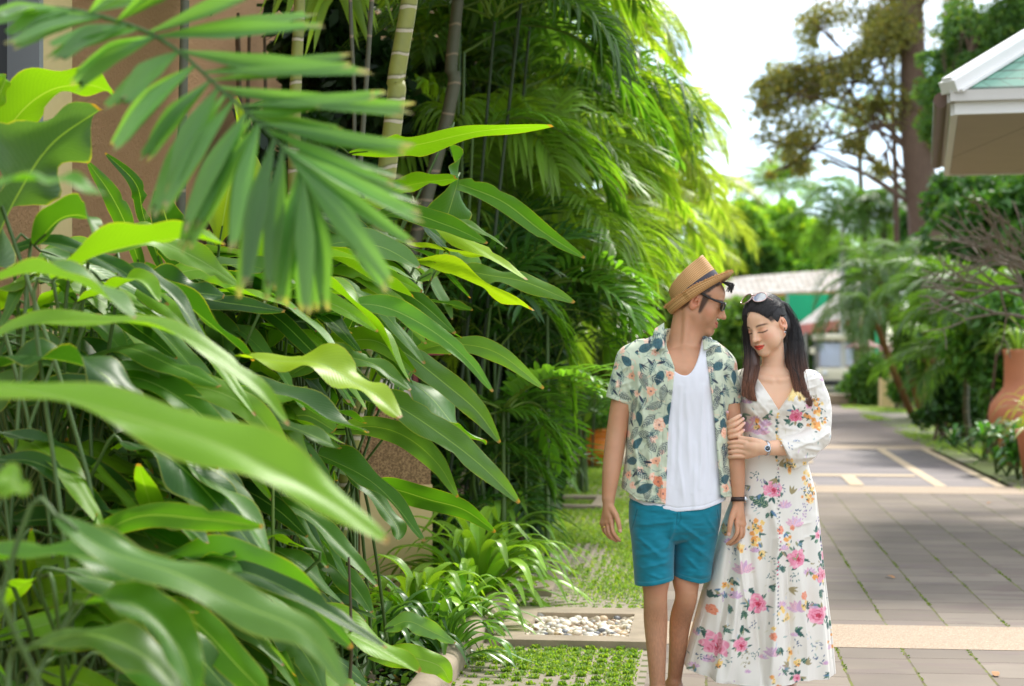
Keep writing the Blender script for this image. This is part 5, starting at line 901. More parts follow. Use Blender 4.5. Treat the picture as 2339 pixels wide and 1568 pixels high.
class Field:
    def __init__(s, lo, hi, h):
        s.lo = np.asarray(lo, float); s.h = h; s.n = np.ceil((np.asarray(hi)-s.lo)/h).astype(int)+1
        s.ax = [s.lo[i]+np.arange(s.n[i])*h for i in range(3)]; s.D = np.full(s.n, 0.5, np.float32)
    def sl(s, lo, hi):
        r = []
        for i in range(3):
            a = int(np.clip(np.floor((lo[i]-s.lo[i])/s.h), 0, s.n[i])); b = int(np.clip(np.ceil((hi[i]-s.lo[i])/s.h)+1, 0, s.n[i])); r.append(slice(a, b))
        return tuple(r)
    def grid(s, q): return s.ax[0][q[0]][:, None, None], s.ax[1][q[1]][None, :, None], s.ax[2][q[2]][None, None, :]
    def op(s, fn, lo, hi, k=0.0, mode='u'):
        pad = k+3*s.h; q = s.sl(np.asarray(lo)-pad, np.asarray(hi)+pad)
        if any(a.stop <= a.start for a in q): return
        d = fn(*s.grid(q)).astype(np.float32); D = s.D[q]
        if mode == 'u': s.D[q] = smin(D, d, k)
        elif mode == 's': s.D[q] = -smin(-D, d, k)
        elif mode == 'i': s.D[q] = -smin(-D, -d, k)
    def cone(s, a, b, r1, r2, k=0.01, mode='u'):
        a = np.asarray(a, float); b = np.asarray(b, float); r = max(r1, r2)
        s.op(lambda X, Y, Z: d_cone(X, Y, Z, a, b, r1, r2), np.minimum(a, b)-r, np.maximum(a, b)+r, k, mode)
    def chain(s, pts, rads, k=0.01):
        p = np.column_stack([np.asarray(pts, float), np.asarray(rads, float)]); n = (len(p)-1)*5+1
        q = spline(p, n) if len(p) > 2 else spline(p, 5)
        def fn(X, Y, Z):
            d = None
            for i in range(len(q)-1):
                e = d_cone(X, Y, Z, q[i, :3], q[i+1, :3], q[i, 3], q[i+1, 3]); d = e if d is None else np.minimum(d, e)
            return d
        r = q[:, 3].max(); s.op(fn, q[:, :3].min(0)-r, q[:, :3].max(0)+r, k)
    def ell(s, c, r, k=0.01, R=None, mode='u'):
        c = np.asarray(c, float); m = max(r)
        s.op(lambda X, Y, Z: d_ell(X, Y, Z, c, r, R), c-m, c+m, k, mode)
    def mesh(s): return surface_nets(s.D, s.lo, s.h)
def smin(a, b, k):
    if k <= 0: return np.minimum(a, b)
    h = np.maximum(k-np.abs(a-b), 0)/k
    return np.minimum(a, b)-h*h*k*0.25
def d_cone(X, Y, Z, a, b, r1, r2):
    ba = b-a; L = np.dot(ba, ba)+1e-12
    t = np.clip(((X-a[0])*ba[0]+(Y-a[1])*ba[1]+(Z-a[2])*ba[2])/L, 0, 1)
    return np.sqrt((X-a[0]-t*ba[0])**2+(Y-a[1]-t*ba[1])**2+(Z-a[2]-t*ba[2])**2)-(r1+(r2-r1)*t)
def d_ell(X, Y, Z, c, r, R=None):
    x, y, z = X-c[0], Y-c[1], Z-c[2]
    if R is not None: x, y, z = [x*R[0][i]+y*R[1][i]+z*R[2][i] for i in range(3)]     # R columns = local axes
    k0 = np.sqrt((x/r[0])**2+(y/r[1])**2+(z/r[2])**2); k1 = np.sqrt((x/r[0]**2)**2+(y/r[1]**2)**2+(z/r[2]**2)**2)+1e-9
    return k0*(k0-1)/k1
def surface_nets(D, lo, h):
    I = D < 0; c = [I[a:I.shape[0]-1+a, b:I.shape[1]-1+b, d:I.shape[2]-1+d] for a in (0, 1) for b in (0, 1) for d in (0, 1)]
    s = sum(x.astype(np.int8) for x in c); m = (s > 0) & (s < 8); ii = np.argwhere(m)
    idx = np.full(m.shape, -1, np.int32); idx[m] = np.arange(len(ii))
    acc = np.zeros((len(ii), 3)); cnt = np.zeros(len(ii))
    for ax in range(3):
        o = [a for a in range(3) if a != ax]
        for p in (0, 1):
            for q in (0, 1):
                e0 = np.zeros(3, int); e0[o[0]] = p; e0[o[1]] = q; e1 = e0.copy(); e1[ax] = 1
                A = ii+e0; B = ii+e1; da = D[A[:, 0], A[:, 1], A[:, 2]].astype(float); db = D[B[:, 0], B[:, 1], B[:, 2]].astype(float)
                x = (da < 0) != (db < 0); t = np.where(x, da/(da-db+1e-20), 0)
                pos = e0+t[:, None]*(e1-e0); acc[x] += pos[x]; cnt[x] += 1
    V = (ii+acc/cnt[:, None])*h+lo
    F = []
    for ax in range(3):
        o = [(ax+1) % 3, (ax+2) % 3]
        sa = [slice(None)]*3; sb = [slice(None)]*3; sa[ax] = slice(0, -1); sb[ax] = slice(1, None)
        ch = I[tuple(sa)] != I[tuple(sb)]; pin = I[tuple(sa)]
        e = np.argwhere(ch); e = e[(e[:, o[0]] > 0) & (e[:, o[1]] > 0)]
        e = e[(e[:, o[0]] < idx.shape[o[0]]) & (e[:, o[1]] < idx.shape[o[1]])]
        def g(a, b):
            w_ = e.copy(); w_[:, o[0]] -= a; w_[:, o[1]] -= b; return idx[w_[:, 0], w_[:, 1], w_[:, 2]]
        q = np.stack([g(1, 1), g(0, 1), g(0, 0), g(1, 0)], -1); f = pin[e[:, 0], e[:, 1], e[:, 2]]
        q[~f] = q[~f][:, ::-1]; F.append(q[(q >= 0).all(1)])
    return V, np.vstack(F)
def smooth_mesh(V, F, n=1, f=0.5):
    for _ in range(n):
        S = np.zeros_like(V); c = np.zeros(len(V))
        for i in range(4):
            a, b = F[:, i], F[:, (i+1) % 4]
            np.add.at(S, a, V[b]); np.add.at(c, a, 1)
        V = V*(1-f)+f*S/np.maximum(c, 1)[:, None]
    return V
def loft_d(X, Y, Z, tab):
    """tab rows: v, uL, uR, yc (offset from ZM), depth half, exponent"""
    tab = np.asarray(tab, float); tab = spline(tab, (len(tab)-1)*5+1); zz = CH-(tab[:, 0]-CV)/KP; o = np.argsort(zz); zz = zz[o]; T = tab[o]
    I = lambda col: np.interp(Z, zz, col)
    cx = I(((T[:, 1]+T[:, 2])/2-CU)/KP); a = I((T[:, 2]-T[:, 1])/2/KP); yc = ZM+I(T[:, 3]); b = I(T[:, 4]); n = I(T[:, 5])
    r = (np.abs((X-cx)/a)**n+np.abs((Y-yc)/b)**n)**(1/n)
    d = (r-1)*np.minimum(a, b)*0.9
    return np.maximum(d, np.maximum(Z-zz[-1], zz[0]-Z))
def head_frame(u, v, dy, yaw, pitch, roll, s):
    """yaw: 0 faces the camera, + turns towards picture right; pitch + looks down; roll + leans the crown to picture left"""
    f = np.array([math.sin(yaw)*math.cos(pitch), -math.cos(yaw)*math.cos(pitch), -math.sin(pitch)])
    up = np.array([math.sin(yaw)*math.sin(pitch), -math.cos(yaw)*math.sin(pitch), math.cos(pitch)])
    r = np.cross(f, up)               # person's right... x axis = person's left = -r
    x = -r
    c, s_ = math.cos(roll), math.sin(roll)
    up2 = up*c-x*s_; x2 = x*c+up*s_
    R = np.stack([x2, f, up2], 1)*s      # columns
    return W(u, v, dy), R
def hw(fr, p): return fr[0]+fr[1] @ np.asarray(p, float)
def hl(fr, V):
    s = np.linalg.norm(fr[1][:, 0]); return (V-fr[0]) @ (fr[1]/s**2)
def rotx(a): c, s = math.cos(a), math.sin(a); return np.array([[1, 0, 0], [0, c, -s], [0, s, c]])
def build_head(Fd, fr, male=True):
    s = np.linalg.norm(fr[1][:, 0]); Rn = fr[1]/s
    def E(c, r, k=0.012, R=None, mode='u'):
        Fd.ell(hw(fr, c), [x*s for x in r], k*s, Rn if R is None else Rn @ R, mode)
    def K(a, b, r1, r2, k=0.01, mode='u'): Fd.cone(hw(fr, a), hw(fr, b), r1*s, r2*s, k*s, mode)
    j = 1.0 if male else 1.09
    E((0, -.02, .036), (.076, .096, .084), 0)
    E((0, .018, -.015), (.064 if male else .066, .07, .085), .03)
    E((0, .03, .045), (.06, .058, .05), .02)                      # forehead
    for q in (-1, 1):
        K((q*.052*j, -.012, -.052), (q*.012, .066, -.104 if male else -.098), .020, .013, .03)   # jaw
        E((q*.04, .052, -.026), (.026, .026, .026), .02)                       # cheekbone
        E((q*.036, .05, -.055), (.024, .024, .028), .02)                       # cheek
        if not male: E((q*.040, .042, -.058), (.030, .030, .034), .025)
    E((0, .066, -.1 if male else -.096), (.02, .02, .017), .02)                      # chin
    E((0, .07, -.07), (.03, .022, .022), .015)                     # muzzle
    K((-.03, .074, .02), (.03, .074, .02), .011, .011, .015)       # brow
    for q in (-1, 1):
        E((q*.032, .094, -.001), (.018, .014, .010), .008, None, 's')
        E((q*.031, .071, -.003), (.0165, .0145, .0135), .004)
    nb = .004 if male else 0
    K((0, .084, .012), (0, .102+nb, -.027), .0078, .0088, .008)
    K((0, .076, .014), (0, .092, -.03), .009, .0125, .008)
    E((0, .104+nb, -.033), (.0105, .012, .0095), .006)
    for q in (-1, 1):
        E((q*.0115, .0925, -.0365), (.0075, .009, .007), .004)
        E((q*.007, .0985, -.0435), (.0035, .005, .003), .002, None, 's')
    # lips
    lw = 1.0 if male else 1.2
    K_ = K
    def K(a, b, r1, r2, k=.01, mode='u'): K_((a[0]*lw, a[1]-(lw-1)*.004, a[2]), (b[0]*lw, b[1], b[2]), r1, r2, k, mode)
    K((-.0215, .079, -.0632), (-.004, .0905, -.0615), .0035, .0050, .004); K((.0215, .079, -.0632), (.004, .0905, -.0615), .0035, .0052, .004)
    K((-.018, .0795, -.0685), (0, .089, -.0755), .004, .0068, .005); K((.018, .0795, -.0685), (0, .089, -.0755), .004, .0068, .005)
    K((-.023, .0865, -.0628), (0, .0995, -.0685), .0018, .0018, .0025, 's'); K((.023, .0865, -.0628), (0, .0995, -.0685), .0018, .0018, .0025, 's')
    E((0, .083, -.087), (.012, .004, .003), .006, None, 's')
    for q in (-1, 1):
        Re = rotx(-.2)
        Re = rotx(-.2) @ np.array([[math.cos(q*.3), -math.sin(q*.3), 0], [math.sin(q*.3), math.cos(q*.3), 0], [0, 0, 1.0]])
        E((q*.081, -.010, -.010), (.009, .019, .032), .004, Re)
        E((q*.0895, -.007, -.002), (.010, .0115, .0215), .002, Re, 's')
        E((q*.0865, -.006, 0.002), (.0035, .006, .015), .001, Re); E((q*.084, -.002, -.009), (.008, .006, .008), .001, Re, 's')
        E((q*.081, .006, -.013), (.005, .005, .007), .002, Re)
def lip_mask(L, lw=1.0):
    x, y, z = L[:, 0]/lw, L[:, 1], L[:, 2]; ax = np.abs(x)
    zc = -.0675+.012*(ax/.022)**2*0.45
    up = -.0585-.0042*(ax/.022)**1.5-.0015*np.exp(-(x/.003)**2); lo = -.0803+.0165*(ax/.0225)**2.2
    return (y > .06) & (ax < .0235) & (z < up) & (z > lo), (y > .06) & (ax < .023) & (np.abs(z-zc+.0005) < .0016)
def soft(x, a, b): return np.clip((x-a)/(b-a), 0, 1)
def blendc(col, c, m): return col*(1-m[:, None])+np.asarray(c)*m[:, None]

SK_M = np.array(srgb(198, 146, 113)); SK_W = np.array(srgb(232, 186, 154))
skin_mat = vcol_mat('skin', 0.48, sss=0.25, bump=0.3, bscale=420, spec=0.42, bd=.0006)

def hand_from(Fd, wrist, palm_c, kn, fingers, thumb, r=.0088):
    """kn: knuckle points; fingers: lists of points starting at the knuckle; thumb: points"""
    for i, p in enumerate(kn):
        Fd.cone(wrist, p, r*1.7, r*1.25, .012)
        if i: Fd.cone(kn[i-1], p, r*1.15, r*1.15, .006)
    Fd.cone(wrist, palm_c, r*2.1, r*1.9, .012)
    for k, f in enumerate(fingers):
        n = len(f); rr = np.linspace(r*1.08, r*.78, n)*(0.88 if k == 3 else 1)
        Fd.chain(f, rr, .0035)
    Fd.chain(thumb, np.linspace(r*1.6, r*.95, len(thumb)), .006)

# ---------------------------------------------------------------- man
man = empty('person', W(1540, 1609), 0, 'man in straw hat, sunglasses, tropical print shirt and teal shorts, head turned to the woman', 'person')
man.location[2] = 0.0
FM = head_frame(1598, 689, -.01, math.radians(79), math.radians(17), 0.0, 1.02)
h = .003
F_ = Field((W(1360, 0)[0], ZM-.27, -.01), (W(1730, 0)[0], ZM+.45, W(0, 590)[2]), h)
build_head(F_, FM)
F_.cone(hw(FM, (0, -.035, -.03)), W(1556, 815, .0), .056, .062, .03)      # neck
F_.cone(hw(FM, (0, .0, -.06)), W(1566, 800, -.02), .045, .05, .03)
F_.cone(hw(FM, (-.055, -.03, -.045)), W(1560, 836, -.075), .012, .010, .014)  # neck muscle
F_.cone(W(1550, 796, .03), W(1466, 838, .03), .042, .030, .02); F_.cone(W(1562, 798, .03), W(1626, 856, .03), .042, .028, .02)
MT = [(800, 1500, 1606, .01, .07, 2.2), (832, 1455, 1642, 0, .103, 2.4), (880, 1440, 1656, -.005, .115, 2.4), (960, 1448, 1650, 0, .108, 2.3), (1040, 1452, 1644, 0, .105, 2.3), (1150, 1448, 1642, 0, .11, 2.3), (1200, 1448, 1640, 0, .11, 2.3)]
F_.op(lambda X, Y, Z: loft_d(X, Y, Z, MT), (W(1430, 0)[0], ZM-.15, W(0, 1200)[2]), (W(1670, 0)[0], ZM+.15, W(0, 800)[2]), .04)
F_.cone(W(1556, 846, -.098), W(1512, 832, -.075), .010, .007, .025); F_.cone(W(1566, 846, -.098), W(1600, 838, -.075), .010, .007, .025)   # collar bones
TT = [(770, 1490, 1625, .02, .08, 2.3), (800, 1466, 1642, .01, .105, 2.3), (835, 1446, 1656, 0, .1195, 2.4), (880, 1444, 1652, -.005, .1245, 2.4), (960, 1450, 1648, 0, .12, 2.4), (1040, 1446, 1650, 0, .12, 2.4), (1120, 1438, 1656, 0, .127, 2.4), (1172, 1434, 1658, 0, .13, 2.4)]
q = F_.sl((W(1440, 0)[0], ZM-.3, W(0, 1200)[2]), (W(1660, 0)[0], ZM-.02, W(0, 815)[2])); g3 = F_.grid(q)
F_.D[q] = np.maximum(F_.D[q], np.where(g3[1] < ZM-.02, loft_d(*g3, TT)+.007-(.012+.04*np.clip(1.3-np.abs(g3[0]-W(1558, 0)[0])/.1, 0, 1))*np.clip((g3[2]-W(0, 850)[2])/.06, 0, 1), -1)).astype(np.float32)
# right arm (picture left)
F_.chain([W(1446, 862, .01), W(1424, 905, .0), W(1409, 985, -.005), W(1403, 1030, -.02), W(1396, 1080, -.045), W(1389.5, 1138, -.06)], [.038, .0435, .0415, .0405, .036, .0262], .01)
wr = W(1390, 1148, -.06)
kn = [W(1397, 1193, -.085), W(1388, 1194, -.07), W(1381, 1196, -.055), W(1376, 1196, -.042)]
hand_from(F_, wr, W(1392, 1176, -.065), kn, [
    [kn[0], W(1400, 1214, -.098), W(1408, 1227, -.095), W(1415, 1235, -.085)],
    [kn[1], W(1391, 1216, -.085), W(1400, 1230, -.082), W(1408, 1236, -.07)],
    [kn[2], W(1383.5, 1214, -.066), W(1391, 1226, -.062), W(1398, 1231, -.05)],
    [kn[3], W(1378, 1209, -.048), W(1383, 1218, -.042), W(1389, 1223, -.032)]],
    [W(1396, 1160, -.075), W(1407, 1178, -.095), W(1413, 1196, -.105), W(1416.5, 1213, -.103)])
# left arm (picture right)
F_.chain([W(1654, 870, .01), W(1667, 908, .0), W(1674, 985, -.01), W(1680, 1030, -.03), W(1684, 1085, -.045), W(1686, 1138, -.055)], [.030, .0365, .0375, .0355, .0315, .0245], .01)
wr = W(1686, 1150, -.058)
kn = [W(1683, 1196, -.09), W(1690.5, 1199, -.078), W(1696.5, 1199, -.062), W(1699, 1196, -.045)]
hand_from(F_, wr, W(1686, 1178, -.07), kn, [
    [kn[0], W(1683.5, 1217, -.105), W(1674, 1233, -.1), W(1661.5, 1243, -.088)],
    [kn[1], W(1691.5, 1222, -.09), W(1681, 1237, -.083), W(1668, 1244, -.07)],
    [kn[2], W(1697.5, 1219, -.07), W(1690, 1233, -.06), W(1678, 1239, -.048)],
    [kn[3], W(1699.5, 1214, -.05), W(1694, 1226, -.04), W(1685, 1231, -.03)]],
    [W(1679, 1162, -.075), W(1671, 1184, -.1), W(1667, 1203, -.11), W(1664.5, 1221, -.108)])
# legs
def leg(Fd, hip, knee, ankle, foot_dir, kr, ar, side=0.0, calf=.052):
    knee = np.asarray(knee); ankle = np.asarray(ankle)
    Fd.chain([hip, np.asarray(hip)*.35+knee*.65, knee+np.array([0, 0, .03])], [.066, .054, kr*1.02], .02)
    Fd.ell(knee+np.array([0, -.022, -.004]), (kr*.62, kr*.58, kr*.75), .014)
    c1 = knee+(ankle-knee)*.32+np.array([side, .02, 0]); c2 = knee+(ankle-knee)*.6+np.array([side*.4, .008, 0])
    Fd.chain([knee+np.array([0, 0, .03]), knee-np.array([0, 0, .04]), c1, c2, knee+(ankle-knee)*.88, ankle], [kr*1.0, kr*.88, calf, calf*.82, ar*1.02, ar], .012)
    d = np.array([foot_dir[0], foot_dir[1], 0]); d /= np.linalg.norm(d)
    g = np.array([ankle[0], ankle[1], .035])
    Fd.cone(ankle, g-d*.03, ar, .036, .02); Fd.cone(g, g+d*.13+np.array([0, 0, -.014]), .038, .026, .02); Fd.cone(g+d*.13+np.array([.018, 0, -.014]), g+d*.17+np.array([.018, 0, -.018]), .015, .012, .008)
    for q in (-.005, -.02, -.032): Fd.cone(g+d*.12+np.array([q, 0, -.016]), g+d*.155+np.array([q, 0, -.022]), .011, .009, .005)
leg(F_, W(1492, 1180), W(1497, 1343, -.05), W(1502, 1582, -.03), (-.1, -1), .0535, .031, 0, .0475)
leg(F_, W(1590, 1180), W(1567, 1345, .0), W(1538, 1572, .14), (.05, -1), .0505, .0285, -.004, .0435)
V, F = F_.mesh(); V = smooth_mesh(V, F, 1, .35); del F_
L = hl(FM, V); inh = (np.abs(L) < .14).all(1); u, v = to_uv(V)
n1 = vnoise(V[:, 0]*9, V[:, 1]*9, V[:, 2]*9, 3); n2 = vnoise(V[:, 0]*60, V[:, 1]*60, V[:, 2]*60, 4)
n3 = vnoise(V[:, 0]*22, V[:, 1]*22, V[:, 2]*22, 6)
col = SK_M[None]*(1+.06*n1+.04*n2)[:, None]*(1+n3[:, None]*np.array([.0, -.035, -.05]))
lm, lc = lip_mask(L)
col = blendc(col, srgb(196, 104, 92), lm*.8*inh); col = blendc(col, srgb(96, 40, 36), lc*.8*inh)
# scalp with cropped hair, sideburn, brows
sx = np.abs(L[:, 0]); hz = L[:, 2]; hy = L[:, 1]
sm = lambda x, w_: np.clip(x/w_+.5, 0, 1)
jit = .003*vnoise(L[:, 0]*250, L[:, 1]*250, L[:, 2]*80, 8)
hl_line = np.interp(hy, [-.12, -.05, -.034, -.03, .004, .012, .05, .07], [-.062, -.05, -.03, .024, .026, .022, .072, .095])
hm1 = inh*sm(hz-hl_line+jit, .008)*sm(.086-hy+.0*hz, .01)
dens = np.where(hz > .05, .97, np.interp(hz, [-.065, -.03, .03, .05], [.35, .72, .86, .97]))
nb = vnoise(L[:, 0]*500, L[:, 1]*500, L[:, 2]*90, 8)
col = blendc(col, srgb(30, 23, 22), hm1*dens*(.93+.07*nb))
sb = inh*sm(sx-.052, .006)*sm(hy-.012+.2*jit, .004)*sm(.034+.25*hz-hy, .008)*sm(.035-hz, .01)*sm(hz+.043+jit, .012)
col = blendc(col, srgb(36, 26, 24), sb*.88)
br = inh*sm(hy-.05, .01)*np.clip(1.5-np.abs(hz-.0245+.25*np.maximum(sx-.04, 0))/.0050, 0, 1)*sm(sx-.013, .004)*sm(.056-sx, .008)
col = blendc(col, srgb(30, 22, 20), br*.92)
st = inh*sm(hy+.01, .03)*sm(-.045-hz, .03)*(~lm)*sm(hz+.115, .02)
col = blendc(col, srgb(140, 98, 76), st*.16)
col = blendc(col, srgb(214, 120, 92), inh*np.clip(1.2-np.hypot(hy-.055, hz+.03)/.025, 0, 1)*.22)
col = blendc(col, srgb(214, 122, 92), (inh & (sx > .076) & (hy < .02) & (np.abs(hz+.01) < .04))*.35)
# knees, knuckles, body hair on the shins
shin = (v > 1370) & (v < 1560)
col = blendc(col, srgb(110, 72, 52), np.clip((v-1365)/40, 0, 1)*np.clip(.16+.16*vnoise(V[:, 0]*300, V[:, 1]*300, V[:, 2]*90, 9), 0, .4))
col = blendc(col, srgb(190, 120, 92), ((v > 1320) & (v < 1365))*.3*np.clip(vnoise(V[:, 0]*30, V[:, 1]*30, V[:, 2]*30, 2)+.5, 0, 1))
for a in (W(1416.5, 1214, -.108), W(1664.5, 1221.5, -.115)):
    col = blendc(col, srgb(232, 188, 172), (np.linalg.norm((V-a)*[1, .8, .75], axis=1) < .0075)*.8)
mkw('body', V, F, skin_mat, man, col=col)

# folds: heightfield in picture-plane metres, added to the garments' fronts
def seg_dist(u, v, a, b):
    ba = (b[0]-a[0], b[1]-a[1]); L = ba[0]**2+ba[1]**2
    t = np.clip(((u-a[0])*ba[0]+(v-a[1])*ba[1])/L, 0, 1)
    return np.hypot(u-a[0]-t*ba[0], v-a[1]-t*ba[1]), t
def fold_h(u, v, folds):
    r = 0
    for a, b, wd, am in folds:
        d, t = seg_dist(u, v, a, b); r = r+am*np.exp(-(d/wd)**2)*np.sin(PI*(.12+.76*t))
    return r
class Canvas:
    def __init__(s, u0, v0, u1, v1, base, k=2):
        s.u0, s.v0, s.k = u0, v0, k; s.h, s.w = int((v1-v0)*k), int((u1-u0)*k)
        s.a = np.empty((s.h, s.w, 3)); s.a[:] = srgb(*base)
        s.U = u0+(np.arange(s.w)+.5)/k; s.Vv = v0+(np.arange(s.h)+.5)/k
    def win(s, u, v, r):
        x0, x1 = [int(np.clip((a-s.u0)*s.k, 0, s.w)) for a in (u-r, u+r)]; y0, y1 = [int(np.clip((a-s.v0)*s.k, 0, s.h)) for a in (v-r, v+r)]
        return (slice(y0, y1), slice(x0, x1)), s.U[x0:x1][None]-u, s.Vv[y0:y1][:, None]-v
    def put(s, q, m, c, al=1.0):
        if m.size == 0: return
        m = (np.clip(m, 0, 1)*al)[..., None]; s.a[q] = s.a[q]*(1-m)+np.array(srgb(*c))*m
    def leaf(s, u, v, ang, L, Wd, c, c2=None, style='plain'):
        q, X, Y = s.win(u, v, L+Wd)
        ca, sa = math.cos(ang), math.sin(ang); t = (X*ca+Y*sa)/L; w_ = (-X*sa+Y*ca)/Wd
        tt = np.clip(t, 0, 1); prof = np.sin(PI*tt**.75)**.8*.5; inside = (t > 0) & (t < 1)
        e = (prof-np.abs(w_))*Wd*1.2
        m = np.clip(e+.4, 0, 1)*inside
        if style == 'fern':
            m = m*np.clip(.5+2.2*np.sin((t-np.abs(w_)*.55)*L/2.6*1.0*PI), 0, 1); m = np.maximum(m, np.clip(1.1-np.abs(w_)*Wd/1.1, 0, 1)*inside)
        if style == 'lobed':
            prof2 = prof*(.6+.4*np.abs(np.sin(t*PI*4))); m = np.clip((prof2-np.abs(w_))*Wd*1.2+.4, 0, 1)*inside
        s.put(q, m, c)
        if c2:
            ln = np.clip(1-np.abs(w_)*Wd/.8, 0, 1)*inside*(t < .93)
            if style != 'fern': ln = np.maximum(ln, .75*m*np.clip(1.6*np.sin((t-np.abs(w_)*.5)*L/3.2*PI)-.6, 0, 1))
            s.put(q, ln*np.minimum(m*2, 1), c2, .8)
    def flower(s, u, v, R, c, cc, n=5, ph=0.0, dark=None, sq=1.0, rough=.25, seed=1):
        q, X, Y = s.win(u, v, R*1.4); Y = Y/sq; r = np.hypot(X, Y); a = np.arctan2(Y, X)+ph
        nzz = vnoise(X/R*2.2+seed*7, Y/R*2.2, 0*X+seed, seed)
        rr = R*(.78+.22*np.abs(np.cos(a*n/2)))*(1+rough*nzz)
        s.put(q, np.clip(rr-r+.5, 0, 1), c)
        if dark: s.put(q, np.clip(rr-r, 0, 1)*np.clip(1.5*np.sin(r/R*9+3*nzz+np.cos(a*n)*1.5)-.3, 0, 1), dark, .65)
        if cc: s.put(q, np.clip(R*.2*(1+.5*nzz)-r+.5, 0, 1), cc, .85)
    def stroke(s, pts, wd, c, al=1.0):
        for a, b in zip(pts[:-1], pts[1:]):
            m_ = ((a[0]+b[0])/2, (a[1]+b[1])/2); q, X, Y = s.win(*m_, math.hypot(a[0]-b[0], a[1]-b[1])/2+wd+1)
            if X.size == 0 or Y.size == 0: continue
            d, t = seg_dist(X+m_[0], Y+m_[1], a, b); s.put(q, np.clip(wd/2-d+.5, 0, 1), c, al)
    def sample(s, u, v):
        x = np.clip((u-s.u0)*s.k-.5, 0, s.w-1.001); y = np.clip((v-s.v0)*s.k-.5, 0, s.h-1.001); i, j = y.astype(int), x.astype(int); fy, fx = (y-i)[:, None], (x-j)[:, None]
        A = s.a; return (A[i, j]*(1-fy)*(1-fx)+A[i+1, j]*fy*(1-fx)+A[i, j+1]*(1-fy)*fx+A[i+1, j+1]*fy*fx)

# shirt print
cs = Canvas(1360, 720, 1720, 1170, (200, 208, 184))
TEAL, NAVY, PEACH, CORAL, SAGE = (70, 106, 112), (52, 62, 78), (240, 190, 160), (226, 142, 108), (128, 150, 132)
rp = random.Random(5)
for i in range(420):      # loose line work and pale blooms
    uu, vv = rp.uniform(1370, 1710), rp.uniform(730, 1165); a = rp.uniform(0, 2*PI); l_ = rp.uniform(6, 14)
    cs.stroke([(uu, vv), (uu+l_*math.cos(a), vv+l_*math.sin(a)), (uu+l_*1.8*math.cos(a+.4), vv+l_*1.8*math.sin(a+.4))], rp.uniform(.8, 1.6), rp.choice([NAVY, TEAL, PEACH, SAGE, TEAL]), .7)
for i in range(60):
    cs.flower(rp.uniform(1370, 1710), rp.uniform(730, 1165), rp.uniform(5, 9), (243, 205, 182), None, 5, rp.uniform(0, 6), None, 1, .35, i)
spots = []
for j in range(15):
    for i in range(12):
        spots.append((1374+i*31+(j % 2)*15+rp.uniform(-6, 6), 738+j*31+rp.uniform(-6, 6)))
for k, (uu, vv) in enumerate(spots):
    kk = rp.choice([0, 1, 1, 2, 3, 3, 4, 5]); a = rp.uniform(0, 2*PI)
    if kk == 0:
        for q in range(3): cs.leaf(uu, vv, a+q*2.1, 15, 7, (250, 218, 196), CORAL, 'plain')
        cs.flower(uu, vv, 9.5, (242, 186, 156), NAVY, 5, a, CORAL, 1, .25, k)
    elif kk == 1: cs.leaf(uu-17*math.cos(a), vv-17*math.sin(a), a, 43, 19, NAVY, (186, 196, 186), 'fern')
    elif kk == 2: cs.leaf(uu-14*math.cos(a), vv-14*math.sin(a), a, 36, 19, TEAL, NAVY, 'plain')
    elif kk == 3:
        cs.leaf(uu-14*math.cos(a), vv-14*math.sin(a), a, 38, 16, TEAL, NAVY, 'fern'); cs.leaf(uu, vv, a+2.2, 20, 6, NAVY, None, 'plain')
    elif kk == 4:
        for q in (-.5, -.2, .1, .4): cs.leaf(uu, vv, a+q, 24, 3.4, NAVY if q < 0 else TEAL, None, 'plain')
    else:
        cs.flower(uu, vv, 9, (246, 206, 184), CORAL, 5, a, (222, 150, 122), 1, .25, k); cs.leaf(uu+4, vv, a, 22, 7, SAGE, NAVY)
for (uu, vv, a, L_, w_, st_) in [(1497, 772, 1.5, 30, 24, 'plain'), (1482, 860, .35, 30, 20, 'fern'), (1622, 840, -.3, 30, 20, 'plain'), (1630, 880, 1.5, 42, 20, 'fern'), (1640, 960, .5, 28, 24, 'plain'), (1652, 1010, 1.55, 40, 24, 'fern'), (1640, 1095, -.3, 30, 22, 'plain'), (1450, 1120, -.5, 42, 20, 'plain'), (1448, 1070, .6, 36, 20, 'fern'), (1400, 900, .4, 30, 16, 'fern')]:
    cs.leaf(uu, vv, a, L_, w_, NAVY if st_ == 'fern' else TEAL, (205, 212, 200) if st_ == 'fern' else NAVY, st_)
cs.flower(1500, 968, 15, (246, 208, 184), NAVY, 5, 0, CORAL); cs.flower(1652, 988, 12, (246, 196, 168), CORAL, 5, 0, (214, 140, 110)); cs.flower(1497, 1095, 12, CORAL, NAVY, 5, 1, (196, 110, 84)); cs.flower(1508, 1122, 13, (238, 170, 140), NAVY, 5, 1, CORAL)
cloth_shirt = vcol_mat('printed_cotton', 0.85, bump=.25, bscale=500, sheen=.2, spec=.2)
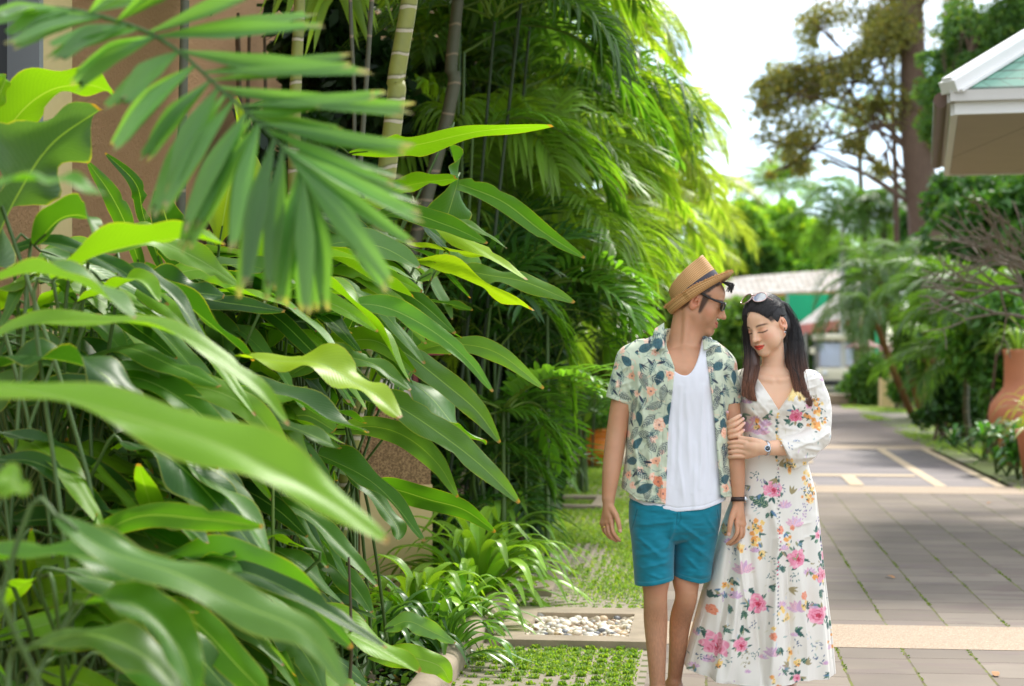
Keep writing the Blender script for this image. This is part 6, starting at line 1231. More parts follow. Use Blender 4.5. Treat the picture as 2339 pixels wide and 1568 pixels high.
# shirt
F_ = Field((W(1375, 0)[0], ZM-.2, W(0, 1165)[2]), (W(1712, 0)[0], ZM+.2, W(0, 725)[2]), .003)
SHT = [(780, 1462, 1636, .02, .075, 2.2), (800, 1440, 1657, .01, .1, 2.3), (830, 1430, 1668, 0, .124, 2.4), (880, 1434, 1661, -.005, .134, 2.4), (960, 1434, 1661, 0, .13, 2.4), (1040, 1429, 1668, 0, .131, 2.4), (1110, 1420, 1674, 0, .138, 2.4), (1160, 1416, 1678, 0, .14, 2.4)]
F_.op(lambda X, Y, Z: loft_d(X, Y, Z, SHT), (W(1410, 0)[0], ZM-.16, W(0, 1160)[2]), (W(1685, 0)[0], ZM+.16, W(0, 780)[2]), 0)
F_.cone(W(1545, 778, .03), W(1445, 819, .01), .05, .056, .035); F_.cone(W(1570, 782, .03), W(1648, 834, .01), .05, .052, .035)
F_.chain([W(1440, 828, .0), W(1425, 870), W(1412, 918)], [.060, .055, .053], .02)
F_.chain([W(1652, 842, .0), W(1664, 880), W(1671, 925)], [.052, .047, .041], .02)
F_.op(lambda X, Y, Z: np.maximum(np.hypot((X-W(1536, 0)[0])*1.0, (Y-ZM-.01)*1.0)-.075, np.abs(Z-W(0, 765)[2]-.18*(X-W(1545, 0)[0]))-.03), W(1470, 800, -.1), W(1610, 720, .12), .012)   # collar stand
xs, ys, zs = F_.ax; U_, V_ = uv_lin(xs[:, None, None], zs[None, None, :]); Yg = ys[None, :, None]
# sleeve ends, neck hole, front opening, hem
def cut(d): F_.D = np.maximum(F_.D, d.astype(np.float32))
lowL = V_-(908+(U_-1388)*.36); lowR = V_-(924-(U_-1657)*.1)
armL = np.where(U_ < 1442, lowL, -50)/KP; armR = np.where(U_ > 1664, lowR, -50)/KP
tors = np.minimum(np.maximum(1428-U_, 0)+0*V_, 1)
tl = loft_d(F_.ax[0][:, None, None], Yg, F_.ax[2][None, None, :], SHT)
cut(np.where((tl > .003) & (U_ < 1500) & (V_ < 1000), np.minimum(lowL/KP, tl), -1)); cut(np.where((tl > .003) & (U_ > 1600) & (V_ < 1000), np.minimum(lowR/KP, tl), -1))
hem = np.interp(U_, [1416, 1432, 1450, 1480, 1516, 1640, 1678], [1113, 1122, 1138, 1142, 1146, 1133, 1130])
cut((V_-hem)/KP+0*Yg)
op_l = np.interp(V_, [700, 742, 765, 795, 840, 965, 1150], [1530, 1524, 1519, 1520, 1535, 1521, 1514])
op_r = np.interp(V_, [700, 742, 765, 780, 860, 955, 1135], [1590, 1596, 1599, 1602, 1613, 1626, 1641])
front = (Yg < ZM+.02)
F_.D = np.where(front, np.maximum(F_.D, (np.minimum(U_-op_l, op_r-U_)/KP)), F_.D).astype(np.float32)
nk = W(1552, 760, .02)
F_.op(lambda X, Y, Z: np.hypot(X-nk[0], (Y-nk[1]))-.068+0*Z, nk-[.07, .1, .09], nk+[.07, .1, .1], 0, 's')
V, F = F_.mesh(); V = smooth_mesh(V, F, 1, .4); u, v = to_uv(V); del F_
SF = [((1450, 850), (1470, 1000), 6, .006), ((1443, 980), (1455, 1110), 5, .007), ((1475, 960), (1482, 1140), 6, .006), ((1500, 1010), (1504, 1140), 5, .004), ((1432, 880), (1462, 930), 5, .005), ((1440, 1040), (1500, 990), 5, .004), ((1400, 860), (1440, 830), 4, .005), ((1398, 885), (1438, 872), 4, .004), ((1640, 860), (1654, 1000), 5, .006), ((1632, 1000), (1650, 1120), 5, .005), ((1655, 850), (1685, 900), 4, .005), ((1480, 800), (1450, 860), 6, .004), ((1640, 1010), (1664, 960), 5, .004)]
fh = 1.7*fold_h(u, v, SF)+.004*vnoise(u/15, v/28, u*0, 5)+.0016*vnoise(u/6, v/9, u*0, 6)
pl_ = np.interp(v, [700, 742, 765, 795, 840, 965, 1150], [1530, 1524, 1519, 1520, 1535, 1521, 1514])-13; pr_ = np.interp(v, [700, 742, 765, 780, 860, 955, 1135], [1590, 1596, 1599, 1602, 1613, 1626, 1641])+13
stitch = np.maximum(np.exp(-((u-pl_)/1.0)**2), np.exp(-((u-pr_)/1.0)**2))*(v > 800); stitch = np.maximum(stitch, np.exp(-((v-(897+(u-1388)*.36))/1.0)**2)*(u < 1440)*(v < 960)); stitch = np.maximum(stitch, np.exp(-((v-np.interp(u, [1416, 1432, 1450, 1480, 1516, 1640, 1678], [1113, 1122, 1138, 1142, 1146, 1133, 1130])+7)/1.0)**2)*(v > 1080))
V[:, 1] -= np.where(V[:, 1] < ZM+.02, fh-.002-.002*stitch, 0)
pu = u+12*np.sign(u-1550)*np.clip((V[:, 1]-ZM+.1)/.1, 0, 2)*2
col = cs.sample(np.where(np.abs(u-1550) > 95, pu, u), v)
col = col*(1-.18*stitch[:, None])
mkw('shirt', V, F, cloth_shirt, man, col=col)
# collar leaves
def sheet(pts_grid, th=.003):
    """thick sheet from a (m,n,3) grid"""
    Gd = np.asarray(pts_grid, float); m_, n_ = Gd.shape[:2]; du = np.gradient(Gd, axis=0); dv = np.gradient(Gd, axis=1); N = np.cross(du, dv); N /= np.linalg.norm(N, axis=2, keepdims=True)+1e-12
    A = (Gd+N*th/2).reshape(-1, 3); B = (Gd-N*th/2).reshape(-1, 3); k = m_*n_; i, j = np.meshgrid(np.arange(m_-1), np.arange(n_-1), indexing='ij'); a = (i*n_+j).ravel()
    f1 = np.stack([a, a+n_, a+n_+1, a+1], -1); f2 = f1[:, ::-1]+k
    ring = [j for j in range(n_)]+[i*n_+n_-1 for i in range(1, m_)]+[(m_-1)*n_+j for j in range(n_-2, -1, -1)]+[i*n_ for i in range(m_-2, 0, -1)]
    r = np.array(ring); r2 = np.roll(r, -1); f3 = np.stack([r, r2, r2+k, r+k], -1)
    uv_ = np.stack([np.repeat(np.linspace(0, 1, m_), n_), np.tile(np.linspace(0, 1, n_), m_)], -1)
    return np.vstack([A, B]), np.vstack([f1, f2, f3]), np.vstack([uv_, uv_])
def patch(c00, c10, c11, c01, n=12, bulge=0.0):
    c00, c10, c11, c01 = [np.asarray(c) for c in (c00, c10, c11, c01)]
    a = np.linspace(0, 1, n)[:, None, None]; b = np.linspace(0, 1, n)[None, :, None]
    g = c00*(1-a)*(1-b)+c10*a*(1-b)+c11*a*b+c01*(1-a)*b
    g = g+np.array([0, -1, .3])*bulge*(np.sin(PI*a)*np.sin(PI*b)); return g
for g in (patch(W(1517, 738, -.03), W(1518, 797, -.115), W(1486, 801, -.118), W(1496, 752, -.04), 16, .016),
          patch(W(1604, 764, -.02), W(1607, 800, -.112), W(1646, 791, -.1), W(1624, 775, -.03), 16, .014)):
    mb = MB(); A, B_, U2 = sheet(g, .004); uu, vv = to_uv(A); mb.add(A, B_, U2, cs.sample(uu, vv))
    mb.build('collar', cloth_shirt, man, usecol=True, smooth=True)
# tank top
F_ = Field((W(1420, 0)[0], ZM-.17, W(0, 1172)[2]), (W(1672, 0)[0], ZM+.16, W(0, 770)[2]), .003)
F_.op(lambda X, Y, Z: loft_d(X, Y, Z, TT), (W(1420, 0)[0], ZM-.16, W(0, 1172)[2]), (W(1670, 0)[0], ZM+.16, W(0, 775)[2]), 0)
U_, V_ = uv_lin(F_.ax[0][:, None, None], F_.ax[2][None, None, :]); Yg = F_.ax[1][None, :, None]
cut((V_-np.interp(U_, [1434, 1470, 1540, 1600, 1657], [1136, 1150, 1163, 1158, 1140]))/KP+0*Yg)
ncl = np.where(U_ < 1558, 857-((1558-U_)/40)**2*30, 857-82*(np.clip(U_-1558, 0, 60)/44)**2.1)
cut(np.clip((ncl-V_)/KP, -.2, .03)+0*Yg)
V, F = F_.mesh(); V = smooth_mesh(V, F, 1, .4); u, v = to_uv(V); del F_
fh = fold_h(u, v, [((1548, 880), (1541, 1110), 5, .005), ((1560, 900), (1572, 1120), 6, .005), ((1600, 880), (1592, 1110), 6, .006), ((1612, 930), (1616, 1120), 5, .005), ((1530, 920), (1527, 1100), 5, .004), ((1580, 1010), (1580, 1140), 5, .004), ((1545, 1050), (1556, 1140), 4, .004)])+.002*vnoise(u/10, v/30, u*0, 15)
V[:, 1] -= np.where(V[:, 1] < ZM, fh, 0)
hemv = np.interp(u, [1434, 1470, 1540, 1600, 1657], [1136, 1150, 1163, 1158, 1140])
V[:, 1] += .0025*np.exp(-((hemv-v-9)/1.2)**2)
tank_m = simple('white_jersey', (.78, .78, .84), .9, bump=.25, bscale=450, spec=.2, bd=.001)
mkw('tank_top', V, F, tank_m, man)
# shorts
F_ = Field((W(1425, 0)[0], ZM-.19, W(0, 1345)[2]), (W(1662, 0)[0], ZM+.24, W(0, 1120)[2]), .003)
SH = [(1120, 1440, 1648, 0, .120, 2.4), (1155, 1438, 1646, 0, .125, 2.4), (1195, 1439, 1643, .0, .124, 2.4), (1225, 1448, 1630, .01, .112, 2.3), (1240, 1480, 1600, .02, .07, 2.0)]
F_.op(lambda X, Y, Z: loft_d(X, Y, Z, SH), (W(1430, 0)[0], ZM-.14, W(0, 1235)[2]), (W(1655, 0)[0], ZM+.15, W(0, 1120)[2]), 0)
def leg_loft(rows):
    return lambda X, Y, Z: loft_d(X, Y, Z, rows)
A1 = [(1150, 1440, 1546, -.005, .117, 2.3), (1200, 1439, 1542, -.014, .112, 2.3), (1270, 1444, 1538, -.03, .103, 2.2), (1345, 1449, 1536, -.045, .1, 2.2)]
A2 = [(1150, 1538, 1645, .0, .117, 2.3), (1200, 1540, 1643, .006, .11, 2.3), (1270, 1538, 1632, .02, .1, 2.2), (1345, 1537, 1622, .03, .096, 2.2)]
F_.op(leg_loft(A1), (W(1430, 0)[0], ZM-.17, W(0, 1345)[2]), (W(1548, 0)[0], ZM+.12, W(0, 1150)[2]), .012)
F_.op(leg_loft(A2), (W(1535, 0)[0], ZM-.15, W(0, 1345)[2]), (W(1655, 0)[0], ZM+.15, W(0, 1150)[2]), .008)
U_, V_ = uv_lin(F_.ax[0][:, None, None], F_.ax[2][None, None, :]); Yg = F_.ax[1][None, :, None]
cut((V_-np.interp(U_, [1445, 1480, 1535, 1540, 1597, 1625], [1333, 1329, 1319, 1316, 1330, 1327]))/KP+0*Yg)
V, F = F_.mesh(); V = smooth_mesh(V, F, 1, .4); u, v = to_uv(V); del F_
fh = fold_h(u, v, [((1442, 1195), (1530, 1185), 4, .004), ((1445, 1215), (1500, 1260), 5, .005), ((1450, 1262), (1530, 1240), 5, .004), ((1455, 1290), (1520, 1275), 4, .0035), ((1536, 1185), (1520, 1240), 5, .006), ((1545, 1190), (1600, 1230), 5, .005), ((1550, 1220), (1620, 1275), 6, .005), ((1556, 1260), (1600, 1305), 5, .004), ((1610, 1180), (1638, 1220), 4, .004), ((1470, 1300), (1500, 1310), 4, .003)])
fh = 1.5*fh+.0045*vnoise(u/26+v/40, v/13-u/60, u*0, 25)+.0015*vnoise(u/12, v/5, u*0, 26)
hm = np.where(u < 1537, np.interp(u, [1445, 1480, 1535], [1333, 1329, 1319]), np.interp(u, [1540, 1597, 1625], [1316, 1330, 1327]))
fh = fh-.002*np.exp(-((hm-v-10)/1.1)**2)
seams = 0
for a_, b_ in (((1541, 1150), (1538, 1192)), ((1452, 1160), (1441, 1208)), ((1632, 1160), (1642, 1208)), ((1546, 1150), (1548, 1180)), ((1541, 1192), (1548, 1180))): seams = np.maximum(seams, np.exp(-(seg_dist(u, v, a_, b_)[0]/1.1)**2))
fh = fh-.0025*seams
V[:, 1] -= np.where(V[:, 1] < ZM, fh, 0)
base = np.array(srgb(24, 122, 142)); col = base*(1+.05*vnoise(u/9, v/9, u*0, 27)[:, None]); col = blendc(col, np.array(srgb(12, 70, 84)), .5*seams); col = blendc(col, np.array(srgb(110, 178, 190)), .2*np.exp(-((hm-v-10)/1.2)**2))
shorts_m = vcol_mat('teal_twill', .85, bump=.3, bscale=600, sheen=.25, spec=.15)
mkw('shorts', V, F, shorts_m, man, col=col)
# sandals (soles below the frame)
sole = simple('brown_leather_sole', (.06, .035, .02), .6)
for fx, fy in ((W(1502, 0, -.03)[0]-.005, ZM-.03-.06), (W(1540, 0, .16)[0]+.003, ZM+.16-.06)):
    m2 = MB(); m2.lathe([(0, 0), (.92, 0), (1, .006), (1, .016), (0, .018)], n=28); V_s = np.vstack(m2.V)*[.048, .14, 1]+[fx, fy, 0.002]; m2.V = [V_s]
    for q in (-1, 1): m2.tube(spline([(fx+q*.042, fy+.0, .012), (fx+q*.032, fy-.03, .042), (fx, fy-.085, .028)], 7), .005, 6)
    m2.build('sandal', sole, man, smooth=True)

# hat -----------------------------------------------------------------
hb = W(1595.5, 674, -.005)
ya, pa = math.radians(76), math.radians(33)
hf = np.array([math.sin(ya)*math.cos(pa), -math.cos(ya)*math.cos(pa), math.sin(pa)]); hr = np.cross(hf, [0, 0, 1.0]); hr /= np.linalg.norm(hr); hu = np.cross(hr, hf)
HR = np.stack([hr, hf, hu], 1)
def hatp(x, y, z): return hb+HR @ np.array([x, y, z])
nA = 96; ang = np.linspace(0, 2*PI, nA, endpoint=False); ca, sa = np.cos(ang), np.sin(ang)
def ring(a, b, z, off=0.0): return np.stack([ca*a, sa*b+off, np.broadcast_to(z, ca.shape)], 1)
prof = []
for t in np.linspace(0, 1, 22):
    zt = .101*t; prof.append(ring(.086-.012*t**1.5, .112-.014*t**1.2, zt+t*(.024*sa), 0.004*t))
top = []
for k in np.linspace(.93, 0.02, 14):
    e = 1-k; z = .101+.022*sa*k+.008*math.sin(PI*min(1, e*2.2))*(e < .45)
    cre = -.030*np.exp(-((ca*k)/.38)**2)*np.clip(e*3, 0, 1)
    top.append(ring(.074*k, .098*k, z+cre, .004))
crown = np.array(prof+top)
# front pinch
pin = np.exp(-((crown[..., 1]-.06)/.03)**2)*np.exp(-((np.abs(crown[..., 0])-.055)/.03)**2)*np.clip(crown[..., 2]/.1, 0, 1)
crown[..., 0] -= np.sign(crown[..., 0])*.012*pin
def ringmesh(R_):
    m_ = len(R_); V = (R_.reshape(-1, 3) @ HR.T)+hb; i = np.arange(m_-1)[:, None]*nA; j = np.arange(nA)[None]; j2 = (j+1) % nA
    return V, np.stack([i+j, i+j2, i+nA+j2, i+nA+j], -1).reshape(-1, 4)
straw = NT('woven_straw'); oc = straw.coord('UV')
wv = straw.n('ShaderNodeTexWave', {'Vector': oc, 'Scale': 5.0, 'Distortion': 1.0, 'Detail': 2.0}, bands_direction='Y')
w2 = straw.n('ShaderNodeTexWave', {'Vector': oc, 'Scale': 30.0, 'Distortion': .6}, bands_direction='X')
hgt = straw.math('ADD', wv.outputs['Fac'], straw.math('MULTIPLY', w2.outputs['Fac'], .4))
colr = straw.mix(straw.math('MULTIPLY', hgt, .7), srgb(168, 118, 66), srgb(216, 172, 116)); bs = straw.bsdf(colr, .7); straw.l(straw.bump(hgt, .5, .002), bs.inputs['Normal']); straw = straw.done(bs.outputs[0])
V, F = ringmesh(crown); uvr = np.stack([np.tile(np.linspace(0, 1, nA), len(crown)), np.repeat(np.linspace(0, 1.6, len(crown)), nA)], -1)
hat = mkw('hat', V, F, straw, man, uv=uvr)
br = []; fr_ = np.clip(sa, 0, 1)              # 1 at the front
for t in np.linspace(0, 1, 14):
    o = .010+.038*np.sin(t*PI/2)+.012*t*fr_; zz = -.006+(.036*(1-fr_**1.2*.7))*t**1.8-.010*math.sin(t*PI*.9)*(1-fr_*.6)
    o = np.where(sa < -.2, o*(1-.25*t), o)
    br.append(np.stack([ca*(.086+o-.01), sa*(.112+o-.01), zz], 1))
br = np.array(br); V1, F1 = ringmesh(br); br2 = br.copy(); br2[..., 2] += .0025; V2, F2 = ringmesh(br2)
V1 = V1; mb = MB(); uvb = np.stack([np.tile(np.linspace(0, 1, nA), 14), np.repeat(np.linspace(0, .5, 14), nA)], -1); mb.add(V1, F1[:, ::-1], uvb); mb.add(V2, F2, uvb)
e = mkw('hat_brim', np.vstack(mb.V), np.vstack(mb.F4), straw, man, uv=np.vstack(mb.U))
mb = MB(); edge = br2[-1]; rr = np.random.default_rng(3)
for i in range(nA*7):
    f = i/7; j = int(f) % nA; p = edge[j]*(1-f % 1)+edge[(j+1) % nA]*(f % 1); n_ = p*[1, 1, 0]; n_ /= np.linalg.norm(n_)+1e-9
    d = n_*rr.uniform(-.3, 1.2)+np.array([0, 0, rr.uniform(-.1, 1.1)])+rr.normal(0, .6, 3); d /= np.linalg.norm(d); L_ = rr.uniform(.004, .011)
    q = [p, p+d*L_*.5+rr.normal(0, .0015, 3), p+d*L_]; q = [(HR @ x)+hb for x in q]; mb.tube(q, [.0011, .001, .0006], 4, cap=False)
mb.tube([(HR @ x)+hb for x in np.vstack([edge, edge[:1]])], .0024, 6, cap=False)
mb.build('hat_fringe', simple('frayed_straw', srgb(206, 156, 100), .8, nscale=300, var=.3), man, smooth=True)
rb = np.array([ring(.0875-.012*(t*.36)**1.5, .1135-.014*(t*.36)**1.2, .105*.36*t+.024*sa*.36*t+.003) for t in np.linspace(0, 1, 5)]); V, F = ringmesh(rb)
mkw('hat_ribbon', V, F, simple('charcoal_ribbon', srgb(66, 64, 74), .75, bump=.2, bscale=400), man)
# fringe of hair under the brim, hair at the nape
hm_ = simple('black_hair', (.012, .009, .008), .42, nscale=80, var=.4)
mb = MB(); rr = np.random.default_rng(4)
for i in range(110):
    x = rr.uniform(-.055, .035); a = hw(FM, (x, .062, .098)); b = hw(FM, (x+rr.normal(0, .006), .098+rr.uniform(-.006, .01), .096+rr.uniform(-.01, .01))); c = hw(FM, (x+rr.normal(0, .012), .104+rr.uniform(-.016, .008), .080+rr.uniform(-.016, .016)))
    mb.tube(spline([a, b, c], 7), np.linspace(.0013, .0006, 7), 5, cap=False)
mb.build('hair_fringe', hm_, man, smooth=True)
# sunglasses
def glasses(fr, parent, name, frame_m, lens_m, arms=None, lz=0.0, tilt=0.0, y0=.098, rx=.025, rz=.019, rim=.0022, tempend=-.02, tz=0.0, temple_r=.0028):
    T = rotx(tilt)
    def q(x, y, z):
        p = T @ np.array([x, y-.05, z-lz])+np.array([0, .05, lz]); return hw(fr, p)
    mb = MB()
    for s in (-1, 1):
        a = np.linspace(0, 2*PI, 33); pts = [q(s*.033+rx*math.cos(t), y0-(abs(s*.033+rx*math.cos(t))**2)*3.0, lz+rz*math.sin(t)*(1 if math.sin(t) > 0 else 1.08)) for t in a]
        mb.tube(pts, rim, 6, cap=False)
        if arms is None: mb.tube(spline([q(s*.056, y0-.011, lz+.012), q(s*.071, y0-.022, lz+.013), q(s*.078, .04, lz+.012+tz*.4), q(s*.081, 0.0, lz+.011+tz), q(s*.08, tempend, lz-.004+tz)], 14), temple_r, 6, flat=1.0)
    if arms: mb.tube(spline([q(.060, y0-.010, lz+.004)]+arms, 12), temple_r, 6)
    mb.tube(spline([q(-.012, y0, lz+.008), q(0, y0+.002, lz+.011), q(.012, y0, lz+.008)], 6), rim, 6)
    g = mb.build(name, frame_m, parent, smooth=True)
    ml = MB()
    for s in (-1, 1):
        a = np.linspace(0, 2*PI, 24, endpoint=False); vv = [q(s*.033, y0-.0025, lz)]+[q(s*.033+rx*.98*math.cos(t), y0-(abs(s*.033+rx*.98*math.cos(t))**2)*3.0, lz+rz*.98*math.sin(t)) for t in a]
        ml.add(vv, [[0, 1+i, 1+(i+1) % 24] for i in range(24)])
    l = ml.build('lens', lens_m, parent, smooth=True)
    return g, l
lens_m = NT('tinted_lens'); b1 = lens_m.n('ShaderNodeBsdfTransparent', {0: (.30, .24, .12)}); b2 = lens_m.n('ShaderNodeBsdfGlossy', {0: (.9, .9, .9), 'Roughness': .03}); mm = lens_m.n('ShaderNodeMixShader', {0: .25, 1: b1.outputs[0], 2: b2.outputs[0]}); lens_m = lens_m.done(mm.outputs[0])
glasses(FM, man, 'sunglasses', simple('black_plastic', (.01, .01, .012), .25), lens_m, lz=.007, tz=.014, rx=.025, rz=.016, rim=.0030, temple_r=.0042, y0=.1)
# his watch and ring
leather = simple('dark_leather', (.035, .018, .014), .45, bump=.3, bscale=200)
def band_ring(c, axis, r1, r2, wid, n=36):
    axis = np.asarray(axis, float); axis /= np.linalg.norm(axis); a = np.cross(axis, [0, 1, 0]); a /= np.linalg.norm(a); b = np.cross(axis, a); m_ = MB()
    prof_ = [(0, -wid/2), (.0025, -wid/2), (.003, 0), (.0025, wid/2), (0, wid/2)]
    th = np.linspace(0, 2*PI, n, endpoint=False); V = []
    for dr, z in prof_: V.append(np.array([c+axis*z+a*math.cos(t)*(r1+dr)+b*math.sin(t)*(r2+dr) for t in th]))
    V = np.vstack(V); i = np.arange(len(prof_)-1)[:, None]*n; j = np.arange(n)[None]; F = np.stack([i+j, i+(j+1) % n, i+n+(j+1) % n, i+n+j], -1).reshape(-1, 4); m_.add(V, F); return m_
def disc(mb, c, nrm, r, th, n=28):
    nrm = np.asarray(nrm, float); nrm /= np.linalg.norm(nrm); mb.tube([c, c+nrm*th], [r, r], n)
mw = band_ring(W(1686.5, 1141, -.056), W(1686.5, 1150, -.058)-W(1686, 1132, -.054), .0268, .0262, .017); mw.build('wristwatch', leather, man, smooth=True)
mb = MB(); disc(mb, W(1700.5, 1141, -.056), (1, -.25, 0), .017, .009); mb.tube([W(1705, 1141, -.08), W(1706, 1141, -.083)], .003, 8); mb.build('watch_case', simple('steel', (.6, .6, .62), .25, 1.0), man, smooth=True)
rg = band_ring(W(1380.6, 1206, -.062), W(1382.2, 1212, -.066)-W(1380, 1201, -.058), .0093, .0093, .004); rg.build('ring', simple('gold', (.85, .6, .15), .3, 1.0), man, smooth=True)
# ---------------------------------------------------------------- woman
WY = .05
woman = empty('person', W(1775, 1609, WY), 0, 'woman in a long white floral dress, eyes closed, holding the arm of the man', 'person'); woman.location[2] = 0
FW = head_frame(1747, 741, .015, math.radians(-39), math.radians(21), math.radians(6), .965)
F_ = Field((W(1640, 0)[0], ZM-.25, -.01), (W(1915, 0)[0], ZM+.3, W(0, 660)[2]), .003)
build_head(F_, FW, False)
F_.chain([hw(FW, (0, -.03, -.02)), W(1766, 815, .045), W(1768, 850, .06)], [.05, .046, .05], .02)
WT = [(838, 1735, 1802, .06, .045, 2.1), (852, 1706, 1846, .06, .062, 2.2), (870, 1694, 1868, .055, .078, 2.3), (900, 1696, 1860, .05, .088, 2.3), (930, 1700, 1856, .045, .09, 2.3), (980, 1706, 1848, .05, .082, 2.3), (1060, 1704, 1846, .05, .085, 2.3), (1150, 1700, 1856, .05, .09, 2.3)]
F_.op(lambda X, Y, Z: loft_d(X, Y, Z, WT), (W(1690, 0)[0], ZM-.1, W(0, 1150)[2]), (W(1870, 0)[0], ZM+.2, W(0, 838)[2]), .02)
F_.cone(W(1762, 868, -.022), W(1722, 862, -.004), .007, .006, .02); F_.cone(W(1780, 868, -.022), W(1826, 862, -.004), .007, .006, .02)
F_.cone(W(1700, 872, .05), W(1692, 900, .05), .035, .033, .02)
F_.chain([W(1856, 872, .05), W(1868, 930, .05), W(1866, 992, .0)], [.036, .034, .032], .015)
F_.chain([W(1866, 995, .0), W(1822, 1018, -.06), W(1775, 1023, -.105), W(1744, 1024, -.122)], [.033, .0345, .031, .0262], .01)
# her left hand over his forearm
wr = W(1742, 1024, -.122); kn = [W(1705, 1013, -.106), W(1702, 1023, -.104), W(1702, 1033, -.1), W(1705, 1043, -.092)]; hr_ = .0078
F_.chain([wr, W(1722, 1022, -.115), W(1708, 1020, -.107)], [.0245, .022, .015], .008); F_.chain([wr, W(1722, 1034, -.11), W(1708, 1038, -.098)], [.02, .019, .013], .008)
for i, k0 in enumerate(kn):
    dv = (0, -1, -1, -2)[i]; F_.cone(W(1720, 1022+i*5, -.11), k0, .012, .0105, .006)
    F_.chain([k0, W(1687, k0_v := (1010, 1020.5, 1031.5, 1042.5)[i], -.09), W(1673, k0_v+1, -.078), W(1664, k0_v+2, -.05), W(1660, k0_v+2, -.02)], [.0098, .0092, .0086, .008, .0075], .0025)
F_.chain([W(1738, 1012, -.12), W(1718, 1006, -.112), W(1703, 1003, -.095), W(1690, 1000, -.085)], [.014, .0115, .0098, .0085], .005)
# her right hand, fingers wrapped round his upper arm from behind
F_.chain([W(1692, 900, .05), W(1688, 955, .075), W(1672, 985, .03), W(1663, 984, -.015)], [.033, .032, .024, .018], .01)
tips = []
for pts in ([(1659, 969, -.03), (1665, 966, -.062), (1678, 957.5, -.077), (1691, 949.5, -.066)], [(1660, 979, -.03), (1667, 976.5, -.064), (1681, 969, -.079), (1697.5, 957, -.062)],
            [(1661, 989, -.03), (1669, 987, -.066), (1684, 981.5, -.081), (1700, 967, -.062)], [(1662, 999, -.032), (1671, 998, -.068), (1684, 994, -.08), (1698.5, 983, -.064)]):
    F_.chain([W(*p) for p in pts], [.0092, .0096, .009, .0066], .002); tips.append(W(*pts[-1]))
F_.cone(W(1657, 956, -.03), W(1661, 942, -.06), .010, .0072, .004); tips.append(W(1661, 941, -.062))
# legs
def leg2(hip, knee, ankle):
    F_.chain([hip, knee], [.07, .048], .02); c1 = knee+(ankle-knee)*.35+np.array([0, .02, 0]); F_.chain([knee, c1, knee+(ankle-knee)*.85, ankle], [.046, .047, .03, .028], .01)
    g = np.array([ankle[0], ankle[1], .04]); F_.cone(ankle, g+np.array([0, .02, -.005]), .028, .03, .015); F_.cone(g, g+np.array([0, -.13, -.02]), .03, .02, .015)
    for q in (-.018, -.006, .006, .017): F_.cone(g+np.array([q, -.12, -.02]), g+np.array([q*1.1, -.155+abs(q)*.3, -.025]), .009, .007, .004)
leg2(W(1745, 1120, .05), W(1742, 1340, -.02), W(1752, 1575, -.06)); leg2(W(1800, 1120, .05), W(1805, 1340, .08), W(1800, 1560, .2))
V, F = F_.mesh(); V = smooth_mesh(V, F, 1, .35); del F_
L = hl(FW, V); inh = (np.abs(L) < .14).all(1); u, v = to_uv(V)
col = SK_W[None]*(1+.03*vnoise(V[:, 0]*9, V[:, 1]*9, V[:, 2]*9, 33)+.015*vnoise(V[:, 0]*60, V[:, 1]*60, V[:, 2]*60, 34))[:, None]
sx, hy, hz = np.abs(L[:, 0]), L[:, 1], L[:, 2]
G2 = lambda x, y, cx, cy, r: np.exp(-(((x-cx)/r)**2+((y-cy)/r)**2))
col = blendc(col, srgb(236, 150, 128), inh*(hy > .02)*G2(sx, hz, .042, -.03, .022)*.45)
col = blendc(col, srgb(216, 128, 92), inh*(hy > .05)*np.clip(1.25-((sx-.032)/.021)**2-((hz-.003)/.010)**2, 0, 1)*.38)      # eye shadow
fz = hz+.0085-.22*((sx-.032)/.02)**2*.012
col = blendc(col, srgb(38, 24, 22), inh*(hy > .05)*np.clip(1.3-np.abs(fz)/.0030, 0, 1)*np.clip((.0215-np.abs(sx-.033))/.003, 0, 1)*.95)   # lashes of closed eyes
br = inh*(hy > .04)*np.clip(1.35-np.abs(hz-.0235+.0045*((sx-.034)/.02)**2)/.0042, 0, 1)*np.clip((sx-.012)/.006, 0, 1)*np.clip((.058-sx)/.01, 0, 1)
col = blendc(col, srgb(66, 42, 34), br*.9)
wn_ = np.sqrt(((L[:, 0]-.002)/.0685)**2+((hy-.075)/.080)**2+((hz+.010)/.092)**2)+.015*vnoise(L[:, 0]*200, L[:, 1]*200, L[:, 2]*200, 5)
scalp = inh*np.clip((wn_-.99)/.05, 0, 1)*np.clip((hz-.020)/.014+.5, 0, 1)*(1-np.exp(-(((L[:, 0]-.083)/.02)**2+((hy+.005)/.034)**2+((hz+.006)/.036)**2)**2*.9))
lm, lc = lip_mask(L, 1.2)
col = blendc(col, srgb(222, 70, 56), inh*lm*.92); col = blendc(col, srgb(110, 30, 28), inh*lc*.8)
col = blendc(col, srgb(236, 150, 122), (inh & (sx > .074) & (hy < .02))*.35)
for a in tips: col = blendc(col, srgb(226, 190, 214), (np.linalg.norm((V-a-np.array([.002, -.002, 0]))*[.75, 1, .9], axis=1) < .0058)*.6)
col = blendc(col, srgb(214, 150, 122), ((v > 930) & (u > 1655) & (u < 1715))*.12)
col = blendc(col, (.02, .014, .013), scalp*.95)
mkw('body', V, F, skin_mat, woman, col=col)

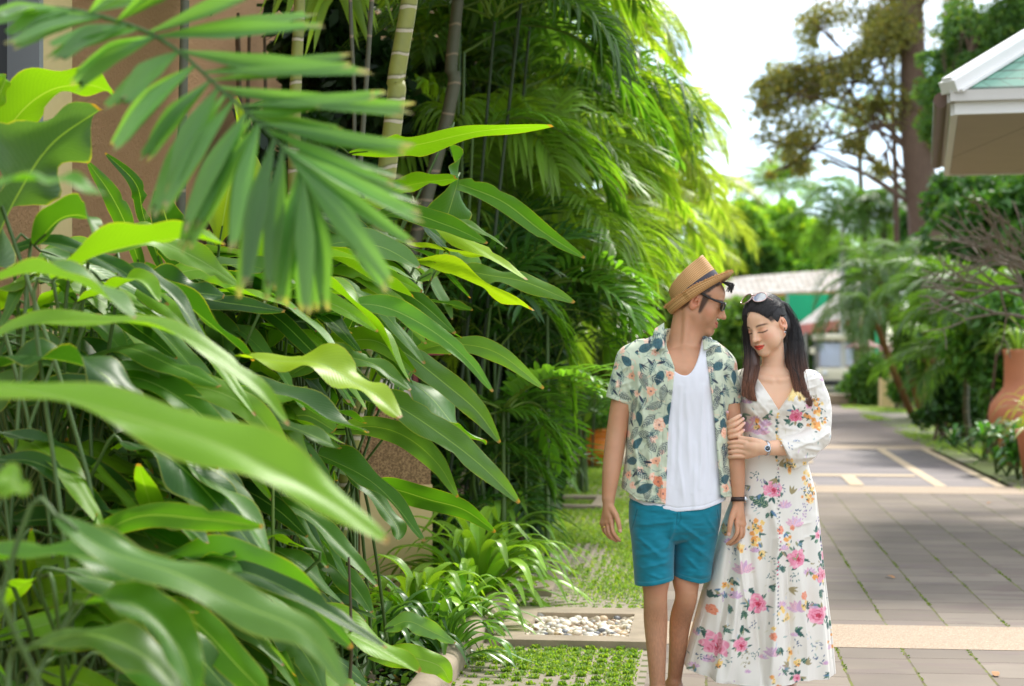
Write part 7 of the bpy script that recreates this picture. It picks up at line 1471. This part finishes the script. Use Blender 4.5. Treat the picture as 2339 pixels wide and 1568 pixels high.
# dress print -----------------------------------------------------------
cd_ = Canvas(1555, 830, 1930, 1565, (234, 228, 218), 2)
PINK, ROSE, MAUVE, YEL, ORG, DGR, BLU, OLV = (240, 150, 176), (206, 62, 92), (214, 176, 204), (246, 206, 120), (240, 166, 88), (42, 92, 84), (92, 130, 164), (160, 146, 104)
rp = random.Random(21)
def sprig(u, v, a, n=5, c=DGR, L=16, w=6):
    for i in range(n):
        aa = a+rp.uniform(-1.0, 1.0); cd_.leaf(u+rp.uniform(-4, 4), v+rp.uniform(-4, 4), aa, L*rp.uniform(.7, 1.2), w*rp.uniform(.7, 1.2), c if rp.random() < .7 else rp.choice([BLU, OLV, (84, 130, 96)]), (150, 178, 150) if rp.random() < .5 else None, 'lobed' if w > 6 else 'plain')
def rose(u, v, R, c=PINK, cc=ROSE, hi=(250, 200, 212)):
    for q in range(5): sprig(u+R*.7*math.cos(q*1.26+.4), v+R*.7*math.sin(q*1.26+.4), q*1.26+.4, 2, DGR, 14, 6)
    cd_.flower(u, v, R, c, None, 7, rp.uniform(0, 6), hi, .95, .25, int(u)); cd_.flower(u+R*.08, v+R*.05, R*.62, c, None, 5, 1, cc, .9, .3, int(v)); cd_.flower(u+R*.12, v+R*.1, R*.25, cc, (60, 40, 60), 5, 0, None, 1, .4, 3)
def lav(u, v, R): 
    for q in range(6): cd_.leaf(u, v, -PI/2+(q-2.5)*.5+rp.uniform(-.1, .1), R*1.2, R*.5, rp.choice([MAUVE, (228, 196, 218), (236, 190, 200)]), (190, 150, 190), 'plain')
def cluster(u, v, n=10, c=YEL, sp=15):
    for i in range(n): cd_.flower(u+rp.gauss(0, sp*.5), v+rp.gauss(0, sp), rp.uniform(3.5, 6), rp.choice([c, ORG, (250, 218, 150)]), (70, 100, 80) if rp.random() < .5 else None, 4, rp.uniform(0, 6), None, 1, .3, i)
    for i in range(n//2): cd_.leaf(u+rp.gauss(0, sp*.7), v+rp.gauss(0, sp), rp.uniform(0, 6), 7, 3, DGR)
def dots(u, v, n=9, c=(70, 96, 128), sp=12):
    for i in range(n): cd_.leaf(u+rp.uniform(-sp, sp), v+rp.uniform(-sp, sp), rp.uniform(0, 6), 6, 2.2, c)
k2 = lambda x, y: (1340+.3784*x, 974.6+.3784*y)       # notes were taken in an enlarged crop of the skirt
for (x, y, R) in [(1250, 780, 21), (1008, 1045, 20), (1372, 1118, 20), (758, 1300, 26), (905, 1290, 15), (1110, 372, 19), (1412, 890, 16), (1455, 780, 12), (1560, 1330, 12), (1240, 1480, 8), (1390, 650, 9)]:
    rose(*k2(x, y), R*1.15)
for (x, y, R) in [(1240, 590, 17), (1180, 480, 13), (1250, 1090, 18), (930, 860, 19), (1090, 1340, 15), (1150, 1060, 10), (720, 1400, 12), (860, 700, 10), (1330, 880, 12), (880, 1010, 12)]: lav(*k2(x, y), R*1.2)
for (x, y, n) in [(1010, 610, 16), (1345, 400, 16), (1335, 300, 8), (1490, 1290, 6), (990, 690, 8), (1110, 1500, 5), (830, 960, 5), (1470, 880, 7), (1120, 1130, 5)]: cluster(*k2(x, y), n)
for (x, y, R) in [(1148, 612, 9), (747, 1095, 11), (1292, 1003, 10), (1093, 1230, 9), (1222, 600, 6)]: cd_.flower(*k2(x, y), R, (238, 144, 112), (210, 110, 84), 5, 0, (246, 180, 150))
for (x, y, a, n) in [(1020, 420, .2, 4), (1090, 500, 1.2, 3), (1250, 690, .8, 5), (1160, 740, 1.6, 5), (870, 900, 1.5, 5), (960, 960, .4, 5), (930, 1090, 1.7, 7), (740, 1020, -1.2, 4), (810, 1190, .5, 6), (1240, 1200, .3, 6), (1400, 830, 0, 5), (1390, 980, 1.4, 7), (1310, 1080, -1, 5), (1380, 760, .5, 5), (1130, 1300, 1.4, 6), (1150, 1420, 1.2, 5), (1440, 1470, 2.6, 6), (1270, 1390, -.6, 4), (690, 1210, 1, 4), (1450, 1180, .6, 4), (1150, 820, 1.5, 5), (920, 1180, 1.4, 6), (850, 1060, 1.5, 5), (1085, 960, -.5, 3)]: sprig(*k2(x, y), a, n, DGR, 17, 7 if n > 4 else 9)
for (x, y) in [(1000, 280), (1045, 340), (1410, 560), (1110, 790), (1370, 1310), (1380, 1380), (990, 1340), (820, 1380), (1230, 880), (690, 1380), (1480, 1010), (1320, 480), (1100, 880), (1420, 700)]: dots(*k2(x, y), 10, rp.choice([(70, 96, 128), (60, 110, 110), (150, 130, 170)]), 10)
for (x, y, a) in [(1220, 400, -1.2), (1150, 230, -.4), (1200, 960, .3), (1290, 1400, -.5), (1190, 1410, -2.4), (1020, 740, .6), (1140, 310, 2.4)]:
    for q in (-.5, 0, .5): cd_.leaf(*k2(x, y), a+q, 20, 6, OLV, None, 'plain')
lf = k2(1080, 470); cd_.leaf(*lf, PI+.45, 46, 26, DGR, (196, 206, 160), 'lobed')
# bodice: yellow and pink bouquet at her left, mauve wash at her right
for (a, b, R) in [(1808, 890, 15), (1826, 905, 13), (1800, 905, 10)]: cd_.flower(a, b, R, (247, 216, 140), None, 6, 1, (250, 232, 180), 1, .3, int(a))
rose(1812, 950, 16, (232, 110, 150)); cd_.flower(1846, 925, 10, (236, 170, 196), None, 6, 0, None, 1, .4, 4)
for (a, b, t, n) in [(1836, 946, .3, 6), (1796, 958, 2.6, 4), (1800, 880, -1.2, 3), (1740, 955, .1, 6), (1752, 946, 0, 3), (1822, 968, 1.4, 4), (1700, 948, 1, 3)]: sprig(a, b, t, n, DGR, 13, 6)
for (a, b, R) in [(1712, 985, 20), (1735, 990, 18), (1745, 972, 14), (1722, 962, 12), (1715, 872, 10), (1704, 920, 9)]: lav(a, b, R)
cluster(1728, 968, 5, ORG, 6); cluster(1860, 960, 20, ORG, 17); cluster(1866, 925, 10, ORG, 9); dots(1880, 950, 9, DGR, 9); dots(1864, 905, 6, OLV, 8)
lav(1886, 870, 12); dots(1872, 850, 10, (60, 80, 120), 9); sprig(1790, 1058, .8, 7); cluster(1800, 1062, 10, YEL, 8); cluster(1878, 1052, 12, YEL, 8); sprig(1868, 1062, 2.4, 6); dots(1800, 1012, 8, (80, 110, 150), 12); dots(1708, 1000, 8, (80, 110, 150), 8)
for j in range(16): cd_.flower(1771+rp.uniform(-2, 2), 945+j*7, 3.4, rp.choice([DGR, YEL, (80, 110, 110)]), None, 5, j, None, 1, .4, j)
for j in range(40): cd_.flower(1773+rp.uniform(-1.5, 1.5)-(j*.25 if j > 22 else 0), 1060+j*9, 2.2, rp.choice([(70, 80, 110), DGR, (190, 60, 100)]), None, 5, j, None, 1, .4, j)
for i in range(75):
    a, b, t = rp.uniform(1560, 1925), rp.uniform(1100, 1560), rp.uniform(0, 6); q = rp.random()
    if q < .35: sprig(a, b, t, 3, rp.choice([DGR, OLV, BLU]), 14, 5)
    elif q < .6: dots(a, b, 8, rp.choice([(70, 96, 128), (190, 150, 190), OLV]), 9)
    elif q < .8: lav(a, b, rp.uniform(7, 12))
    else: cluster(a, b, 5, YEL, 6)
for i in range(400):
    a, b = rp.uniform(1560, 1925), rp.uniform(835, 1560); t = rp.uniform(0, 6)
    if rp.random() < .35: cd_.leaf(a, b, t, rp.uniform(6, 13), rp.uniform(2, 4), rp.choice([(206, 214, 222), (228, 208, 222), (222, 216, 196), (150, 176, 170)]))
silk = vcol_mat('printed_silk', .55, bump=.12, bscale=400, sheen=.3, spec=.35, trans=.06)
# bodice and sleeves
F_ = Field((W(1670, 0)[0], ZM-.17, W(0, 1095)[2]), (W(1915, 0)[0], ZM+.19, W(0, 830)[2]), .003)
BT = [(836, 1726, 1812, .06, .05, 2.1), (850, 1698, 1858, .06, .074, 2.2), (870, 1688, 1874, .055, .087, 2.3), (900, 1694, 1862, .048, .102, 2.3), (935, 1697, 1858, .045, .112, 2.3), (960, 1700, 1852, .05, .1, 2.3), (985, 1702, 1850, .05, .094, 2.3), (1040, 1701, 1849, .05, .094, 2.3), (1080, 1697, 1852, .05, .098, 2.3)]
F_.op(lambda X, Y, Z: loft_d(X, Y, Z, BT), (W(1680, 0)[0], ZM-.15, W(0, 1080)[2]), (W(1880, 0)[0], ZM+.2, W(0, 836)[2]), 0)
F_.ell(W(1735, 922, -.035), (.052, .04, .05), .035); F_.ell(W(1808, 918, -.035), (.052, .04, .05), .035)
F_.chain([W(1700, 868, .05), W(1690, 905, .06), W(1688, 950, .08)], [.044, .043, .045], .02)
F_.chain([W(1852, 872, .05), W(1870, 920, .045), W(1872, 965, .02), W(1868, 1000, -.02)], [.046, .048, .048, .046], .025)
F_.chain([W(1870, 996, -.015), W(1843, 1014, -.05), W(1815, 1024, -.075), W(1786, 1033, -.1)], [.044, .05, .053, .055], .02)
F_.chain([W(1845, 1035, -.05), W(1815, 1062, -.075), W(1805, 1070, -.08)], [.03, .02, .012], .03)
U_, V_ = uv_lin(F_.ax[0][:, None, None], F_.ax[2][None, None, :]); Yg = F_.ax[1][None, :, None]
# V neckline
vl = np.interp(V_, [838, 865, 900, 937], [1716, 1730, 1751, 1774]); vr = np.interp(V_, [838, 878, 910, 937], [1834, 1812, 1793, 1774])
F_.D = np.where(Yg < ZM+.03, np.maximum(F_.D, np.where(V_ < 937, np.minimum(U_-vl, vr-U_)/KP, -.1)), F_.D).astype(np.float32)
nk = W(1768, 838, .06); F_.op(lambda X, Y, Z: np.hypot((X-nk[0])*.9, Y-nk[1])-.062+0*Z, nk-[.08, .08, .05], nk+[.08, .08, .05], 0, 's')
# cuff plane
ca_, cb_ = (1771, 1004), (1812, 1082); nx, ny = (cb_[1]-ca_[1]), -(cb_[0]-ca_[0]); nl = math.hypot(nx, ny); dd = -((U_-ca_[0])*nx+(V_-ca_[1])*ny)/nl/KP
F_.D = np.where((Yg < ZM-.045) & (V_ > 985) & (U_ < 1840), np.maximum(F_.D, np.where(loft_d(F_.ax[0][:, None, None], Yg, F_.ax[2][None, None, :], BT) > .004, dd, -.1)), F_.D).astype(np.float32)
V, F = F_.mesh(); V = smooth_mesh(V, F, 1, .4); u, v = to_uv(V); del F_
WF = [((1890, 890), (1885, 990), 6, .005), ((1868, 880), (1858, 960), 5, .006), ((1850, 1010), (1890, 985), 4, .008), ((1830, 1020), (1885, 1030), 4, .007), ((1812, 1045), (1870, 1040), 4, .008), ((1800, 1020), (1850, 1005), 4, .006), ((1815, 1065), (1875, 1048), 3.5, .006),
      ((1700, 925), (1758, 985), 4, .005), ((1705, 945), (1760, 1000), 4, .004), ((1715, 905), (1765, 960), 4, .004), ((1775, 975), (1850, 985), 4, .004), ((1780, 1000), (1845, 1010), 4, .004), ((1845, 870), (1870, 862), 3, .004), ((1838, 890), (1872, 880), 3, .004), ((1700, 880), (1725, 900), 4, .003)]
fh = 1.2*fold_h(u, v, WF)+.003*vnoise(u/13, v/13, u*0, 45)+.0012*vnoise(u/6, v/6, u*0, 46)
seam = np.exp(-((u-1774+.02*(v-937))/1.2)**2)*(v > 937); fh = fh-.002*seam; V[:, 1] -= np.where(V[:, 1] < ZM+.05, fh, 0)
col = cd_.sample(u, v); VB, FB, CB = V, F, col
# skirt
rows = 290; na = 640; t = np.linspace(0, 1, rows)[:, None]; ph = np.linspace(0, 2*PI, na, endpoint=False)[None]
Lt = [[1040, 1699], [1062, 1697], [1130, 1680], [1163, 1668], [1200, 1655], [1277, 1634], [1372, 1609], [1466, 1586], [1540, 1568]]
Rt = [[1040, 1849], [1062, 1850], [1130, 1869], [1200, 1877], [1277, 1885], [1330, 1891], [1450, 1906], [1545, 1915]]
def srow(vv):
    l = np.interp(vv, *np.array(Lt).T); r = np.interp(vv, *np.array(Rt).T); return l, r
v0 = 1042; vmid = v0+t*(1550-v0); l, r = srow(vmid); cx, a = (l+r)/2, (r-l)/2; uu = cx+a*np.cos(ph)
hem = np.interp(uu, [1565, 1600, 1640, 1700, 1735, 1760, 1790, 1810, 1860, 1915], [1526, 1536, 1545, 1552, 1553, 1549, 1550, 1541, 1543, 1542]); vv = v0+t*(hem-v0)
b = np.interp(t, [0, .12, .3, 1], [.096, .115, .14, .235]); yc = .05+.03*t
sn = np.sin(ph); cn = np.cos(ph)
ex = 2/2.25; X = cx+a*np.sign(cn)*np.abs(cn)**ex; Y = yc-b*np.sign(sn)*np.abs(sn)**ex
amp = np.clip((t-.1)/.9, 0, 1)
def ridge(x): return 1-np.abs(np.sin(x))**.7*1.6
fo = amp*(.016*np.sin(ph*9+1.3+.6*np.sin(t*3))+.010*np.sin(ph*17+2*t)+.012*ridge(ph*5.5+.4))
SKF = [((1768, 1230), (1745, 1549), 9, .035), ((1755, 1150), (1780, 1260), 10, .014), ((1702, 1180), (1730, 1545), 7, -.02), ((1690, 1230), (1655, 1540), 8, .024), ((1674, 1180), (1700, 1420), 6, .02), ((1665, 1190), (1615, 1500), 8, .018), ((1790, 1260), (1795, 1545), 8, -.028), ((1860, 1180), (1880, 1535), 9, .014), ((1820, 1300), (1845, 1540), 10, .012), ((1850, 1190), (1800, 1200), 3, .004), ((1830, 1225), (1870, 1218), 3, .004), ((1740, 1120), (1690, 1200), 8, .007), ((1650, 1200), (1600, 1440), 6, -.014)]
fr2 = fold_h(X, vv, SKF)+.004*vnoise(X/22, vv/60, X*0, 51)*(.4+amp)
R_ = np.maximum(sn, 0)
Y = Y-fo*.9*sn-fr2*np.clip(R_*3, 0, 1); X2 = X+fo*KP*.5*cn*(np.abs(cn) < .97)
V = np.stack([(X2-CU)/KP, ZM+Y, CH-(vv-CV)/KP], -1).reshape(-1, 3)
i = np.arange(rows-1)[:, None]*na; j = np.arange(na)[None]; F = np.stack([i+j, i+na+j, i+na+(j+1) % na, i+(j+1) % na], -1).reshape(-1, 4)
colS = cd_.sample((X+np.where(sn < 0, 37*cn, 0)).ravel(), vv.ravel())
mkw('dress', np.vstack([VB, V]), np.vstack([FB, F+len(VB)]), silk, woman, col=np.vstack([CB, colS]))
mb = MB(); pearl = simple('pearl_buttons', (.8, .76, .7), .25)
for k, vv_ in enumerate(np.arange(948, 1250, 11.0)):
    uu_ = 1774-.02*(vv_-937); yy = -.07 if vv_ < 1040 else -.05-.045*(vv_-1040)/210
    q = np.hypot(np.vstack([VB, V])[:, 0]-W(uu_, 0)[0], np.vstack([VB, V])[:, 2]-W(0, vv_)[2]); near = np.vstack([VB, V])[q < .006]
    if len(near): yy = near[:, 1].min()-.001
    c = np.array([W(uu_, 0)[0], yy, W(0, vv_)[2]]); mb.lathe([(0, -.0035), (.0028, -.0024), (.0038, 0), (.0028, .0024), (0, .0035)], c, 8)
mb.build('buttons', pearl, woman, smooth=True)
# hair ------------------------------------------------------------------
def haircol(v_, k):
    t_ = np.clip((v_-790)/90, 0, 1)**1.2; base = np.array([.014, .010, .010]); tip = np.array([.20, .078, .038])*k; return base*(1-t_[:, None])+tip*t_[:, None]
hairm = NT('glossy_hair'); at = hairm.n('ShaderNodeAttribute', attribute_name='Col'); bs = hairm.bsdf(at.outputs['Color'], .42, **{'Specular IOR Level': .6, 'Anisotropic': .5}); hairm = hairm.done(bs.outputs[0])
F_ = Field((W(1680, 0)[0], ZM-.16, W(0, 935)[2]), (W(1865, 0)[0], ZM+.2, W(0, 660)[2]), .003)
sH = .965; RnW = FW[1]/sH
F_.ell(hw(FW, (0, -.024, .036)), [.078*sH, .0975*sH, .0855*sH], 0, RnW)
F_.ell(hw(FW, (0, -.06, -.03)), [.07*sH, .06*sH, .08*sH], .03, RnW)
F_.ell(hw(FW, (.004, .075, -.010)), [.069*sH, .080*sH, .095*sH], .006, RnW, 's')
F_.ell(hw(FW, (0, .05, -.07)), [.09*sH, .085*sH, .06*sH], .004, RnW, 's')
F_.ell(hw(FW, (.085, .005, -.012)), [.022*sH, .032*sH, .033*sH], .004, RnW, 's')
# masses behind the neck and down both sides
F_.chain([W(1790, 740, .07), W(1800, 790, .07), W(1812, 850, .03), W(1826, 895, -.02), W(1838, 920, -.04)], [.04, .034, .030, .024, .012], .015)
F_.chain([W(1775, 760, .09), W(1780, 830, .09), W(1800, 870, .05)], [.05, .05, .03], .02)
F_.chain([W(1716, 730, .03), W(1716, 780, .03), W(1718, 830, .0), W(1713, 870, -.04), W(1712, 905, -.055)], [.02, .026, .029, .026, .012], .012)
V, F = F_.mesh(); V = smooth_mesh(V, F, 2, .5); u, v = to_uv(V); del F_
V += (vnoise(u/3.0, v/60, u*0, 61)*.0016)[:, None]*np.array([.3, -1, 0])
hair_o = mkw('hair', V, F, hairm, woman, col=haircol(v, .8))
mb = MB(); rr = np.random.default_rng(9)
def ray_r(d):
    o = np.array([0, -.024, .036]); best = 0
    for c, r in (((0, -.02, .036), (.0785, .0985, .0865)), ((0, .018, -.015), (.068, .072, .087)), ((0, .03, .045), (.0625, .0605, .0525))):
        r = np.array(r); a = d/r; b = (o-np.array(c))/r; A, B, C2 = a@a, 2*a@b, b@b-1; q = B*B-4*A*C2
        if q > 0: best = max(best, (-B+math.sqrt(q))/(2*A))
    return best
def ell_l(d, k=1.0):
    d = np.asarray(d, float); d = d/np.linalg.norm(d); return np.array([0, -.024, .036])+d*(ray_r(d)+.0035+(k-1)*.09)
def ell_pt(d, k=1.0): return hw(FW, ell_l(d, k))
for i in range(2600):     # swept back from the hairline
    q = rr.uniform(-1, 1); aq = abs(q); sg = math.copysign(1, q)
    st = np.array([sg*(.98*aq**.8), .78-.50*aq**1.5, .60-.72*aq**1.6]); st = st*(1+0*q)
    if aq > .82 and sg > 0: st = np.array([.95, .22, .22])
    en = np.array([q*.75+rr.normal(0, .1), -.85, rr.uniform(-.7, .35)])
    pts = []
    bf = rr.uniform(0, 1)
    for kk in np.linspace(-.9, .25, 30):
        p_ = ell_l(st+(en-st)*kk)
        if ((p_[0]-.002)/.0685)**2+((p_[1]-.075)/.080)**2+((p_[2]+.010)/.092)**2 > 1.02 and p_[2] > .004: break
    st = st+(en-st)*kk; st = st+(en-st)*rr.uniform(0, .35)*(rr.random() < .5)
    for k in np.linspace(0, 1, 8):
        d = st*(1-k)+en*k+np.array([sg*.25*aq, 0, .6*(1-aq*.6)])*math.sin(PI*k); pts.append(ell_pt(d, 1.0+.06*math.sin(PI*min(1, k*1.5+.08))*bf))
    pts = np.array(pts)+rr.normal(0, .0006, (8, 3)); kk = rr.choice([.5, 1, 1.6, 3.0], p=[.35, .4, .2, .05]); V_, F__, U__ = tube_arr(pts, np.array([.0003, .0007, .0009, .0009, .0009, .0009, .0007, .0003])*rr.uniform(.7, 1.3), 3); mb.add(V_, F__, U__, np.tile([[.016*kk, .0115*kk, .011*kk]], (len(V_), 1)))
for sg in (1, -1):
    for i in range(900):
        s_ = rr.random(); a_ = np.array([.060, .052, .070])*(1-s_)+np.array([.076, .016, .002])*s_; p1 = np.array([.086, -.004, .030+.028*(1-s_)+rr.uniform(0, .006)]); p2 = np.array([.082, -.055+rr.normal(0, .008), .012+.03*(1-s_)]); p3 = np.array([.06, -.095, .0])
        pts = np.array([ell_pt(x*[sg, 1, 1]-np.array([0, -.024, .036]), 1+k_*rr.uniform(0, .04)) for x, k_ in ((a_, 0), (a_*.5+p1*.5, .8), (p1, 1), (p1*.5+p2*.5, 1), (p2, .6), (p3, .2))]); pts = spline(pts, 9)
        kk = rr.choice([.5, 1, 1.6, 2.6], p=[.35, .4, .2, .05]); V_, F__, U__ = tube_arr(pts, np.array([.0003, .0007, .0009, .0009, .0009, .0009, .0009, .0007, .0003]), 3); mb.add(V_, F__, U__, np.tile([[.016*kk, .0115*kk, .011*kk]], (len(V_), 1)))
GR = [[(1745, 700, .06), (1788, 712, .065), (1806, 745, .055), (1806, 790, .03), (1806, 830, -.01), (1814, 880, -.05), (1819, 914, -.07)],
      [(1745, 690, .05), (1790, 702, .06), (1812, 745, .055), (1815, 790, .04), (1820, 840, .0), (1834, 890, -.04), (1838, 917, -.055)],
      [(1745, 680, .05), (1788, 696, .06), (1815, 745, .06), (1824, 795, .05), (1833, 850, .02), (1844, 900, -.015), (1850, 928, -.03)],
      [(1750, 680, .08), (1795, 705, .1), (1817, 755, .11), (1832, 810, .1), (1843, 860, .07), (1850, 900, .02), (1853, 922, -.01)]]
GL = [[(1716, 705, -.04), (1703, 725, -.04), (1701, 755, -.03), (1704, 800, -.02), (1703, 840, -.045), (1697, 880, -.065), (1694, 902, -.07)],
      [(1720, 730, .01), (1708, 760, .02), (1710, 800, .01), (1713, 840, -.03), (1709, 880, -.062), (1712, 913, -.075)],
      [(1725, 760, .03), (1722, 790, .03), (1730, 825, -.0), (1728, 855, -.045), (1720, 885, -.07), (1728, 916, -.08)]]
def strands(gs, n, jit_, w_=.0013):
    gs = [spline([W(*p) for p in g], 12) for g in gs]
    for i in range(n):
        f = rr.uniform(0, len(gs)-1.0001); a = int(f); p = gs[a]*(1-f+a)+gs[a+1]*(f-a); j3 = rr.normal(0, jit_, 3); wv = rr.normal(0, .0025, 3)
        q = np.linspace(0, 1, 12)[:, None]; p = p+j3*(.35+.65*np.sin(PI*q**.8))+wv*np.sin(q*9+rr.uniform(0, 6))*q; 
        cut_ = int(rr.integers(10, 13)); p = p[:cut_]; v_ = to_uv(p)[1]; kk = rr.choice([.35, .7, 1.0, 1.5], p=[.25, .3, .3, .15])
        V_, F__, U__ = tube_arr(p, w_*rr.uniform(.6, 1.3)*np.linspace(1.1, .5, len(p)), 3); mb.add(V_, F__, U__, haircol(np.repeat(v_, 3), kk*1.25))
strands(GR, 3200, .0072, .00085); strands(GL, 2000, .0058, .00085)
for g in ([(1795, 758, -.02), (1798, 775, -.035), (1801, 790, -.02)], [(1788, 735, -.02), (1797, 765, -.04), (1803, 783, -.03)], [(1703, 790, -.03), (1699, 830, -.03), (1690, 858, -.03)], [(1812, 840, -.06), (1822, 855, -.07), (1826, 870, -.07)]):
    for q in range(5):
        p = spline([W(*x)+rr.normal(0, .0012, 3) for x in g], 9); V_, F__, U__ = tube_arr(p, np.linspace(.0010, .0004, 9), 4); mb.add(V_, F__, U__, np.tile([[.016, .012, .012]], (len(V_), 1)))
mb.build('hair_strands', hairm, hair_o, usecol=True, smooth=True, world=False)
hair_o.children[0].matrix_parent_inverse = Matrix.Translation(woman.location).inverted()
# sunglasses pushed up on her head, watch, earring
glass2 = NT('green_lens'); b1 = glass2.n('ShaderNodeBsdfTransparent', {0: (.16, .26, .12)}); b2 = glass2.n('ShaderNodeBsdfGlossy', {0: (.95, .95, .95), 'Roughness': .02}); mm = glass2.n('ShaderNodeMixShader', {0: .42, 1: b1.outputs[0], 2: b2.outputs[0]}); glass2 = glass2.done(mm.outputs[0])
FG = (hw(FW, (0, -.010, .040)), FW[1] @ rotx(math.radians(66)) )
glasses(FG, woman, 'sunglasses', simple('rose_metal', (.72, .5, .48), .22, .7), glass2, [W(1780, 696, -.005), W(1791, 713, .012), W(1797, 733, .022)], lz=0.0, y0=.100, rx=.029, rz=.026, rim=.0020, tempend=-.02, tz=0, temple_r=.0019)
steel = simple('steel', (.6, .6, .62), .25, 1.0)
c_ = W(1750.5, 1024, -.118); ax_ = W(1760, 1023.5, -.112)-W(1742, 1024, -.122)
mw = band_ring(c_, ax_, .0272, .0272, .011); mw.build('wristwatch', steel, woman, smooth=True)
mb = MB(); nf = np.array([.1, -1, .1]); disc(mb, c_+np.array([0, -.026, 0]), nf, .0125, .007); mb.build('watch_case', steel, woman, smooth=True)
mb = MB(); disc(mb, c_+np.array([0.0007, -.0334, .0007]), nf, .0098, .0008); mb.build('watch_dial', simple('black_dial', (.01, .01, .012), .2), woman, smooth=True)
mb = MB()
for k in range(12):
    aa = k*PI/6; p = c_+np.array([.0007+.0082*math.cos(aa), -.0345, .0007+.0082*math.sin(aa)]); mb.box(p, (.0012, .0006, .0012))
mb.tube([c_+np.array([0, -.0347, 0]), c_+np.array([.003, -.0347, .005])], .0005, 4); mb.tube([c_+np.array([0, -.0347, 0]), c_+np.array([-.005, -.0347, .002])], .0004, 4)
mb.build('watch_markings', simple('white_marks', (.85, .85, .85), .4), woman)
ea = hw(FW, (.087, .002, -.044)); mb = MB(); mb.lathe([(0, -.0045), (.0035, -.003), (.0048, 0), (.0035, .003), (0, .0045)], ea, 8); mb.build('earring', simple('crystal', (.85, .85, .9), .05, .6), woman)
